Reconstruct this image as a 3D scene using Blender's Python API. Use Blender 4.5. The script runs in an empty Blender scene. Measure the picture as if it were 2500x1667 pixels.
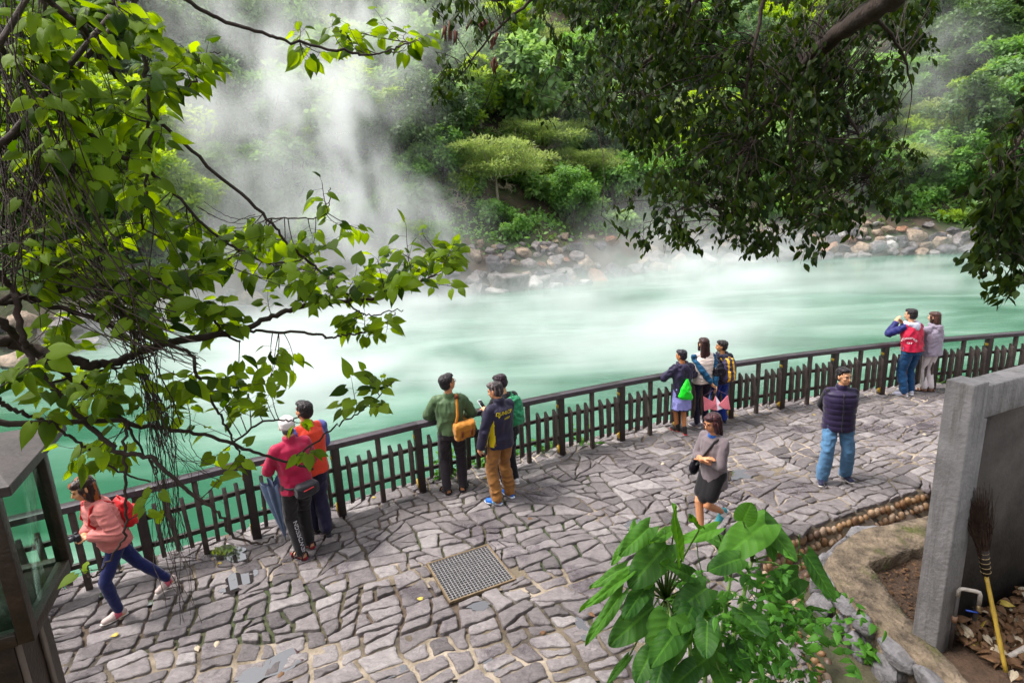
import bpy, bmesh, math, random
import numpy as np
from mathutils import Vector, Matrix
from mathutils.bvhtree import BVHTree
PI = math.pi
R = math.radians
sc = bpy.context.scene
COL = sc.collection
rng = np.random.default_rng(7)
random.seed(7)

# ------------------------------------------------------------------ camera
FPX, TH, RO, HC = 1400.0, math.atan(1400 / 5943), math.atan(265 / 5937), 3.95
Fv = np.array([0, math.cos(TH), -math.sin(TH)]); D0 = np.array([0, -math.sin(TH), -math.cos(TH)]); R0 = np.array([1., 0, 0])
Xv = math.cos(RO) * R0 + math.sin(RO) * D0
Yv = -math.sin(RO) * R0 + math.cos(RO) * D0
CP = np.array([0, 0, HC])
def ray(x, y): return Fv + (x - 1250) / FPX * Xv + (y - 833.5) / FPX * Yv
def gp(x, y, z=0.0):
    d = ray(x, y); return CP + (z - HC) / d[2] * d
def at(x, y, w): return CP + w * ray(x, y)
cam = bpy.data.cameras.new('camera'); cam_o = bpy.data.objects.new('camera', cam); COL.objects.link(cam_o)
cam.sensor_width = 36; cam.lens = 36 * FPX / 2500; cam.clip_start = 0.05; cam.clip_end = 2000
cam_o.matrix_world = Matrix(((Xv[0], -Yv[0], -Fv[0], 0), (Xv[1], -Yv[1], -Fv[1], 0), (Xv[2], -Yv[2], -Fv[2], HC), (0, 0, 0, 1)))
sc.camera = cam_o

# ------------------------------------------------------------------ noise
def _h(ix, iy, iz, seed):
    n = (ix * 374761393 + iy * 668265263 + iz * 2147483647 + seed * 1274126177) & 0xffffffff
    n = ((n ^ (n >> 13)) * 1274126177) & 0xffffffff
    return ((n ^ (n >> 16)) & 0xffff) / 65535.0
def vnoise(p, seed=0):
    p = np.asarray(p, dtype=float); i = np.floor(p).astype(np.int64); f = p - i; f = f * f * (3 - 2 * f)
    out = 0
    for dx in (0, 1):
        for dy in (0, 1):
            for dz in (0, 1):
                w = (f[..., 0] if dx else 1 - f[..., 0]) * (f[..., 1] if dy else 1 - f[..., 1]) * (f[..., 2] if dz else 1 - f[..., 2])
                out = out + w * _h(i[..., 0] + dx, i[..., 1] + dy, i[..., 2] + dz, seed)
    return out * 2 - 1
def fbm(p, o=4, seed=0):
    p = np.asarray(p, dtype=float); a, s = 1.0, 0
    for k in range(o):
        s = s + a * vnoise(p, seed + k); p = p * 2.03; a *= .5
    return s

# ------------------------------------------------------------------ mesh builder
def unit(v): v = np.asarray(v, float); return v / (np.linalg.norm(v) + 1e-12)
class MB:
    def __init__(s): s.v = []; s.f = []; s.n = 0; s.mi = []; s.t = []
    def add(s, V, Fs, mi=0, tint=None):
        V = np.asarray(V, float).reshape(-1, 3)
        s.v.append(V)
        for f in Fs: s.f.append([i + s.n for i in f])
        s.mi += [mi] * len(Fs)
        s.t += list(tint) if isinstance(tint, (list, np.ndarray)) else [tint if tint is not None else 0.5] * len(Fs)
        s.n += len(V); return s
    def addarr(s, V, Fa, tint):           # many copies of equal polygons, arrays
        s.v.append(V); s.f += (Fa + s.n).tolist(); s.mi += [0] * len(Fa); s.t += list(tint); s.n += len(V)
    def mesh(s, name, mats, smooth=True):
        me = bpy.data.meshes.new(name)
        V = np.concatenate(s.v) if s.v else np.zeros((0, 3))
        me.vertices.add(len(V)); me.vertices.foreach_set('co', V.astype(np.float32).ravel())
        tot = np.array([len(f) for f in s.f], np.int32)
        me.loops.add(int(tot.sum())); me.loops.foreach_set('vertex_index', np.concatenate([np.asarray(f, np.int32) for f in s.f]))
        me.polygons.add(len(tot)); st = np.concatenate([[0], np.cumsum(tot)[:-1]]).astype(np.int32)
        me.polygons.foreach_set('loop_start', st); me.polygons.foreach_set('loop_total', tot)
        me.polygons.foreach_set('material_index', np.array(s.mi, np.int32))
        me.polygons.foreach_set('use_smooth', np.full(len(tot), smooth, bool))
        at_ = me.attributes.new('tint', 'FLOAT', 'FACE'); at_.data.foreach_set('value', np.array(s.t, np.float32))
        for m in (mats if isinstance(mats, (list, tuple)) else [mats]): me.materials.append(m)
        me.update(calc_edges=True); me.validate(); return me
    # shapes
    def box(s, c, d, rot=None, mi=0, tint=None, taper=None):
        x, y, z = np.asarray(d, float) / 2
        V = np.array([(a * x, b * y, e * z) for e in (-1, 1) for b in (-1, 1) for a in (-1, 1)])
        if taper: V[4:, :2] *= np.array(taper)
        if rot is not None: V = V @ np.asarray(rot).T
        return s.add(V + np.asarray(c), [(0, 2, 3, 1), (4, 5, 7, 6), (0, 1, 5, 4), (2, 6, 7, 3), (0, 4, 6, 2), (1, 3, 7, 5)], mi, tint)
    def tube(s, P, r, n=6, mi=0, tint=None, cap=True):
        P = np.asarray(P, float); m = len(P); r = np.broadcast_to(np.asarray(r, float), (m,))
        T = np.gradient(P, axis=0); T /= np.linalg.norm(T, axis=1)[:, None] + 1e-9
        up = np.array([0, 0, 1.]) if abs(T[0][2]) < .9 else np.array([1., 0, 0])
        N = unit(np.cross(T[0], up)); V = []
        a = np.arange(n) / n * 2 * PI
        for i in range(m):
            N = unit(N - T[i] * (N @ T[i])); B = np.cross(T[i], N)
            V.append(P[i] + r[i] * (np.cos(a)[:, None] * N + np.sin(a)[:, None] * B))
        Fs = [(i * n + j, i * n + (j + 1) % n, (i + 1) * n + (j + 1) % n, (i + 1) * n + j) for i in range(m - 1) for j in range(n)]
        if cap: Fs += [tuple(range(n - 1, -1, -1)), tuple((m - 1) * n + j for j in range(n))]
        return s.add(np.concatenate(V), Fs, mi, tint)
    def ell(s, c, r, rot=None, n=14, m=9, mi=0, tint=None):
        V = [(0, 0, -1)]
        for i in range(1, m):
            ph = -PI / 2 + PI * i / m
            V += [(math.cos(ph) * math.cos(2 * PI * j / n), math.cos(ph) * math.sin(2 * PI * j / n), math.sin(ph)) for j in range(n)]
        V.append((0, 0, 1)); V = np.array(V) * np.asarray(r, float)
        if rot is not None: V = V @ np.asarray(rot).T
        Fs = [(0, 1 + (j + 1) % n, 1 + j) for j in range(n)]
        for i in range(m - 2):
            Fs += [(1 + i * n + j, 1 + i * n + (j + 1) % n, 1 + (i + 1) * n + (j + 1) % n, 1 + (i + 1) * n + j) for j in range(n)]
        k = 1 + (m - 2) * n; Fs += [(k + j, k + (j + 1) % n, k + n) for j in range(n)]
        return s.add(V + np.asarray(c), Fs, mi, tint)
    def cap(s, a, b, ra, rb, n=12, flat=1.0, side=None, mi=0):   # tapered capsule, optional flattening along side
        a = np.asarray(a, float); b = np.asarray(b, float); T = unit(b - a)
        u = np.asarray(side, float) if side is not None else (np.array([1., 0, 0]) if abs(T[0]) < .8 else np.array([0, 1., 0]))
        N = unit(u - T * (u @ T)); B = np.cross(T, N); an = np.arange(n) / n * 2 * PI; V = []
        rows = [(a, ra, -1), (a, ra, -.7), (a, ra, -.35), (a, ra, 0), (b, rb, 0), (b, rb, .35), (b, rb, .7), (b, rb, 1)]
        for c, r, k in rows:
            q = math.sqrt(max(0, 1 - k * k)); q = max(q, .02)
            V.append(c + T * (k * r) + q * r * (flat * np.cos(an)[:, None] * N + np.sin(an)[:, None] * B))
        m = len(rows)
        Fs = [(i * n + j, i * n + (j + 1) % n, (i + 1) * n + (j + 1) % n, (i + 1) * n + j) for i in range(m - 1) for j in range(n)]
        Fs += [tuple(range(n - 1, -1, -1)), tuple((m - 1) * n + j for j in range(n))]
        return s.add(np.concatenate(V), Fs, mi)
    def loft(s, secs, n=20, mi=0, power=2.0):     # secs: (centre, rx vec, ry vec)
        an = np.arange(n) / n * 2 * PI; V = []
        cx = np.sign(np.cos(an)) * np.abs(np.cos(an)) ** (2 / power); sx = np.sign(np.sin(an)) * np.abs(np.sin(an)) ** (2 / power)
        for c, ux, uy in secs: V.append(np.asarray(c) + cx[:, None] * np.asarray(ux) + sx[:, None] * np.asarray(uy))
        m = len(secs)
        Fs = [(i * n + j, i * n + (j + 1) % n, (i + 1) * n + (j + 1) % n, (i + 1) * n + j) for i in range(m - 1) for j in range(n)]
        Fs += [tuple(range(n - 1, -1, -1)), tuple((m - 1) * n + j for j in range(n))]
        return s.add(np.concatenate(V), Fs, mi)

def obj(name, mb, mats, parent=None, smooth=True, loc=None):
    me = mb if isinstance(mb, bpy.types.Mesh) else mb.mesh(name, mats, smooth)
    o = bpy.data.objects.new(name, me); COL.objects.link(o)
    if parent: o.parent = parent
    if loc is not None: o.location = loc
    return o
def tag(o, label=None, cat=None, group=None, kind=None):
    if label: o['label'] = label
    if cat: o['category'] = cat
    if group: o['group'] = group
    if kind: o['kind'] = kind
    return o
def thing(name, label, cat, loc=(0, 0, 0), rz=0, group=None):
    o = bpy.data.objects.new(name, None); COL.objects.link(o); o.location = loc; o.rotation_euler = (0, 0, rz)
    o.empty_display_size = .1
    return tag(o, label, cat, group)
def copy_tree(o, parent=None):
    c = o.copy(); COL.objects.link(c)
    if parent: c.parent = parent
    for ch in list(o.children): copy_tree(ch, c)
    return c
def struct(name, mb, mats, smooth=True):
    return tag(obj(name, mb, mats, None, smooth), kind='structure')
def bevelled(o, w=.006, seg=2):
    m = o.modifiers.new('bevel', 'BEVEL'); m.width = w; m.segments = seg; m.limit_method = 'ANGLE'; return o

# ------------------------------------------------------------------ materials
def lin(c):
    if isinstance(c, str): c = [int(c[i:i + 2], 16) / 255 for i in (1, 3, 5)]
    return [x / 12.92 if x <= .04045 else ((x + .055) / 1.055) ** 2.4 for x in c]
class NT:
    def __init__(s, m): s.nt = m.node_tree; s.N = s.nt.nodes
    def n(s, t, **kw):
        nd = s.N.new(t)
        for k, v in kw.items(): setattr(nd, k, v)
        return nd
    def l(s, a, b): s.nt.links.new(a, b)
def vary(T, base, scale=8, amt=.25, detail=5, coord='Object', src=None, dark=None):
    """base colour broken up by noise; returns a colour socket"""
    tc = T.n('ShaderNodeTexCoord'); nz = T.n('ShaderNodeTexNoise'); nz.inputs['Scale'].default_value = scale; nz.inputs['Detail'].default_value = detail
    nz.inputs['Roughness'].default_value = .65
    T.l(tc.outputs[coord], nz.inputs['Vector'])
    mx = T.n('ShaderNodeMix', data_type='RGBA')
    c = np.array(base[:3])
    mx.inputs[6].default_value = (*np.clip(c * (1 - amt) if dark is None else np.array(dark), 0, 1), 1); mx.inputs[7].default_value = (*np.clip(c * (1 + amt), 0, 1), 1)
    mr = T.n('ShaderNodeMapRange'); mr.inputs[1].default_value = .3; mr.inputs[2].default_value = .7
    T.l(nz.outputs[0], mr.inputs[0]); T.l(mr.outputs[0], mx.inputs[0]); return mx.outputs[2], nz, tc
def mat(name, c, rough=.7, amt=.2, scale=8, bump=.15, bscale=None, spec=.5, metal=0, sheen=0, coat=0, trans=0, alpha=1, bdist=.02):
    m = bpy.data.materials.new(name); m.use_nodes = True; T = NT(m); b = T.N['Principled BSDF']
    c = lin(c) if isinstance(c, str) else list(c)
    b.inputs['Roughness'].default_value = rough; b.inputs['Specular IOR Level'].default_value = spec; b.inputs['Metallic'].default_value = metal
    b.inputs['Sheen Weight'].default_value = sheen; b.inputs['Coat Weight'].default_value = coat; b.inputs['Transmission Weight'].default_value = trans
    col, nz, tc = vary(T, c, scale, amt); T.l(col, b.inputs['Base Color'])
    if bump:
        n2 = T.n('ShaderNodeTexNoise'); n2.inputs['Scale'].default_value = bscale or scale * 4; n2.inputs['Detail'].default_value = 6
        T.l(tc.outputs['Object'], n2.inputs['Vector'])
        bp = T.n('ShaderNodeBump'); bp.inputs['Strength'].default_value = bump; bp.inputs['Distance'].default_value = bdist
        T.l(n2.outputs[0], bp.inputs['Height']); T.l(bp.outputs[0], b.inputs['Normal'])
    return m
def leafmat(name, c, c2, trans=.4, rough=.45, spec=.5, tcol=None, bump=0):
    """leaf: two colours mixed by the per-leaf tint, part translucent"""
    m = bpy.data.materials.new(name); m.use_nodes = True; T = NT(m); b = T.N['Principled BSDF']; out = T.N['Material Output']
    a = T.n('ShaderNodeAttribute', attribute_name='tint'); mx = T.n('ShaderNodeMix', data_type='RGBA')
    oi = T.n('ShaderNodeObjectInfo')
    ad = T.n('ShaderNodeMath', operation='MULTIPLY_ADD'); ad.inputs[1].default_value = .35; T.l(oi.outputs['Random'], ad.inputs[0])
    sb = T.n('ShaderNodeMath', operation='SUBTRACT'); T.l(a.outputs['Fac'], ad.inputs[2]); T.l(ad.outputs[0], sb.inputs[0]); sb.inputs[1].default_value = .17
    sb.use_clamp = True
    T.l(sb.outputs[0], mx.inputs[0]); mx.inputs[6].default_value = (*c, 1); mx.inputs[7].default_value = (*c2, 1)
    T.l(mx.outputs[2], b.inputs['Base Color']); b.inputs['Roughness'].default_value = rough; b.inputs['Specular IOR Level'].default_value = spec
    tr = T.n('ShaderNodeBsdfTranslucent'); hs = T.n('ShaderNodeHueSaturation'); hs.inputs['Hue'].default_value = .482; hs.inputs['Saturation'].default_value = 1.15; hs.inputs['Value'].default_value = 1.7
    T.l(mx.outputs[2], hs.inputs['Color']); T.l(hs.outputs[0], tr.inputs['Color'])
    ms = T.n('ShaderNodeMixShader'); ms.inputs[0].default_value = trans; T.l(b.outputs[0], ms.inputs[1]); T.l(tr.outputs[0], ms.inputs[2]); T.l(ms.outputs[0], out.inputs['Surface'])
    return m
M = {}
M['bark'] = mat('bark', (.045, .03, .022), .9, .45, 14, .6, 40)
M['bark_dark'] = mat('bark_dark', (.03, .017, .012), .85, .4, 14, .6, 40)
M['bark_pale'] = mat('bark_pale', (.30, .25, .20), .9, .3, 10, .3)
M['wood_dark'] = mat('wood_dark', (.030, .021, .018), .42, .4, 12, .25, 60, spec=.5)
M['wood_picket'] = mat('wood_picket', (.070, .052, .045), .6, .45, 12, .25, 60, spec=.35)
M['wood_top'] = mat('wood_top', (.045, .034, .042), .30, .4, 12, .2, 60, spec=.6)

# ------------------------------------------------------------------ light
SUN_EL, SUN_AZ = R(60), R(-85)     # azimuth from +Y towards +X
w = bpy.data.worlds.new('World'); sc.world = w; w.use_nodes = True
T = NT(w); bg = T.N['Background']; sky = T.n('ShaderNodeTexSky', sky_type='NISHITA'); sky.sun_disc = False
sky.sun_elevation = SUN_EL; sky.sun_rotation = SUN_AZ; sky.air_density = 1.0; sky.dust_density = 4.0; sky.ozone_density = 1.0
hs = T.n('ShaderNodeHueSaturation'); hs.inputs['Saturation'].default_value = .22
T.l(sky.outputs[0], hs.inputs['Color']); T.l(hs.outputs[0], bg.inputs[0]); bg.inputs[1].default_value = .15
sl = bpy.data.lights.new('sun', 'SUN'); sl.energy = 1.5; sl.angle = R(14); sl.color = (1, .96, .9)
so = bpy.data.objects.new('sun', sl); COL.objects.link(so)
sd = Vector((math.sin(SUN_AZ) * math.cos(SUN_EL), math.cos(SUN_AZ) * math.cos(SUN_EL), math.sin(SUN_EL)))
so.rotation_euler = (-sd).to_track_quat('-Z', 'Y').to_euler(); so.location = (0, 0, 60)
sc.view_settings.view_transform = 'Standard'; sc.view_settings.look = 'None'; sc.view_settings.gamma = 1; sc.view_settings.exposure = 1.3
cy = sc.cycles; cy.max_bounces = 6; cy.diffuse_bounces = 3; cy.glossy_bounces = 3; cy.transmission_bounces = 4; cy.transparent_max_bounces = 8; cy.volume_bounces = 3
cy.volume_step_rate = 2.0; cy.use_denoising = True; cy.caustics_reflective = False; cy.caustics_refractive = False
# ================================================================== SETTING
ZW = -1.6                                   # water level
FEN = np.array([(-11.2, 2.0), (-7.65, 3.9), (-6.45, 4.65), (-5.35, 5.35), (-4.32, 5.96), (-3.35, 6.57), (-2.4, 7.04), (-1.4, 7.63), (-.35, 8.13), (.72, 8.63), (1.78, 9.10), (2.85, 9.53),
                (3.94, 9.92), (5.04, 10.26), (6.15, 10.53), (7.27, 10.78), (8.42, 10.97), (9.58, 11.12), (10.74, 11.25), (11.9, 11.36), (13.06, 11.45), (14.2, 11.5)])
def yF(x): return np.interp(x, FEN[:, 0], FEN[:, 1])
SHORE = np.array([(-60, -30), (-40, 2), (-27, 14), (-21, 22.6), (-17, 31), (-12.5, 35.5), (-6, 37.2), (0.2, 38.6), (4.5, 40.2), (8.5, 44.0), (14, 48.4), (20, 49.2), (28, 49.6), (37, 49.0), (60, 46), (120, 30)], float)
def shore_sd(x, y):
    """signed distance inland of the far shoreline (positive on the bank)"""
    x = np.asarray(x, float); y = np.asarray(y, float); best = np.full(x.shape, 1e9); sg = np.ones(x.shape)
    for a, b in zip(SHORE[:-1], SHORE[1:]):
        d = b - a; L2 = d @ d; t = np.clip(((x - a[0]) * d[0] + (y - a[1]) * d[1]) / L2, 0, 1)
        px, py = a[0] + t * d[0], a[1] + t * d[1]; dd = np.hypot(x - px, y - py)
        cr = d[0] * (y - a[1]) - d[1] * (x - a[0]); m = dd < best
        best = np.where(m, dd, best); sg = np.where(m, np.sign(cr), sg)
    return best * sg
PE = np.array([gp(*p)[:2] for p in [(2500, 1090), (2265, 1187), (2150, 1225), (1952, 1294), (1880, 1330), (1850, 1400), (1890, 1490), (1945, 1570), (2010, 1680)]] + [[2.45, 3.2], [2.45, 2.6]])
PE_D = np.concatenate([PE[i] + (PE[i + 1] - PE[i]) * np.linspace(0, 1, 20)[:, None] for i in range(len(PE) - 1)])
def path_edge_x(y): return np.interp(y, PE[::-1, 1], PE[::-1, 0])
def bank_h(s, x, y):
    n = fbm(np.stack([x * .09, y * .09, 0 * x], -1), 4, 3)
    n2 = fbm(np.stack([x * .5, y * .5, 0 * x + 4], -1), 3, 9)
    h = np.interp(s, [-6, -2, 0, 1.2, 3.5, 8, 14, 24, 45, 70, 120, 600], [-2.6, -2.2, -1.75, -.9, .7, 2.3, 6.5, 15, 33, 47, 60, 90])
    return h + np.clip(s / 8, 0, 1) * n * 1.6 + np.clip(s / 3, .1, 1) * n2 * .22
def ground_h(x, y):
    x = np.asarray(x, float); y = np.asarray(y, float)
    s = shore_sd(x, y)
    far = bank_h(s, x, y)
    d = y - (yF(x) + .45)                                            # beyond the fence
    near = np.interp(d, [-50, 0, .35, 1.5, 3], [-.035, -.035, -.25, -1.7, -2.3])
    edge = np.where(y < yF(x) + 1.5, fbm(np.stack([x * 1.5, y * 1.5, 0 * x], -1), 3, 5) * .06 * np.clip((d + .3) / .4, 0, 1), 0)
    near = near + edge
    terr = np.interp(y, [-30, .8, 3.3], [2.6, 2.3, -.06])               # terrace the viewer stands on
    near = np.where((y < 3.3), np.maximum(near, terr), near)
    g = (x > path_edge_x(y) + .03) & (y < 8.2) & (y > 3.3) & (x < 9)       # gutter and planter lie lower
    near = np.where(g, -.36, near)
    return np.where(d < 6, np.where(s > -1, np.maximum(near, far), near), far)
def axis(pieces):
    o = []
    for a, b, st in pieces: o += list(np.arange(a, b, st))
    return np.array(o + [pieces[-1][1]])
gx = axis([(-900, -120, 60), (-120, -50, 5), (-50, -12, 1.0), (-12, 14, .35), (14, 60, 1.0), (60, 120, 5), (120, 900, 60)])
gy = axis([(-300, -30, 45), (-30, 0, 3), (0, 13, .35), (13, 30, 1.0), (30, 100, 1.0), (100, 160, 5), (160, 900, 60)])
GX, GY = np.meshgrid(gx, gy); GZ = ground_h(GX, GY)
nx, ny = len(gx), len(gy)
tb = MB(); ii = (np.arange(ny - 1)[:, None] * nx + np.arange(nx - 1)[None]).ravel()
tb.addarr(np.stack([GX, GY, GZ], -1).reshape(-1, 3), np.stack([ii, ii + 1, ii + nx + 1, ii + nx], -1), np.full(len(ii), .5))
def ground_mat():
    m = bpy.data.materials.new('earth'); m.use_nodes = True; T = NT(m); b = T.N['Principled BSDF']
    c1, n1, tc = vary(T, (.085, .06, .042), .5, .5, 8); c2, n2, _ = vary(T, (.035, .05, .016), 1.3, .5, 8)
    n3 = T.n('ShaderNodeTexNoise'); n3.inputs['Scale'].default_value = .22; n3.inputs['Detail'].default_value = 6; T.l(tc.outputs['Object'], n3.inputs['Vector'])
    mr = T.n('ShaderNodeMapRange'); mr.inputs[1].default_value = .45; mr.inputs[2].default_value = .55; T.l(n3.outputs[0], mr.inputs[0])
    mx = T.n('ShaderNodeMix', data_type='RGBA'); T.l(mr.outputs[0], mx.inputs[0]); T.l(c1, mx.inputs[6]); T.l(c2, mx.inputs[7]); T.l(mx.outputs[2], b.inputs['Base Color'])
    b.inputs['Roughness'].default_value = .95
    n4 = T.n('ShaderNodeTexNoise'); n4.inputs['Scale'].default_value = 9; n4.inputs['Detail'].default_value = 8; T.l(tc.outputs['Object'], n4.inputs['Vector'])
    bp = T.n('ShaderNodeBump'); bp.inputs['Strength'].default_value = .8; bp.inputs['Distance'].default_value = .06; T.l(n4.outputs[0], bp.inputs['Height']); T.l(bp.outputs[0], b.inputs['Normal'])
    return m
M['earth'] = ground_mat()
struct('ground', tb, M['earth'])

# ---- the hot pond: one sheet of milky jade water
def water_mat():
    m = bpy.data.materials.new('jade_water'); m.use_nodes = True; T = NT(m); b = T.N['Principled BSDF']
    tc = T.n('ShaderNodeTexCoord'); mp = T.n('ShaderNodeMapping'); mp.inputs['Scale'].default_value = (.05, .16, 1); T.l(tc.outputs['Object'], mp.inputs[0])
    nz = T.n('ShaderNodeTexNoise'); nz.inputs['Scale'].default_value = 1.9; nz.inputs['Detail'].default_value = 7; nz.inputs['Distortion'].default_value = .8; T.l(mp.outputs[0], nz.inputs['Vector'])
    cr = T.n('ShaderNodeValToRGB'); e = cr.color_ramp.elements; e[0].position = .40; e[0].color = (.026, .112, .064, 1); e[1].position = .66; e[1].color = (.17, .275, .215, 1)
    k = cr.color_ramp.elements.new(.52); k.color = (.080, .190, .130, 1)
    T.l(nz.outputs[0], cr.inputs[0]); T.l(cr.outputs[0], b.inputs['Base Color'])
    b.inputs['Roughness'].default_value = .16; b.inputs['IOR'].default_value = 1.33
    mp2 = T.n('ShaderNodeMapping'); mp2.inputs['Scale'].default_value = (.8, 2.2, 1); T.l(tc.outputs['Object'], mp2.inputs[0])
    n2 = T.n('ShaderNodeTexNoise'); n2.inputs['Scale'].default_value = 1.5; n2.inputs['Detail'].default_value = 6; T.l(mp2.outputs[0], n2.inputs['Vector'])
    bp = T.n('ShaderNodeBump'); bp.inputs['Strength'].default_value = .10; bp.inputs['Distance'].default_value = .2; T.l(n2.outputs[0], bp.inputs['Height']); T.l(bp.outputs[0], b.inputs['Normal'])
    return m
wb = MB(); wb.add([(-120, -20, ZW), (140, -20, ZW), (140, 62, ZW), (-120, 62, ZW)], [(0, 1, 2, 3)])
struct('water', wb, water_mat())

# ---- paving: every stone modelled, in one sheet
def clip_half(poly, p, n):
    out = []; L = len(poly)
    for i in range(L):
        a, b = poly[i], poly[(i + 1) % L]; da = (a - p) @ n; db = (b - p) @ n
        if da <= 0: out.append(a)
        if (da < 0 < db) or (db < 0 < da): out.append(a + (b - a) * (da / (da - db)))
    return out
GRATE = [gp(*p)[:2] for p in [(1047, 1379), (1188, 1334), (1252, 1408), (1105, 1467)]]
GC = np.mean(GRATE, axis=0)
def build_paving():
    """crazy paving: the walk is split again and again by straight cuts, then bent a little"""
    r2 = np.random.default_rng(5); mb = MB(); cells = []
    ca, sa = math.cos(R(24)), math.sin(R(24))
    def area_(q): q = np.array(q); return .5 * abs(np.sum(q[:, 0] * np.roll(q[:, 1], -1) - q[:, 1] * np.roll(q[:, 0], -1)))
    def split(q, lim):
        A_ = np.array(q); c = A_.mean(0)
        if c[0] < -11 or c[0] > 16 or c[1] > 13.5:
            if area_(q) < 2: return
        a = area_(q)
        if a < lim: cells.append(q); return
        d = A_ - c; ex = d @ [ca, sa]; ey = d @ [-sa, ca]; sx, sy = np.ptp(ex), np.ptp(ey) * 1.28
        th = R(24) + (0 if sx > sy else PI / 2) + r2.normal(0, .05 if a > 2 else (.16 if c[1] < 5.7 else .30)); n = np.array([math.cos(th), math.sin(th)])
        pr = d @ n; t = pr.min() + np.ptp(pr) * r2.uniform(.36, .64); p = c + n * t
        for sg in (1, -1):
            h = clip_half(q, p, n * sg)
            if len(h) > 2: split(h, r2.uniform(.044, .10) if c[1] < 6 else r2.uniform(.034, .10))
    split([np.array(v, float) for v in [(-14, 1.5), (19, 1.5), (19, 14.5), (-14, 14.5)]], .1)
    for i, q in enumerate(cells):
        pts = []
        for a, b in zip(q, q[1:] + q[:1]):
            m = max(1, int(np.hypot(*(b - a)) / .035))
            for k in range(m): pts.append(a + (b - a) * (k / m))
        q = np.array(pts); z_ = 0 * q[:, 0]
        for fr, am, sd in ((.9, .13, 1), (2.6, .05, 5), (7., .016, 9)): q = q + am * np.stack([vnoise(np.stack([q[:, 0] * fr, q[:, 1] * fr, z_], -1), sd), vnoise(np.stack([q[:, 0] * fr, q[:, 1] * fr, z_ + 7.7], -1), sd + 1)], -1)
        p = c = q.mean(0)
        if not (-9.6 < c[0] < 15 and 2.75 < c[1]) or c[1] > yF(c[0]) + .62: continue
        q = list(q)
        def cut(q, edgef, nrm_sign):
            c_ = np.mean(q, axis=0); t = unit([1, (yF(c_[0] + .05) - yF(c_[0] - .05)) / .1]); return clip_half(q, np.array([c_[0], yF(c_[0]) + .42]), np.array([-t[1], t[0]]))
        q = cut(q, None, 0)
        if len(q) < 3: continue
        if c[1] < 8.2:
            j = int(np.argmin(np.linalg.norm(PE_D - c, axis=1))); j2 = min(j, len(PE_D) - 2); t = unit(PE_D[j2 + 1] - PE_D[j2]); nn = np.array([-t[1], t[0]])
            if nn @ (np.array([4.2, 5.2]) - PE_D[j]) < 0: nn = -nn
            if np.linalg.norm(PE_D[j] - c) < .6: q = clip_half(q, PE_D[j] + nn * .01, nn)
            elif (c - PE_D[j]) @ nn > 0: continue
            if len(q) < 3: continue
        c = np.mean(q, axis=0)
        if np.hypot(*(c - GC)) < 1.1:
            best = None
            for a, b in zip(GRATE, GRATE[1:] + GRATE[:1]):
                d = unit(b - a); n = np.array([d[1], -d[0]])
                if n @ (GC - a) > 0: n = -n
                dist = max((np.array(q) - a) @ n) * .3 + (c - a) @ n
                if best is None or dist > best[0]: best = (dist, a, n)
            q = clip_half(q, best[1] + best[2] * .03, -best[2])
            if len(q) < 3: continue
        q = np.array(q); c = q.mean(0)
        area = .5 * abs(np.sum(q[:, 0] * np.roll(q[:, 1], -1) - q[:, 1] * np.roll(q[:, 0], -1)))
        if area < .008: continue
        joint = .010 + abs(r2.normal(0, .006)) + (.006 if p[1] < 5.6 else 0)
        pts = []
        for a, b in zip(q, np.roll(q, -1, axis=0)):
            m = max(1, int(np.hypot(*(b - a)) / .05))
            for k in range(m): pts.append(a + (b - a) * (k / m))
        pts = np.array(pts)
        if len(pts) < 5: continue
        pts = pts * .6 + .2 * (np.roll(pts, 1, 0) + np.roll(pts, -1, 0))
        d = pts - c; L = np.hypot(d[:, 0], d[:, 1])[:, None]
        wob = fbm(np.stack([pts[:, 0] * 14, pts[:, 1] * 14, 0 * pts[:, 0] + i], -1), 3, 2)[:, None]
        pts = c + d / L * (L - joint + wob * .009)
        z0 = r2.normal(0, .004) + .006 * vnoise([[p[0] * .9, p[1] * .9, 3]], 4)[0]; tilt = r2.normal(0, .018, 2)
        rough = .010 if p[1] < 6 else .006
        rings = [(1.0, -.045), (.994, -.006), (.965, .0), (.72, .002), (.42, .003)]
        V = []; n = len(pts)
        for k, dz in rings:
            r_ = c + (pts - c) * k
            z = z0 + dz + (r_ - c) @ tilt
            if dz > -.04:
                z = z + rough * fbm(np.stack([r_[:, 0] * 9, r_[:, 1] * 9, 0 * z + i * .37], -1), 3, 8) * (1 if k < .95 else .8)
            V.append(np.column_stack([r_, z]))
        V.append(np.array([[c[0], c[1], z0 + .003]]))
        V = np.concatenate(V); m = len(rings)
        F = [(a * n + j, a * n + (j + 1) % n, (a + 1) * n + (j + 1) % n, (a + 1) * n + j) for a in range(m - 1) for j in range(n)]
        F += [((m - 1) * n + j, (m - 1) * n + (j + 1) % n, m * n) for j in range(n)]
        s2 = np.sum((np.roll(pts, -1, 0) - pts)[:, 0] * (np.roll(pts, -1, 0) + pts)[:, 1])
        if s2 > 0: F = [f[::-1] for f in F]
        mb.add(V, F, 0, float(np.clip(r2.normal(.55, .28), 0, 1)))
    return mb
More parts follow.
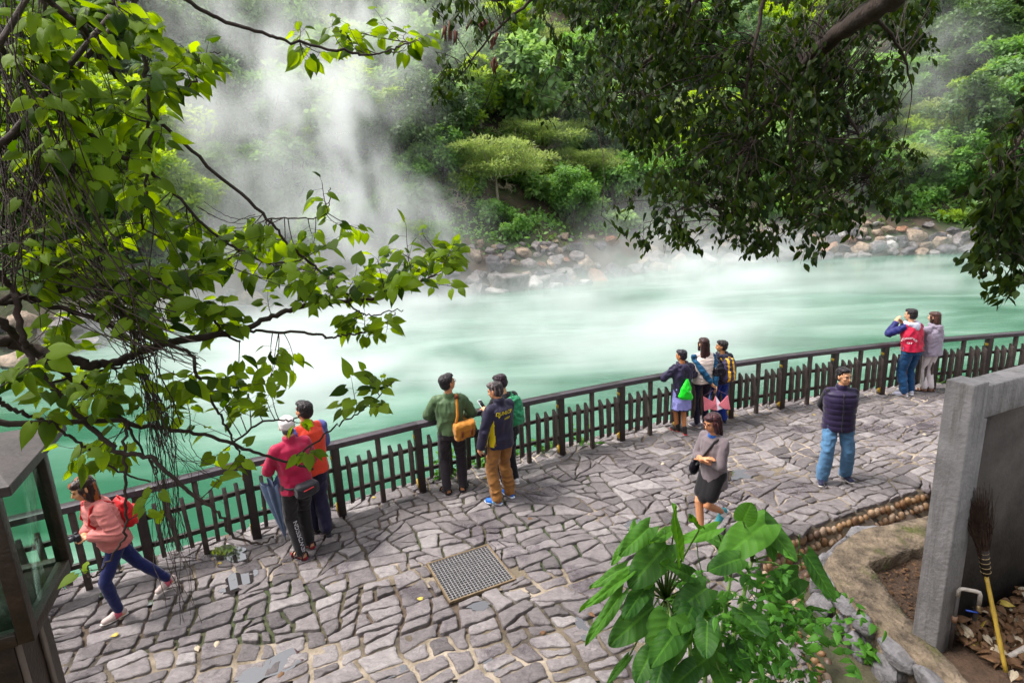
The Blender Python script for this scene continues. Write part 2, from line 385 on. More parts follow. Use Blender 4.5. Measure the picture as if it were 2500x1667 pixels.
def stone_mat():
    m = bpy.data.materials.new('andesite'); m.use_nodes = True; T = NT(m); b = T.N['Principled BSDF']
    a = T.n('ShaderNodeAttribute', attribute_name='tint')
    tc = T.n('ShaderNodeTexCoord')
    cr = T.n('ShaderNodeValToRGB'); e = cr.color_ramp.elements; e[0].color = (.115, .099, .099, 1); e[1].color = (.31, .276, .270, 1)
    k = cr.color_ramp.elements.new(.6); k.color = (.215, .186, .185, 1)
    T.l(a.outputs['Fac'], cr.inputs[0])
    n1 = T.n('ShaderNodeTexNoise'); n1.inputs['Scale'].default_value = 11; n1.inputs['Detail'].default_value = 9; n1.inputs['Roughness'].default_value = .7; T.l(tc.outputs['Object'], n1.inputs['Vector'])
    mr = T.n('ShaderNodeMapRange'); mr.inputs[1].default_value = .3; mr.inputs[2].default_value = .75; mr.inputs[3].default_value = .68; mr.inputs[4].default_value = 1.3; T.l(n1.outputs[0], mr.inputs[0])
    vm = T.n('ShaderNodeVectorMath', operation='SCALE'); T.l(cr.outputs[0], vm.inputs[0]); T.l(mr.outputs[0], vm.inputs['Scale'])
    # damp patches
    n2 = T.n('ShaderNodeTexNoise'); n2.inputs['Scale'].default_value = 1.05; n2.inputs['Detail'].default_value = 6; n2.inputs['Roughness'].default_value = .62; T.l(tc.outputs['Object'], n2.inputs['Vector'])
    wet = T.n('ShaderNodeMapRange'); wet.inputs[1].default_value = .51; wet.inputs[2].default_value = .62; T.l(n2.outputs[0], wet.inputs[0])
    mx = T.n('ShaderNodeMix', data_type='RGBA'); T.l(wet.outputs[0], mx.inputs[0]); T.l(vm.outputs[0], mx.inputs[6])
    dk = T.n('ShaderNodeVectorMath', operation='MULTIPLY'); T.l(vm.outputs[0], dk.inputs[0]); dk.inputs[1].default_value = (.58, .55, .60); T.l(dk.outputs[0], mx.inputs[7])
    T.l(mx.outputs[2], b.inputs['Base Color'])
    rr = T.n('ShaderNodeMapRange'); rr.inputs[3].default_value = .62; rr.inputs[4].default_value = .22; T.l(wet.outputs[0], rr.inputs[0]); T.l(rr.outputs[0], b.inputs['Roughness'])
    n3 = T.n('ShaderNodeTexNoise'); n3.inputs['Scale'].default_value = 16; n3.inputs['Detail'].default_value = 8; n3.inputs['Roughness'].default_value = .68; n3.inputs['Distortion'].default_value = .7
    mp = T.n('ShaderNodeMapping'); mp.inputs['Scale'].default_value = (1, 1.8, 1); mp.inputs['Rotation'].default_value = (0, 0, .6); T.l(tc.outputs['Object'], mp.inputs[0]); T.l(mp.outputs[0], n3.inputs['Vector'])
    bp = T.n('ShaderNodeBump'); bp.inputs['Strength'].default_value = .9; bp.inputs['Distance'].default_value = .04; T.l(n3.outputs[0], bp.inputs['Height']); T.l(bp.outputs[0], b.inputs['Normal'])
    return m
M['stone'] = stone_mat()
struct('paving', build_paving(), M['stone'])
def off_walk(p):
    j = int(np.argmin(np.linalg.norm(PE_D - p, axis=1))); j2 = min(j, len(PE_D) - 2); t = unit(PE_D[j2 + 1] - PE_D[j2]); nn = np.array([-t[1], t[0]])
    if nn @ (np.array([4.2, 5.2]) - PE_D[j]) < 0: nn = -nn
    return p[1] < 8.2 and (p - PE_D[j]) @ nn > -.01
# mortar bed
def mortar_mat():
    m = bpy.data.materials.new('mortar'); m.use_nodes = True; T = NT(m); b = T.N['Principled BSDF']
    tc = T.n('ShaderNodeTexCoord'); n1 = T.n('ShaderNodeTexNoise'); n1.inputs['Scale'].default_value = .9; n1.inputs['Detail'].default_value = 7; n1.inputs['Roughness'].default_value = .6; T.l(tc.outputs['Object'], n1.inputs['Vector'])
    cr = T.n('ShaderNodeValToRGB'); e = cr.color_ramp.elements; e[0].position = .38; e[0].color = (.04, .031, .023, 1); e[1].position = .63; e[1].color = (.42, .345, .27, 1)
    k = cr.color_ramp.elements.new(.49); k.color = (.15, .117, .078, 1)
    T.l(n1.outputs[0], cr.inputs[0]); T.l(cr.outputs[0], b.inputs['Base Color']); b.inputs['Roughness'].default_value = .9
    n2 = T.n('ShaderNodeTexNoise'); n2.inputs['Scale'].default_value = 40; n2.inputs['Detail'].default_value = 6; T.l(tc.outputs['Object'], n2.inputs['Vector'])
    bp = T.n('ShaderNodeBump'); bp.inputs['Strength'].default_value = .8; bp.inputs['Distance'].default_value = .02; T.l(n2.outputs[0], bp.inputs['Height']); T.l(bp.outputs[0], b.inputs['Normal'])
    return m
M['mortar'] = mortar_mat()
mb = MB(); xs = np.arange(-9.5, 14.6, .11); rows = 60; V = []
for x in xs:
    y1 = yF(x) + .40; y0 = 3.0
    for k in range(rows + 1): V.append((x, y0 + (y1 - y0) * k / rows))
V = np.array(V); 
for i, v in enumerate(V):                       # stop at the kerb
    if v[1] < 8.2 and v[0] > path_edge_x(v[1]): V[i, 0] = max(path_edge_x(v[1]), v[0] - .25) if v[0] - path_edge_x(v[1]) < .25 else v[0]
z = -.015 + .008 * fbm(np.column_stack([V * 6, 0 * V[:, 0]]), 3, 6)
V3 = np.column_stack([V, z]); F = []
for i in range(len(xs) - 1):
    for k in range(rows):
        q = (i * (rows + 1) + k, (i + 1) * (rows + 1) + k, (i + 1) * (rows + 1) + k + 1, i * (rows + 1) + k + 1)
        c = V[list(q)].mean(0)
        if c[1] < 8.4 and any(off_walk(v) for v in V[list(q)]): continue
        if all((c - a) @ np.array([(b - a)[1], -(b - a)[0]]) * np.sign((GC - a) @ np.array([(b - a)[1], -(b - a)[0]])) > 0 for a, b in zip(GRATE, GRATE[1:] + GRATE[:1])): continue
        F.append(q)
mb.add(V3, F); struct('mortar_bed', mb, M['mortar'])
# puddles lying between the stones
def puddle(c, rx, ry, z, rot, seed):
    mb = MB(); n = 40; a = np.arange(n) / n * 2 * PI
    rr = 1 + .38 * fbm(np.column_stack([np.cos(a) * 1.6 + seed, np.sin(a) * 1.6, 0 * a]), 3, seed)
    x = np.cos(a) * rx * rr; y = np.sin(a) * ry * rr
    V = np.column_stack([c[0] + x * math.cos(rot) - y * math.sin(rot), c[1] + x * math.sin(rot) + y * math.cos(rot), np.full(n, z)])
    mb.add(V, [tuple(range(n))]); return mb
M['puddle'] = mat('puddle', (.03, .026, .026), .02, .1, 4, 0, spec=1.0); M['puddle'].node_tree.nodes['Principled BSDF'].inputs['IOR'].default_value = 1.9
for i, (px, py, rx, ry, z, rot) in enumerate([(560, 1350, .30, .13, .011, -.5), (585, 1418, .22, .16, .009, 1.0), (365, 1470, .22, .05, .002, .3), (1165, 1478, .11, .07, .0, 0), (1190, 1610, .06, .16, -.002, .3),
                                      (640, 1640, .34, .12, .004, .6), (250, 1452, .10, .05, .002, .2), (1790, 1160, .30, .15, .003, .2), (1435, 1545, .07, .2, -.001, .2), (1560, 1278, .24, .12, -.001, .3), (960, 1640, .12, .05, -.003, .5)]):
    tag(obj('puddle', puddle(gp(px, py), rx, ry, z, rot, i), M['puddle']), kind='structure')

# ---- fence: one thing, its posts, rails and pickets are parts
fence = thing('fence', 'long dark brown timber rail fence of short pickets along the pond edge', 'fence', (0, 0, 0))
M['yellow_tag'] = mat('yellow_tag', (.55, .33, .02), .6, .1, 20, 0); M['tag_black'] = mat('tag_black', (.01, .01, .01), .6, .1, 20, 0)
def frame2(a, b):
    t = unit(np.append(b - a, 0)); n = np.array([-t[1], t[0], 0]); return t, n
rf = np.random.default_rng(3)
HP = 1.0
for i in range(len(FEN) - 1):
    a, b = FEN[i], FEN[i + 1]; t, n = frame2(a, b); L = np.hypot(*(b - a)); rot = np.column_stack([t, n, [0, 0, 1]])
    A = np.append(a, 0.0); pick = MB()
    if a[0] > -7.7:
        p = MB(); p.box(A + [0, 0, .459], (.105, .105, 1.018), rot); po = obj('post', p, M['wood_dark'], fence); bevelled(po, .008)
        if a[0] > -4.2:
            for z in (.12, .84):
                yb = MB(); yb.box(A - t * .058 + [0, 0, z] - n * .01, (.008, .07, .13 if z < .5 else .05), rot)
                yo = obj('reflector', yb, M['yellow_tag'], po)
    rl = MB(); ov = .0015
    rl.box(A + t * (L / 2) + [0, 0, HP + .005], (L + .01, .145, .075), rot); bevelled(obj('top_rail', rl, M['wood_top'], fence), .008)
    for z in (.31, .66):
        rb = MB(); rb.box(A + t * (L / 2) + [0, 0, z] + n * .002, (L - .107, .045, .055), rot); bevelled(obj('rail', rb, M['wood_dark'], fence), .004)
    m_ = MB(); m_.box(A + t * (L / 2) - n * .012 + [0, 0, .459], (.062, .06, 1.018), rot); bevelled(obj('middle_post', m_, M['wood_picket'], fence), .004)
    if a[0] < -7.7: continue
    for k in (1, 2, 3, 5, 6, 7):
        s = L * k / 8; pk = MB(); lean = rf.normal(0, .022); c = A + t * s - n * .071
        # picket: square stave with sloped ends
        h0, h1 = .13 + rf.normal(0, .014), .82 + rf.normal(0, .014); wd, dp = .046, .088
        V = []
        for e, (z0, z1) in enumerate(((h0 + .07, h0), (h1, h1 - .07))):
            for sx in (-1, 1):
                for sy in (-1, 1):
                    zz = z0 if sy > 0 else z1
                    if e == 0: zz = h0 + (.07 if sy < 0 else 0)
                    else: zz = h1 - (.07 if sy < 0 else 0)
                    V.append(c + t * (sx * wd / 2 + lean * (zz - .4)) + n * (sy * dp / 2) + np.array([0, 0, zz]))
        pk.add(V, [(0, 1, 3, 2), (4, 6, 7, 5), (0, 4, 5, 1), (2, 3, 7, 6), (0, 2, 6, 4), (1, 5, 7, 3)])
        bevelled(obj('picket', pk, M['wood_picket'], fence), .003, 1)

# ---- drain grate
gb = MB(); g0, g1, g2, g3 = [np.append(p, .008) for p in GRATE]; eu = (g1 - g0); ev = (g3 - g0)
uu, vv = unit(eu), unit(ev - unit(eu) * (ev @ unit(eu))); LU, LV = np.linalg.norm(eu), np.linalg.norm(ev); rt = np.column_stack([uu, vv, [0, 0, 1]])
M['steel'] = mat('steel', (.34, .32, .32), .5, .3, 30, .1, metal=.2); M['black'] = mat('black', (.006, .006, .007), .8, .1, 10, 0)
gt = thing('drain_grate', 'square galvanised steel drain grate set into the stone paving', 'drain grate', tuple(g0))
def loc(p): return np.asarray(p) - g0
NB = 19
for k in range(NB + 1): gb.box(loc(g0 + uu * (LU * k / NB) + vv * LV / 2), (.0042, LV, .012), rt)
for k in range(NB + 1): gb.box(loc(g0 + vv * (LV * k / NB) + uu * LU / 2 - np.array([0, 0, .002])), (LU, .0042, .011), rt)
obj('grating', gb, M['steel'], gt, False)
fb = MB()
for c, d in ((g0 + uu * LU / 2 - vv * .012, (LU + .05, .02, .03)), (g0 + uu * LU / 2 + vv * (LV + .012), (LU + .05, .02, .03)), (g0 + vv * LV / 2 - uu * .0125, (.02, LV, .03)), (g0 + vv * LV / 2 + uu * (LU + .0125), (.02, LV, .03))): fb.box(loc(c - np.array([0, 0, .004])), d, rt)
M['brass'] = mat('rusty_frame', (.16, .11, .06), .7, .4, 30, .2); obj('frame', fb, M['brass'], gt, False)
pb = MB(); pb.box(loc(g0 + uu * LU / 2 + vv * LV / 2 - np.array([0, 0, .030])), (LU - .002, LV - .002, .02), rt); obj('pit_shade', pb, M['black'], gt, False)  # solid black slab under the bars, painting the shade inside the drain

# ---- concrete wall at the edge of the planter
cw_N = np.array([3.528, 4.165]); wd_ = unit([.916, .40]); wn = np.array([wd_[1], -wd_[0]])      # along the wall, and toward the viewer
M['concrete'] = mat('concrete', (.255, .24, .24), .85, .30, 3, .6, 34, bdist=.016)
T = NT(M['concrete']); b = T.N['Principled BSDF']; lk = b.inputs['Base Color'].links[0].from_socket; tc = T.n('ShaderNodeTexCoord'); mp = T.n('ShaderNodeMapping'); mp.inputs['Scale'].default_value = (14, 14, .9); T.l(tc.outputs['Object'], mp.inputs[0])
n = T.n('ShaderNodeTexNoise'); n.inputs['Scale'].default_value = 1; n.inputs['Detail'].default_value = 6; n.inputs['Roughness'].default_value = .7; T.l(mp.outputs[0], n.inputs['Vector']); mr = T.n('ShaderNodeMapRange'); mr.inputs[1].default_value = .50; mr.inputs[2].default_value = .70; mr.inputs[4].default_value = .75; T.l(n.outputs[0], mr.inputs[0])
mx = T.n('ShaderNodeMix', data_type='RGBA'); T.l(mr.outputs[0], mx.inputs[0]); T.l(lk, mx.inputs[6]); mx.inputs[7].default_value = (.075, .068, .062, 1); T.l(mx.outputs[2], b.inputs['Base Color'])
rotw = np.column_stack([np.append(wd_, 0), np.append(-wn, 0), [0, 0, 1]])
wall = thing('concrete_wall', 'grey concrete screen wall with square end pillar and a recessed panel', 'wall', (*cw_N, 0))
def wl(u, v, z): return np.append(wd_ * u - wn * v, z)      # local: u along the wall, v into it
b_ = MB(); b_.box(wl(.10, .10, 1.13), (.20, .205, 2.66), rotw); bevelled(obj('pillar', b_, M['concrete'], wall), .012)
b_ = MB(); b_.box(wl(2.2, .105, 2.28), (4.0, .19, .275), rotw); bevelled(obj('coping_beam', b_, M['concrete'], wall), .012)
b_ = MB(); b_.box(wl(2.2, .16, 1.02), (3.996, .08, 2.25), rotw); obj('recessed_panel', b_, mat('concrete_dark', (.075, .065, .06), .9, .4, 2.5, .5, 30, bdist=.012), wall)
b_ = MB(); b_.box(wl(.235, .09, 1.02), (.066, .16, 2.24), rotw); bevelled(obj('reveal', b_, M['concrete'], wall), .006)

# ---- planter with stone facing
PO = [gp(*p, z=.1)[:2] for p in [(2330, 1240), (2256, 1261), (2167, 1280), (2102, 1294), (2041, 1331), (2008, 1383), (2040, 1415), (2083, 1462), (2130, 1500), (2214, 1570), (2300, 1640), (2400, 1720)]]
PI_ = [gp(*p, z=.1)[:2] for p in [(2330, 1312), (2247, 1336), (2190, 1355), (2150, 1367), (2125, 1376), (2128, 1385), (2148, 1416), (2175, 1452), (2195, 1480), (2223, 1514), (2290, 1585), (2390, 1690)]]
planter = thing('planter_wall', 'low mossy concrete planter kerb faced with grey rubble stones beside the pillar', 'planter', (*PO[4], -.3))
p0 = np.append(PO[4], -.3)
def moss_concrete():
    m = mat('mossy_concrete', (.18, .135, .092), .95, .75, 7, 1.0, 30, bdist=.04); T = NT(m); b = T.N['Principled BSDF']
    lk = b.inputs['Base Color'].links[0].from_socket; tc = T.n('ShaderNodeTexCoord'); n = T.n('ShaderNodeTexNoise'); n.inputs['Scale'].default_value = 2.2; n.inputs['Detail'].default_value = 8; n.inputs['Roughness'].default_value = .7
    T.l(tc.outputs['Object'], n.inputs['Vector']); mr = T.n('ShaderNodeMapRange'); mr.inputs[1].default_value = .53; mr.inputs[2].default_value = .66; T.l(n.outputs[0], mr.inputs[0])
    mx = T.n('ShaderNodeMix', data_type='RGBA'); T.l(mr.outputs[0], mx.inputs[0]); T.l(lk, mx.inputs[6]); mx.inputs[7].default_value = (.075, .085, .012, 1); T.l(mx.outputs[2], b.inputs['Base Color']); return m
M['moss_concrete'] = moss_concrete()
def densify(A, m=5):
    A = np.asarray(A); o = []
    for a, b in zip(A[:-1], A[1:]): o += [a + (b - a) * k / m for k in range(m)]
    return np.array(o + [A[-1]])
A, B = densify(PO), densify(PI_); mb = MB(); V = []; m = 7
for a, b in zip(A, B):
    for k in range(m): V.append(np.append(a + (b - a) * k / (m - 1), .1))
    V.append(np.append(b, -.14)); V.append(np.append(a, -.5))
V = np.array(V); V[:, 2] += np.where(V[:, 2] > 0, .018 * fbm(V * 5, 4, 3), 0); V[:, :2] += (.015 * np.stack([fbm(V * 7, 3, 1), fbm(V * 7, 3, 2)], -1)); w_ = m + 2
F = []
for i in range(len(A) - 1):
    for k in range(m): F.append((i * w_ + k, i * w_ + k + 1, (i + 1) * w_ + k + 1, (i + 1) * w_ + k))
    F.append((i * w_ + m + 1, i * w_, (i + 1) * w_, (i + 1) * w_ + m + 1))
mb.add(V - p0, F); obj('kerb', mb, M['moss_concrete'], planter)
M['rubble'] = mat('rubble', (.17, .16, .165), .9, .4, 6, .9, 22, bdist=.03)
def rock(mb, c, r, seed, n=16, m=10, rough=.25, freq=1.4, rot=None, tint=.5, angular=0):
    t = MB(); t.ell((0, 0, 0), (1, 1, 1), None, n, m); V = t.v[0]
    if angular > .95: V = np.sign(V) * np.abs(V) ** .55
    d = fbm(V * freq + seed * 3.7, 4, 11)[:, None]
    if angular:
        rs = np.random.default_rng(seed)
        for _ in range(9):
            q = unit(rs.normal(size=3)); h = rs.uniform(.55, .85); ex = V @ q - h; V = V - np.maximum(ex, 0)[:, None] * q * angular
    V = V * (1 + rough * d) * np.asarray(r)
    if rot is not None: V = V @ np.asarray(rot).T
    mb.add(V + np.asarray(c), t.f, 0, tint)
def rotz(a): c, s = math.cos(a), math.sin(a); return np.array([(c, -s, 0), (s, c, 0), (0, 0, 1.)])
def rot_rand(r): 
    q = unit(r.normal(size=4)); w_, x, y, z = q
    return np.array([[1 - 2 * (y * y + z * z), 2 * (x * y - z * w_), 2 * (x * z + y * w_)], [2 * (x * y + z * w_), 1 - 2 * (x * x + z * z), 2 * (y * z - x * w_)], [2 * (x * z - y * w_), 2 * (y * z + x * w_), 1 - 2 * (x * x + y * y)]])
seg = densify(PO, 1); rr_ = np.random.default_rng(11); i = 0; L = 0
A = densify(PO, 24); cum = np.concatenate([[0], np.cumsum(np.hypot(*np.diff(A, axis=0).T))]); s = .05
while s < cum[-1] - .1:
    ln = rr_.uniform(.24, .48); x = np.interp(s + ln / 2, cum, A[:, 0]); y = np.interp(s + ln / 2, cum, A[:, 1]); x2 = np.interp(s + ln / 2 + .05, cum, A[:, 0]); y2 = np.interp(s + ln / 2 + .05, cum, A[:, 1])
    an = math.atan2(y2 - y, x2 - x); nrm = np.array([math.sin(an), -math.cos(an)])      # which side is outward is set below
    if nrm @ (np.array([4.6, 5.0]) - (x, y)) > 0: nrm = -nrm
    for zc, hh in ((-.03, .115), (-.27, .14)):
        mb = MB(); rock(mb, np.array([x + nrm[0] * .03, y + nrm[1] * .03, zc]) - p0, (ln * .54, .09 + rr_.uniform(0, .04), hh), i + 40, 26, 16, .13, 1.6, rotz(an + rr_.normal(0, .08)), .5, 1.0)
        obj('facing_stone', mb, M['rubble'], planter); i += 1
    s += ln
# soil in the planter and behind
mb = MB(); xs = np.arange(2.6, 9, .12); ys = np.arange(3.0, 8.0, .12); XX, YY = np.meshgrid(xs, ys)
from_poly = np.array(PO + [np.array([9.0, 3.0]), np.array([9.0, 7.6])])
def inside(px, py, poly):
    c = np.zeros(px.shape, bool); j = len(poly) - 1
    for i in range(len(poly)):
        xi, yi = poly[i]; xj, yj = poly[j]
        with np.errstate(divide='ignore', invalid='ignore'): k = ((yi > py) != (yj > py)) & (px < (xj - xi) * (py - yi) / (yj - yi) + xi)
        c ^= k; j = i
    return c
ins = inside(XX, YY, from_poly)
fr = (XX - cw_N[0]) * wn[0] + (YY - cw_N[1]) * wn[1]       # in front of the wall plane
ZZ = np.where(fr > 0, .04 + .06 * np.clip((XX - 3.6), 0, 1), -.03) + .03 * fbm(np.stack([XX * 3, YY * 3, 0 * XX], -1), 4, 2)
n_ = len(xs); F = []
for r_ in range(len(ys) - 1):
    for c_ in range(n_ - 1):
        if ins[r_, c_] and ins[r_ + 1, c_ + 1] and ins[r_ + 1, c_] and ins[r_, c_ + 1]: F.append((r_ * n_ + c_, r_ * n_ + c_ + 1, (r_ + 1) * n_ + c_ + 1, (r_ + 1) * n_ + c_))
mb.add(np.stack([XX, YY, ZZ], -1).reshape(-1, 3), F)
M['soil'] = mat('soil', (.085, .05, .03), .95, .5, 7, 1.0, 40, bdist=.03); tag(obj('soil', mb, M['soil']), kind='structure')
# ---- cobbles set in the side of the walk and the gutter
def cobble_mat():
    m = bpy.data.materials.new('river_cobble'); m.use_nodes = True; T = NT(m); b = T.N['Principled BSDF']; a = T.n('ShaderNodeAttribute', attribute_name='tint')
    cr = T.n('ShaderNodeValToRGB'); e = cr.color_ramp.elements; e[0].color = (.12, .07, .045, 1); e[1].color = (.38, .27, .19, 1); k = cr.color_ramp.elements.new(.5); k.color = (.30, .165, .07, 1); k = cr.color_ramp.elements.new(.2); k.color = (.22, .11, .05, 1)
    T.l(a.outputs['Fac'], cr.inputs[0]); c, n, tc = vary(T, (.8, .8, .8), 14, .3); mu = T.n('ShaderNodeMix', data_type='RGBA', blend_type='MULTIPLY'); mu.inputs[0].default_value = 1; T.l(cr.outputs[0], mu.inputs[6]); T.l(c, mu.inputs[7]); T.l(mu.outputs[2], b.inputs['Base Color']); b.inputs['Roughness'].default_value = .5
    return m
M['cobble'] = cobble_mat(); rc = np.random.default_rng(21)
A = densify(PE[:-1], 30); cum = np.concatenate([[0], np.cumsum(np.hypot(*np.diff(A, axis=0).T))])
cob = thing('cobble_facing', 'round tan river cobbles set in mortar below the edge of the paving', 'cobble wall', (*PE[4], -.35)); c0 = np.append(PE[4], -.35)
mb = MB(); mb_floor = MB(); bk = MB(); V = []
for k in range(len(A)):
    j = min(k, len(A) - 2); t = unit(A[j + 1] - A[j]); nrm = np.array([-t[1], t[0]]);
    if nrm @ (np.array([4.2, 5.2]) - A[k]) < 0: nrm = -nrm
    V += [np.append(A[k] - nrm * .05, -.03), np.append(A[k] + nrm * .005, -.045), np.append(A[k] + nrm * .10, -.37), np.append(A[k] + nrm * .35, -.385)]
bk.add(np.array(V) - c0, [(i * 4 + q, (i + 1) * 4 + q, (i + 1) * 4 + q + 1, i * 4 + q + 1) for i in range(len(A) - 1) for q in range(3)])
obj('mortar_face', bk, mat('gutter_mortar', (.10, .075, .05), .95, .4, 8, .6), cob)
for row, z in enumerate((-.12, -.25, -.37, -.38, -.38)):
    s = .02
    while s < cum[-1] - .05:
        w_ = rc.uniform(.075, .125); sm = s + w_ / 2; p = np.array([np.interp(sm, cum, A[:, 0]), np.interp(sm, cum, A[:, 1])]); p2 = np.array([np.interp(sm + .04, cum, A[:, 0]), np.interp(sm + .04, cum, A[:, 1])])
        t = unit(p2 - p); nrm = np.array([-t[1], t[0]]); nrm = nrm if nrm @ (np.array([4.2, 5.2]) - p) > 0 else -nrm
        off = [.03, .075, .16, .28, .40][row] + rc.normal(0, .008)
        if row >= 3 and rc.random() < .3: s += w_; continue
        an = math.atan2(t[1], t[0])
        rock(mb if row < 2 else mb_floor, np.append(p + nrm * off, z + rc.normal(0, .012)) - c0, (w_ * .47, .045, w_ * rc.uniform(.5, .72)), int(rc.integers(999)), 12, 8, .08, .9, rotz(an) @ np.array([[math.cos(q := rc.normal(0, .35)), 0, -math.sin(q)], [0, 1, 0], [math.sin(q), 0, math.cos(q)]]), float(rc.random()))
        s += w_ * 1.0
obj('wall_cobbles', mb, M['cobble'], cob); obj('gutter_cobbles', mb_floor, M['cobble'], cob)
# ---- edge slabs of the walk
# ---- tap, pipes, broom and litter by the wall
M['pvc'] = mat('pvc', (.42, .37, .33), .5, .25, 20, .1); M['pvc_dark'] = mat('pvc_dark', (.05, .042, .04), .6, .3, 20, .1); M['blue_plastic'] = mat('blue_plastic', (.02, .06, .35), .4, .1, 20, 0)
M['brassy'] = mat('brassy', (.35, .25, .13), .4, .3, 20, .1, metal=.6)
tp = np.array([*(cw_N + wd_ * .14 + wn * .035), .06]); tap = thing('garden_tap', 'plastic standpipe tap with a blue lever bent over beside the pillar', 'tap', tuple(tp))
b_ = MB(); b_.tube([(0, 0, 0), (0, 0, .52)], .016, 10); obj('riser', b_, M['pvc_dark'], tap)
d3 = np.append(unit(wn * .75 + wd_ * .65), 0)
b_ = MB(); b_.tube([(0, 0, .522), (0, 0, .575), d3 * .012 + [0, 0, .595], d3 * .03 + [0, 0, .60], d3 * .12 + [0, 0, .60], d3 * .137 + [0, 0, .595], d3 * .147 + [0, 0, .575], d3 * .148 + [0, 0, .48]], .0165, 10); obj('spout_pipe', b_, M['pvc'], tap)
b_ = MB(); b_.tube([d3 * .148 + [0, 0, .48], d3 * .15 + [0, 0, .43], d3 * .17 + [0, 0, .41]], [.013, .014, .010], 8); tv = obj('valve', b_, M['brassy'], tap)
b_ = MB(); b_.box(d3 * .11 + [0, 0, .405], (.085, .012, .012), np.column_stack([d3, np.cross([0, 0, 1], d3), [0, 0, 1]])); obj('lever', b_, M['blue_plastic'], tv)
b_ = MB(); b_.tube([(0, 0, .27), (0, 0, .33)], .022, 10); obj('coupling', b_, mat('tan_pvc', (.25, .14, .09), .6), tap)
q = gp(2370, 1540, .12); stub = thing('pipe_stub', 'black plastic pipe stub standing in the leaf litter', 'pipe', tuple(q)); b_ = MB(); b_.tube([(0, 0, -.08), (.02, 0, .30)], .02, 12, cap=False); b_.tube([(.02, 0, .30), (.019, 0, .25)], .014, 12); obj('pipe', b_, M['pvc_dark'], stub)
q = gp(2500, 1585, .14); b_ = MB(); b_.tube([(-.18, -.06, -.01), (.5, .20, .02)], .022, 12); tag(obj('fallen_pipe', b_, M['pvc'], None, True, tuple(q)), 'grey pipe lying in the dead leaves by the broom', 'pipe')
bb = gp(2456, 1640, .12); bt = np.append(cw_N + wd_ * .52 + wn * .03, 0); 
broom = thing('broom', 'besom broom with yellow bamboo handle leaning upside down on the wall', 'broom', tuple(bb))
h1 = at(2407, 1405, np.linalg.norm(at(2407, 1405, 1) - CP) * 0 + 1)  # direction only
def on_wall(px, py, off=.05):
    d = ray(px, py); p = np.append(cw_N + wn * off, 0) + 0; k = ((p - CP)[:2] @ wn) / (d[:2] @ wn); return CP + k * d
mid = on_wall(2407, 1402, .10) - bb; top = on_wall(2385, 1190, .0) - bb
M['bamboo'] = mat('bamboo', (.42, .27, .035), .45, .25, 10, .15); M['bristle'] = mat('bristle', (.05, .025, .015), .95, .5, 20, .5); M['binding'] = mat('binding', (.02, .012, .01), .7)
b_ = MB(); n = 10; 
b_.tube([mid * k / n for k in range(n + 1)], [.0165 * (1.15 if k in (3, 6) else 1) for k in range(n + 1)], 12); obj('handle', b_, M['bamboo'], broom)
ax = unit(top - mid); b_ = MB(); b_.tube([mid + ax * .0, mid + ax * .24], [.030, .04], 12)
hd = obj('bound_neck', b_, M['binding'], broom); b_ = MB()
for k in range(5): b_.tube([mid + ax * (.03 + .045 * k) + .036 * (np.cos(a) * unit(np.cross(ax, [0, 1, 0])) + np.sin(a) * np.cross(ax, unit(np.cross(ax, [0, 1, 0])))) for a in np.linspace(0, 2 * PI, 17)], .004, 5)
obj('wire', b_, M['brassy'], hd)
b_ = MB(); rb_ = np.random.default_rng(4); e1 = unit(np.cross(ax, [0, 1, 0])); e2 = np.cross(ax, e1)
for k in range(260):
    a = rb_.uniform(0, 2 * PI); r0, r1 = rb_.uniform(0, .03), rb_.uniform(.01, .13); q0 = mid + ax * rb_.uniform(.1, .2) + r0 * (math.cos(a) * e1 + math.sin(a) * e2); q1 = mid + ax * rb_.uniform(.5, .82) + r1 * (math.cos(a) * e1 + .45 * math.sin(a) * e2)
    b_.tube([q0, (q0 + q1) / 2 + rb_.normal(0, .012, 3), q1 + rb_.normal(0, .015, 3)], [.0035, .003, .0012], 4, cap=False)
obj('bristles', b_, M['bristle'], broom)
# ================================================================== FAR BANK
def on_bank(px, py, t0=20, t1=160):
    d = ray(px, py); t = np.arange(t0, t1, .25); p = CP + t[:, None] * d
    h = np.maximum(ground_h(p[:, 0], p[:, 1]), ZW); k = np.argmax(p[:, 2] < h)
    return p[k] if p[k, 2] < h[k] else p[-1]
# leaf shapes: unit length along +y, width on x, z up
LEAF_KITE = (np.array([(0, 0, 0), (.34, .42, .07), (0, 1, -.05), (-.34, .42, .07)]), np.array([(0, 1, 2, 3)]))
LEAF_OVAL = (np.array([(0, 0, 0), (.22, .22, .05), (.27, .55, .05), (0, 1, -.10), (-.27, .55, .05), (-.22, .22, .05), (0, .5, -.03)]), np.array([(0, 1, 2, 6), (6, 2, 3, 4), (0, 6, 4, 5)]))
LEAF_SLIM = (np.array([(0, 0, 0), (.13, .4, .03), (0, 1, -.08), (-.13, .4, .03)]), np.array([(0, 1, 2, 3)]))
def basis(dirs, nrm):
    y = dirs / (np.linalg.norm(dirs, axis=1)[:, None] + 1e-9); x = np.cross(y, nrm); x /= np.linalg.norm(x, axis=1)[:, None] + 1e-9
    return np.stack([x, y, np.cross(x, y)], -1)
def scatter(mb, tpl, P, dirs, nrm, size, tint, wid=None):
    V, F = tpl; n = len(P)
    if n == 0: return
    Bm = basis(dirs, nrm); S = np.asarray(size)[:, None, None] * V[None]
    if wid is not None: S[:, :, 0] *= np.asarray(wid)[:, None]
    W = np.einsum('nij,nkj->nki', Bm, S) + P[:, None, :]
    Fa = (np.arange(n)[:, None, None] * len(V) + F[None]).reshape(-1, F.shape[1])
    mb.addarr(W.reshape(-1, 3), Fa, np.repeat(np.asarray(tint, float), len(F)))
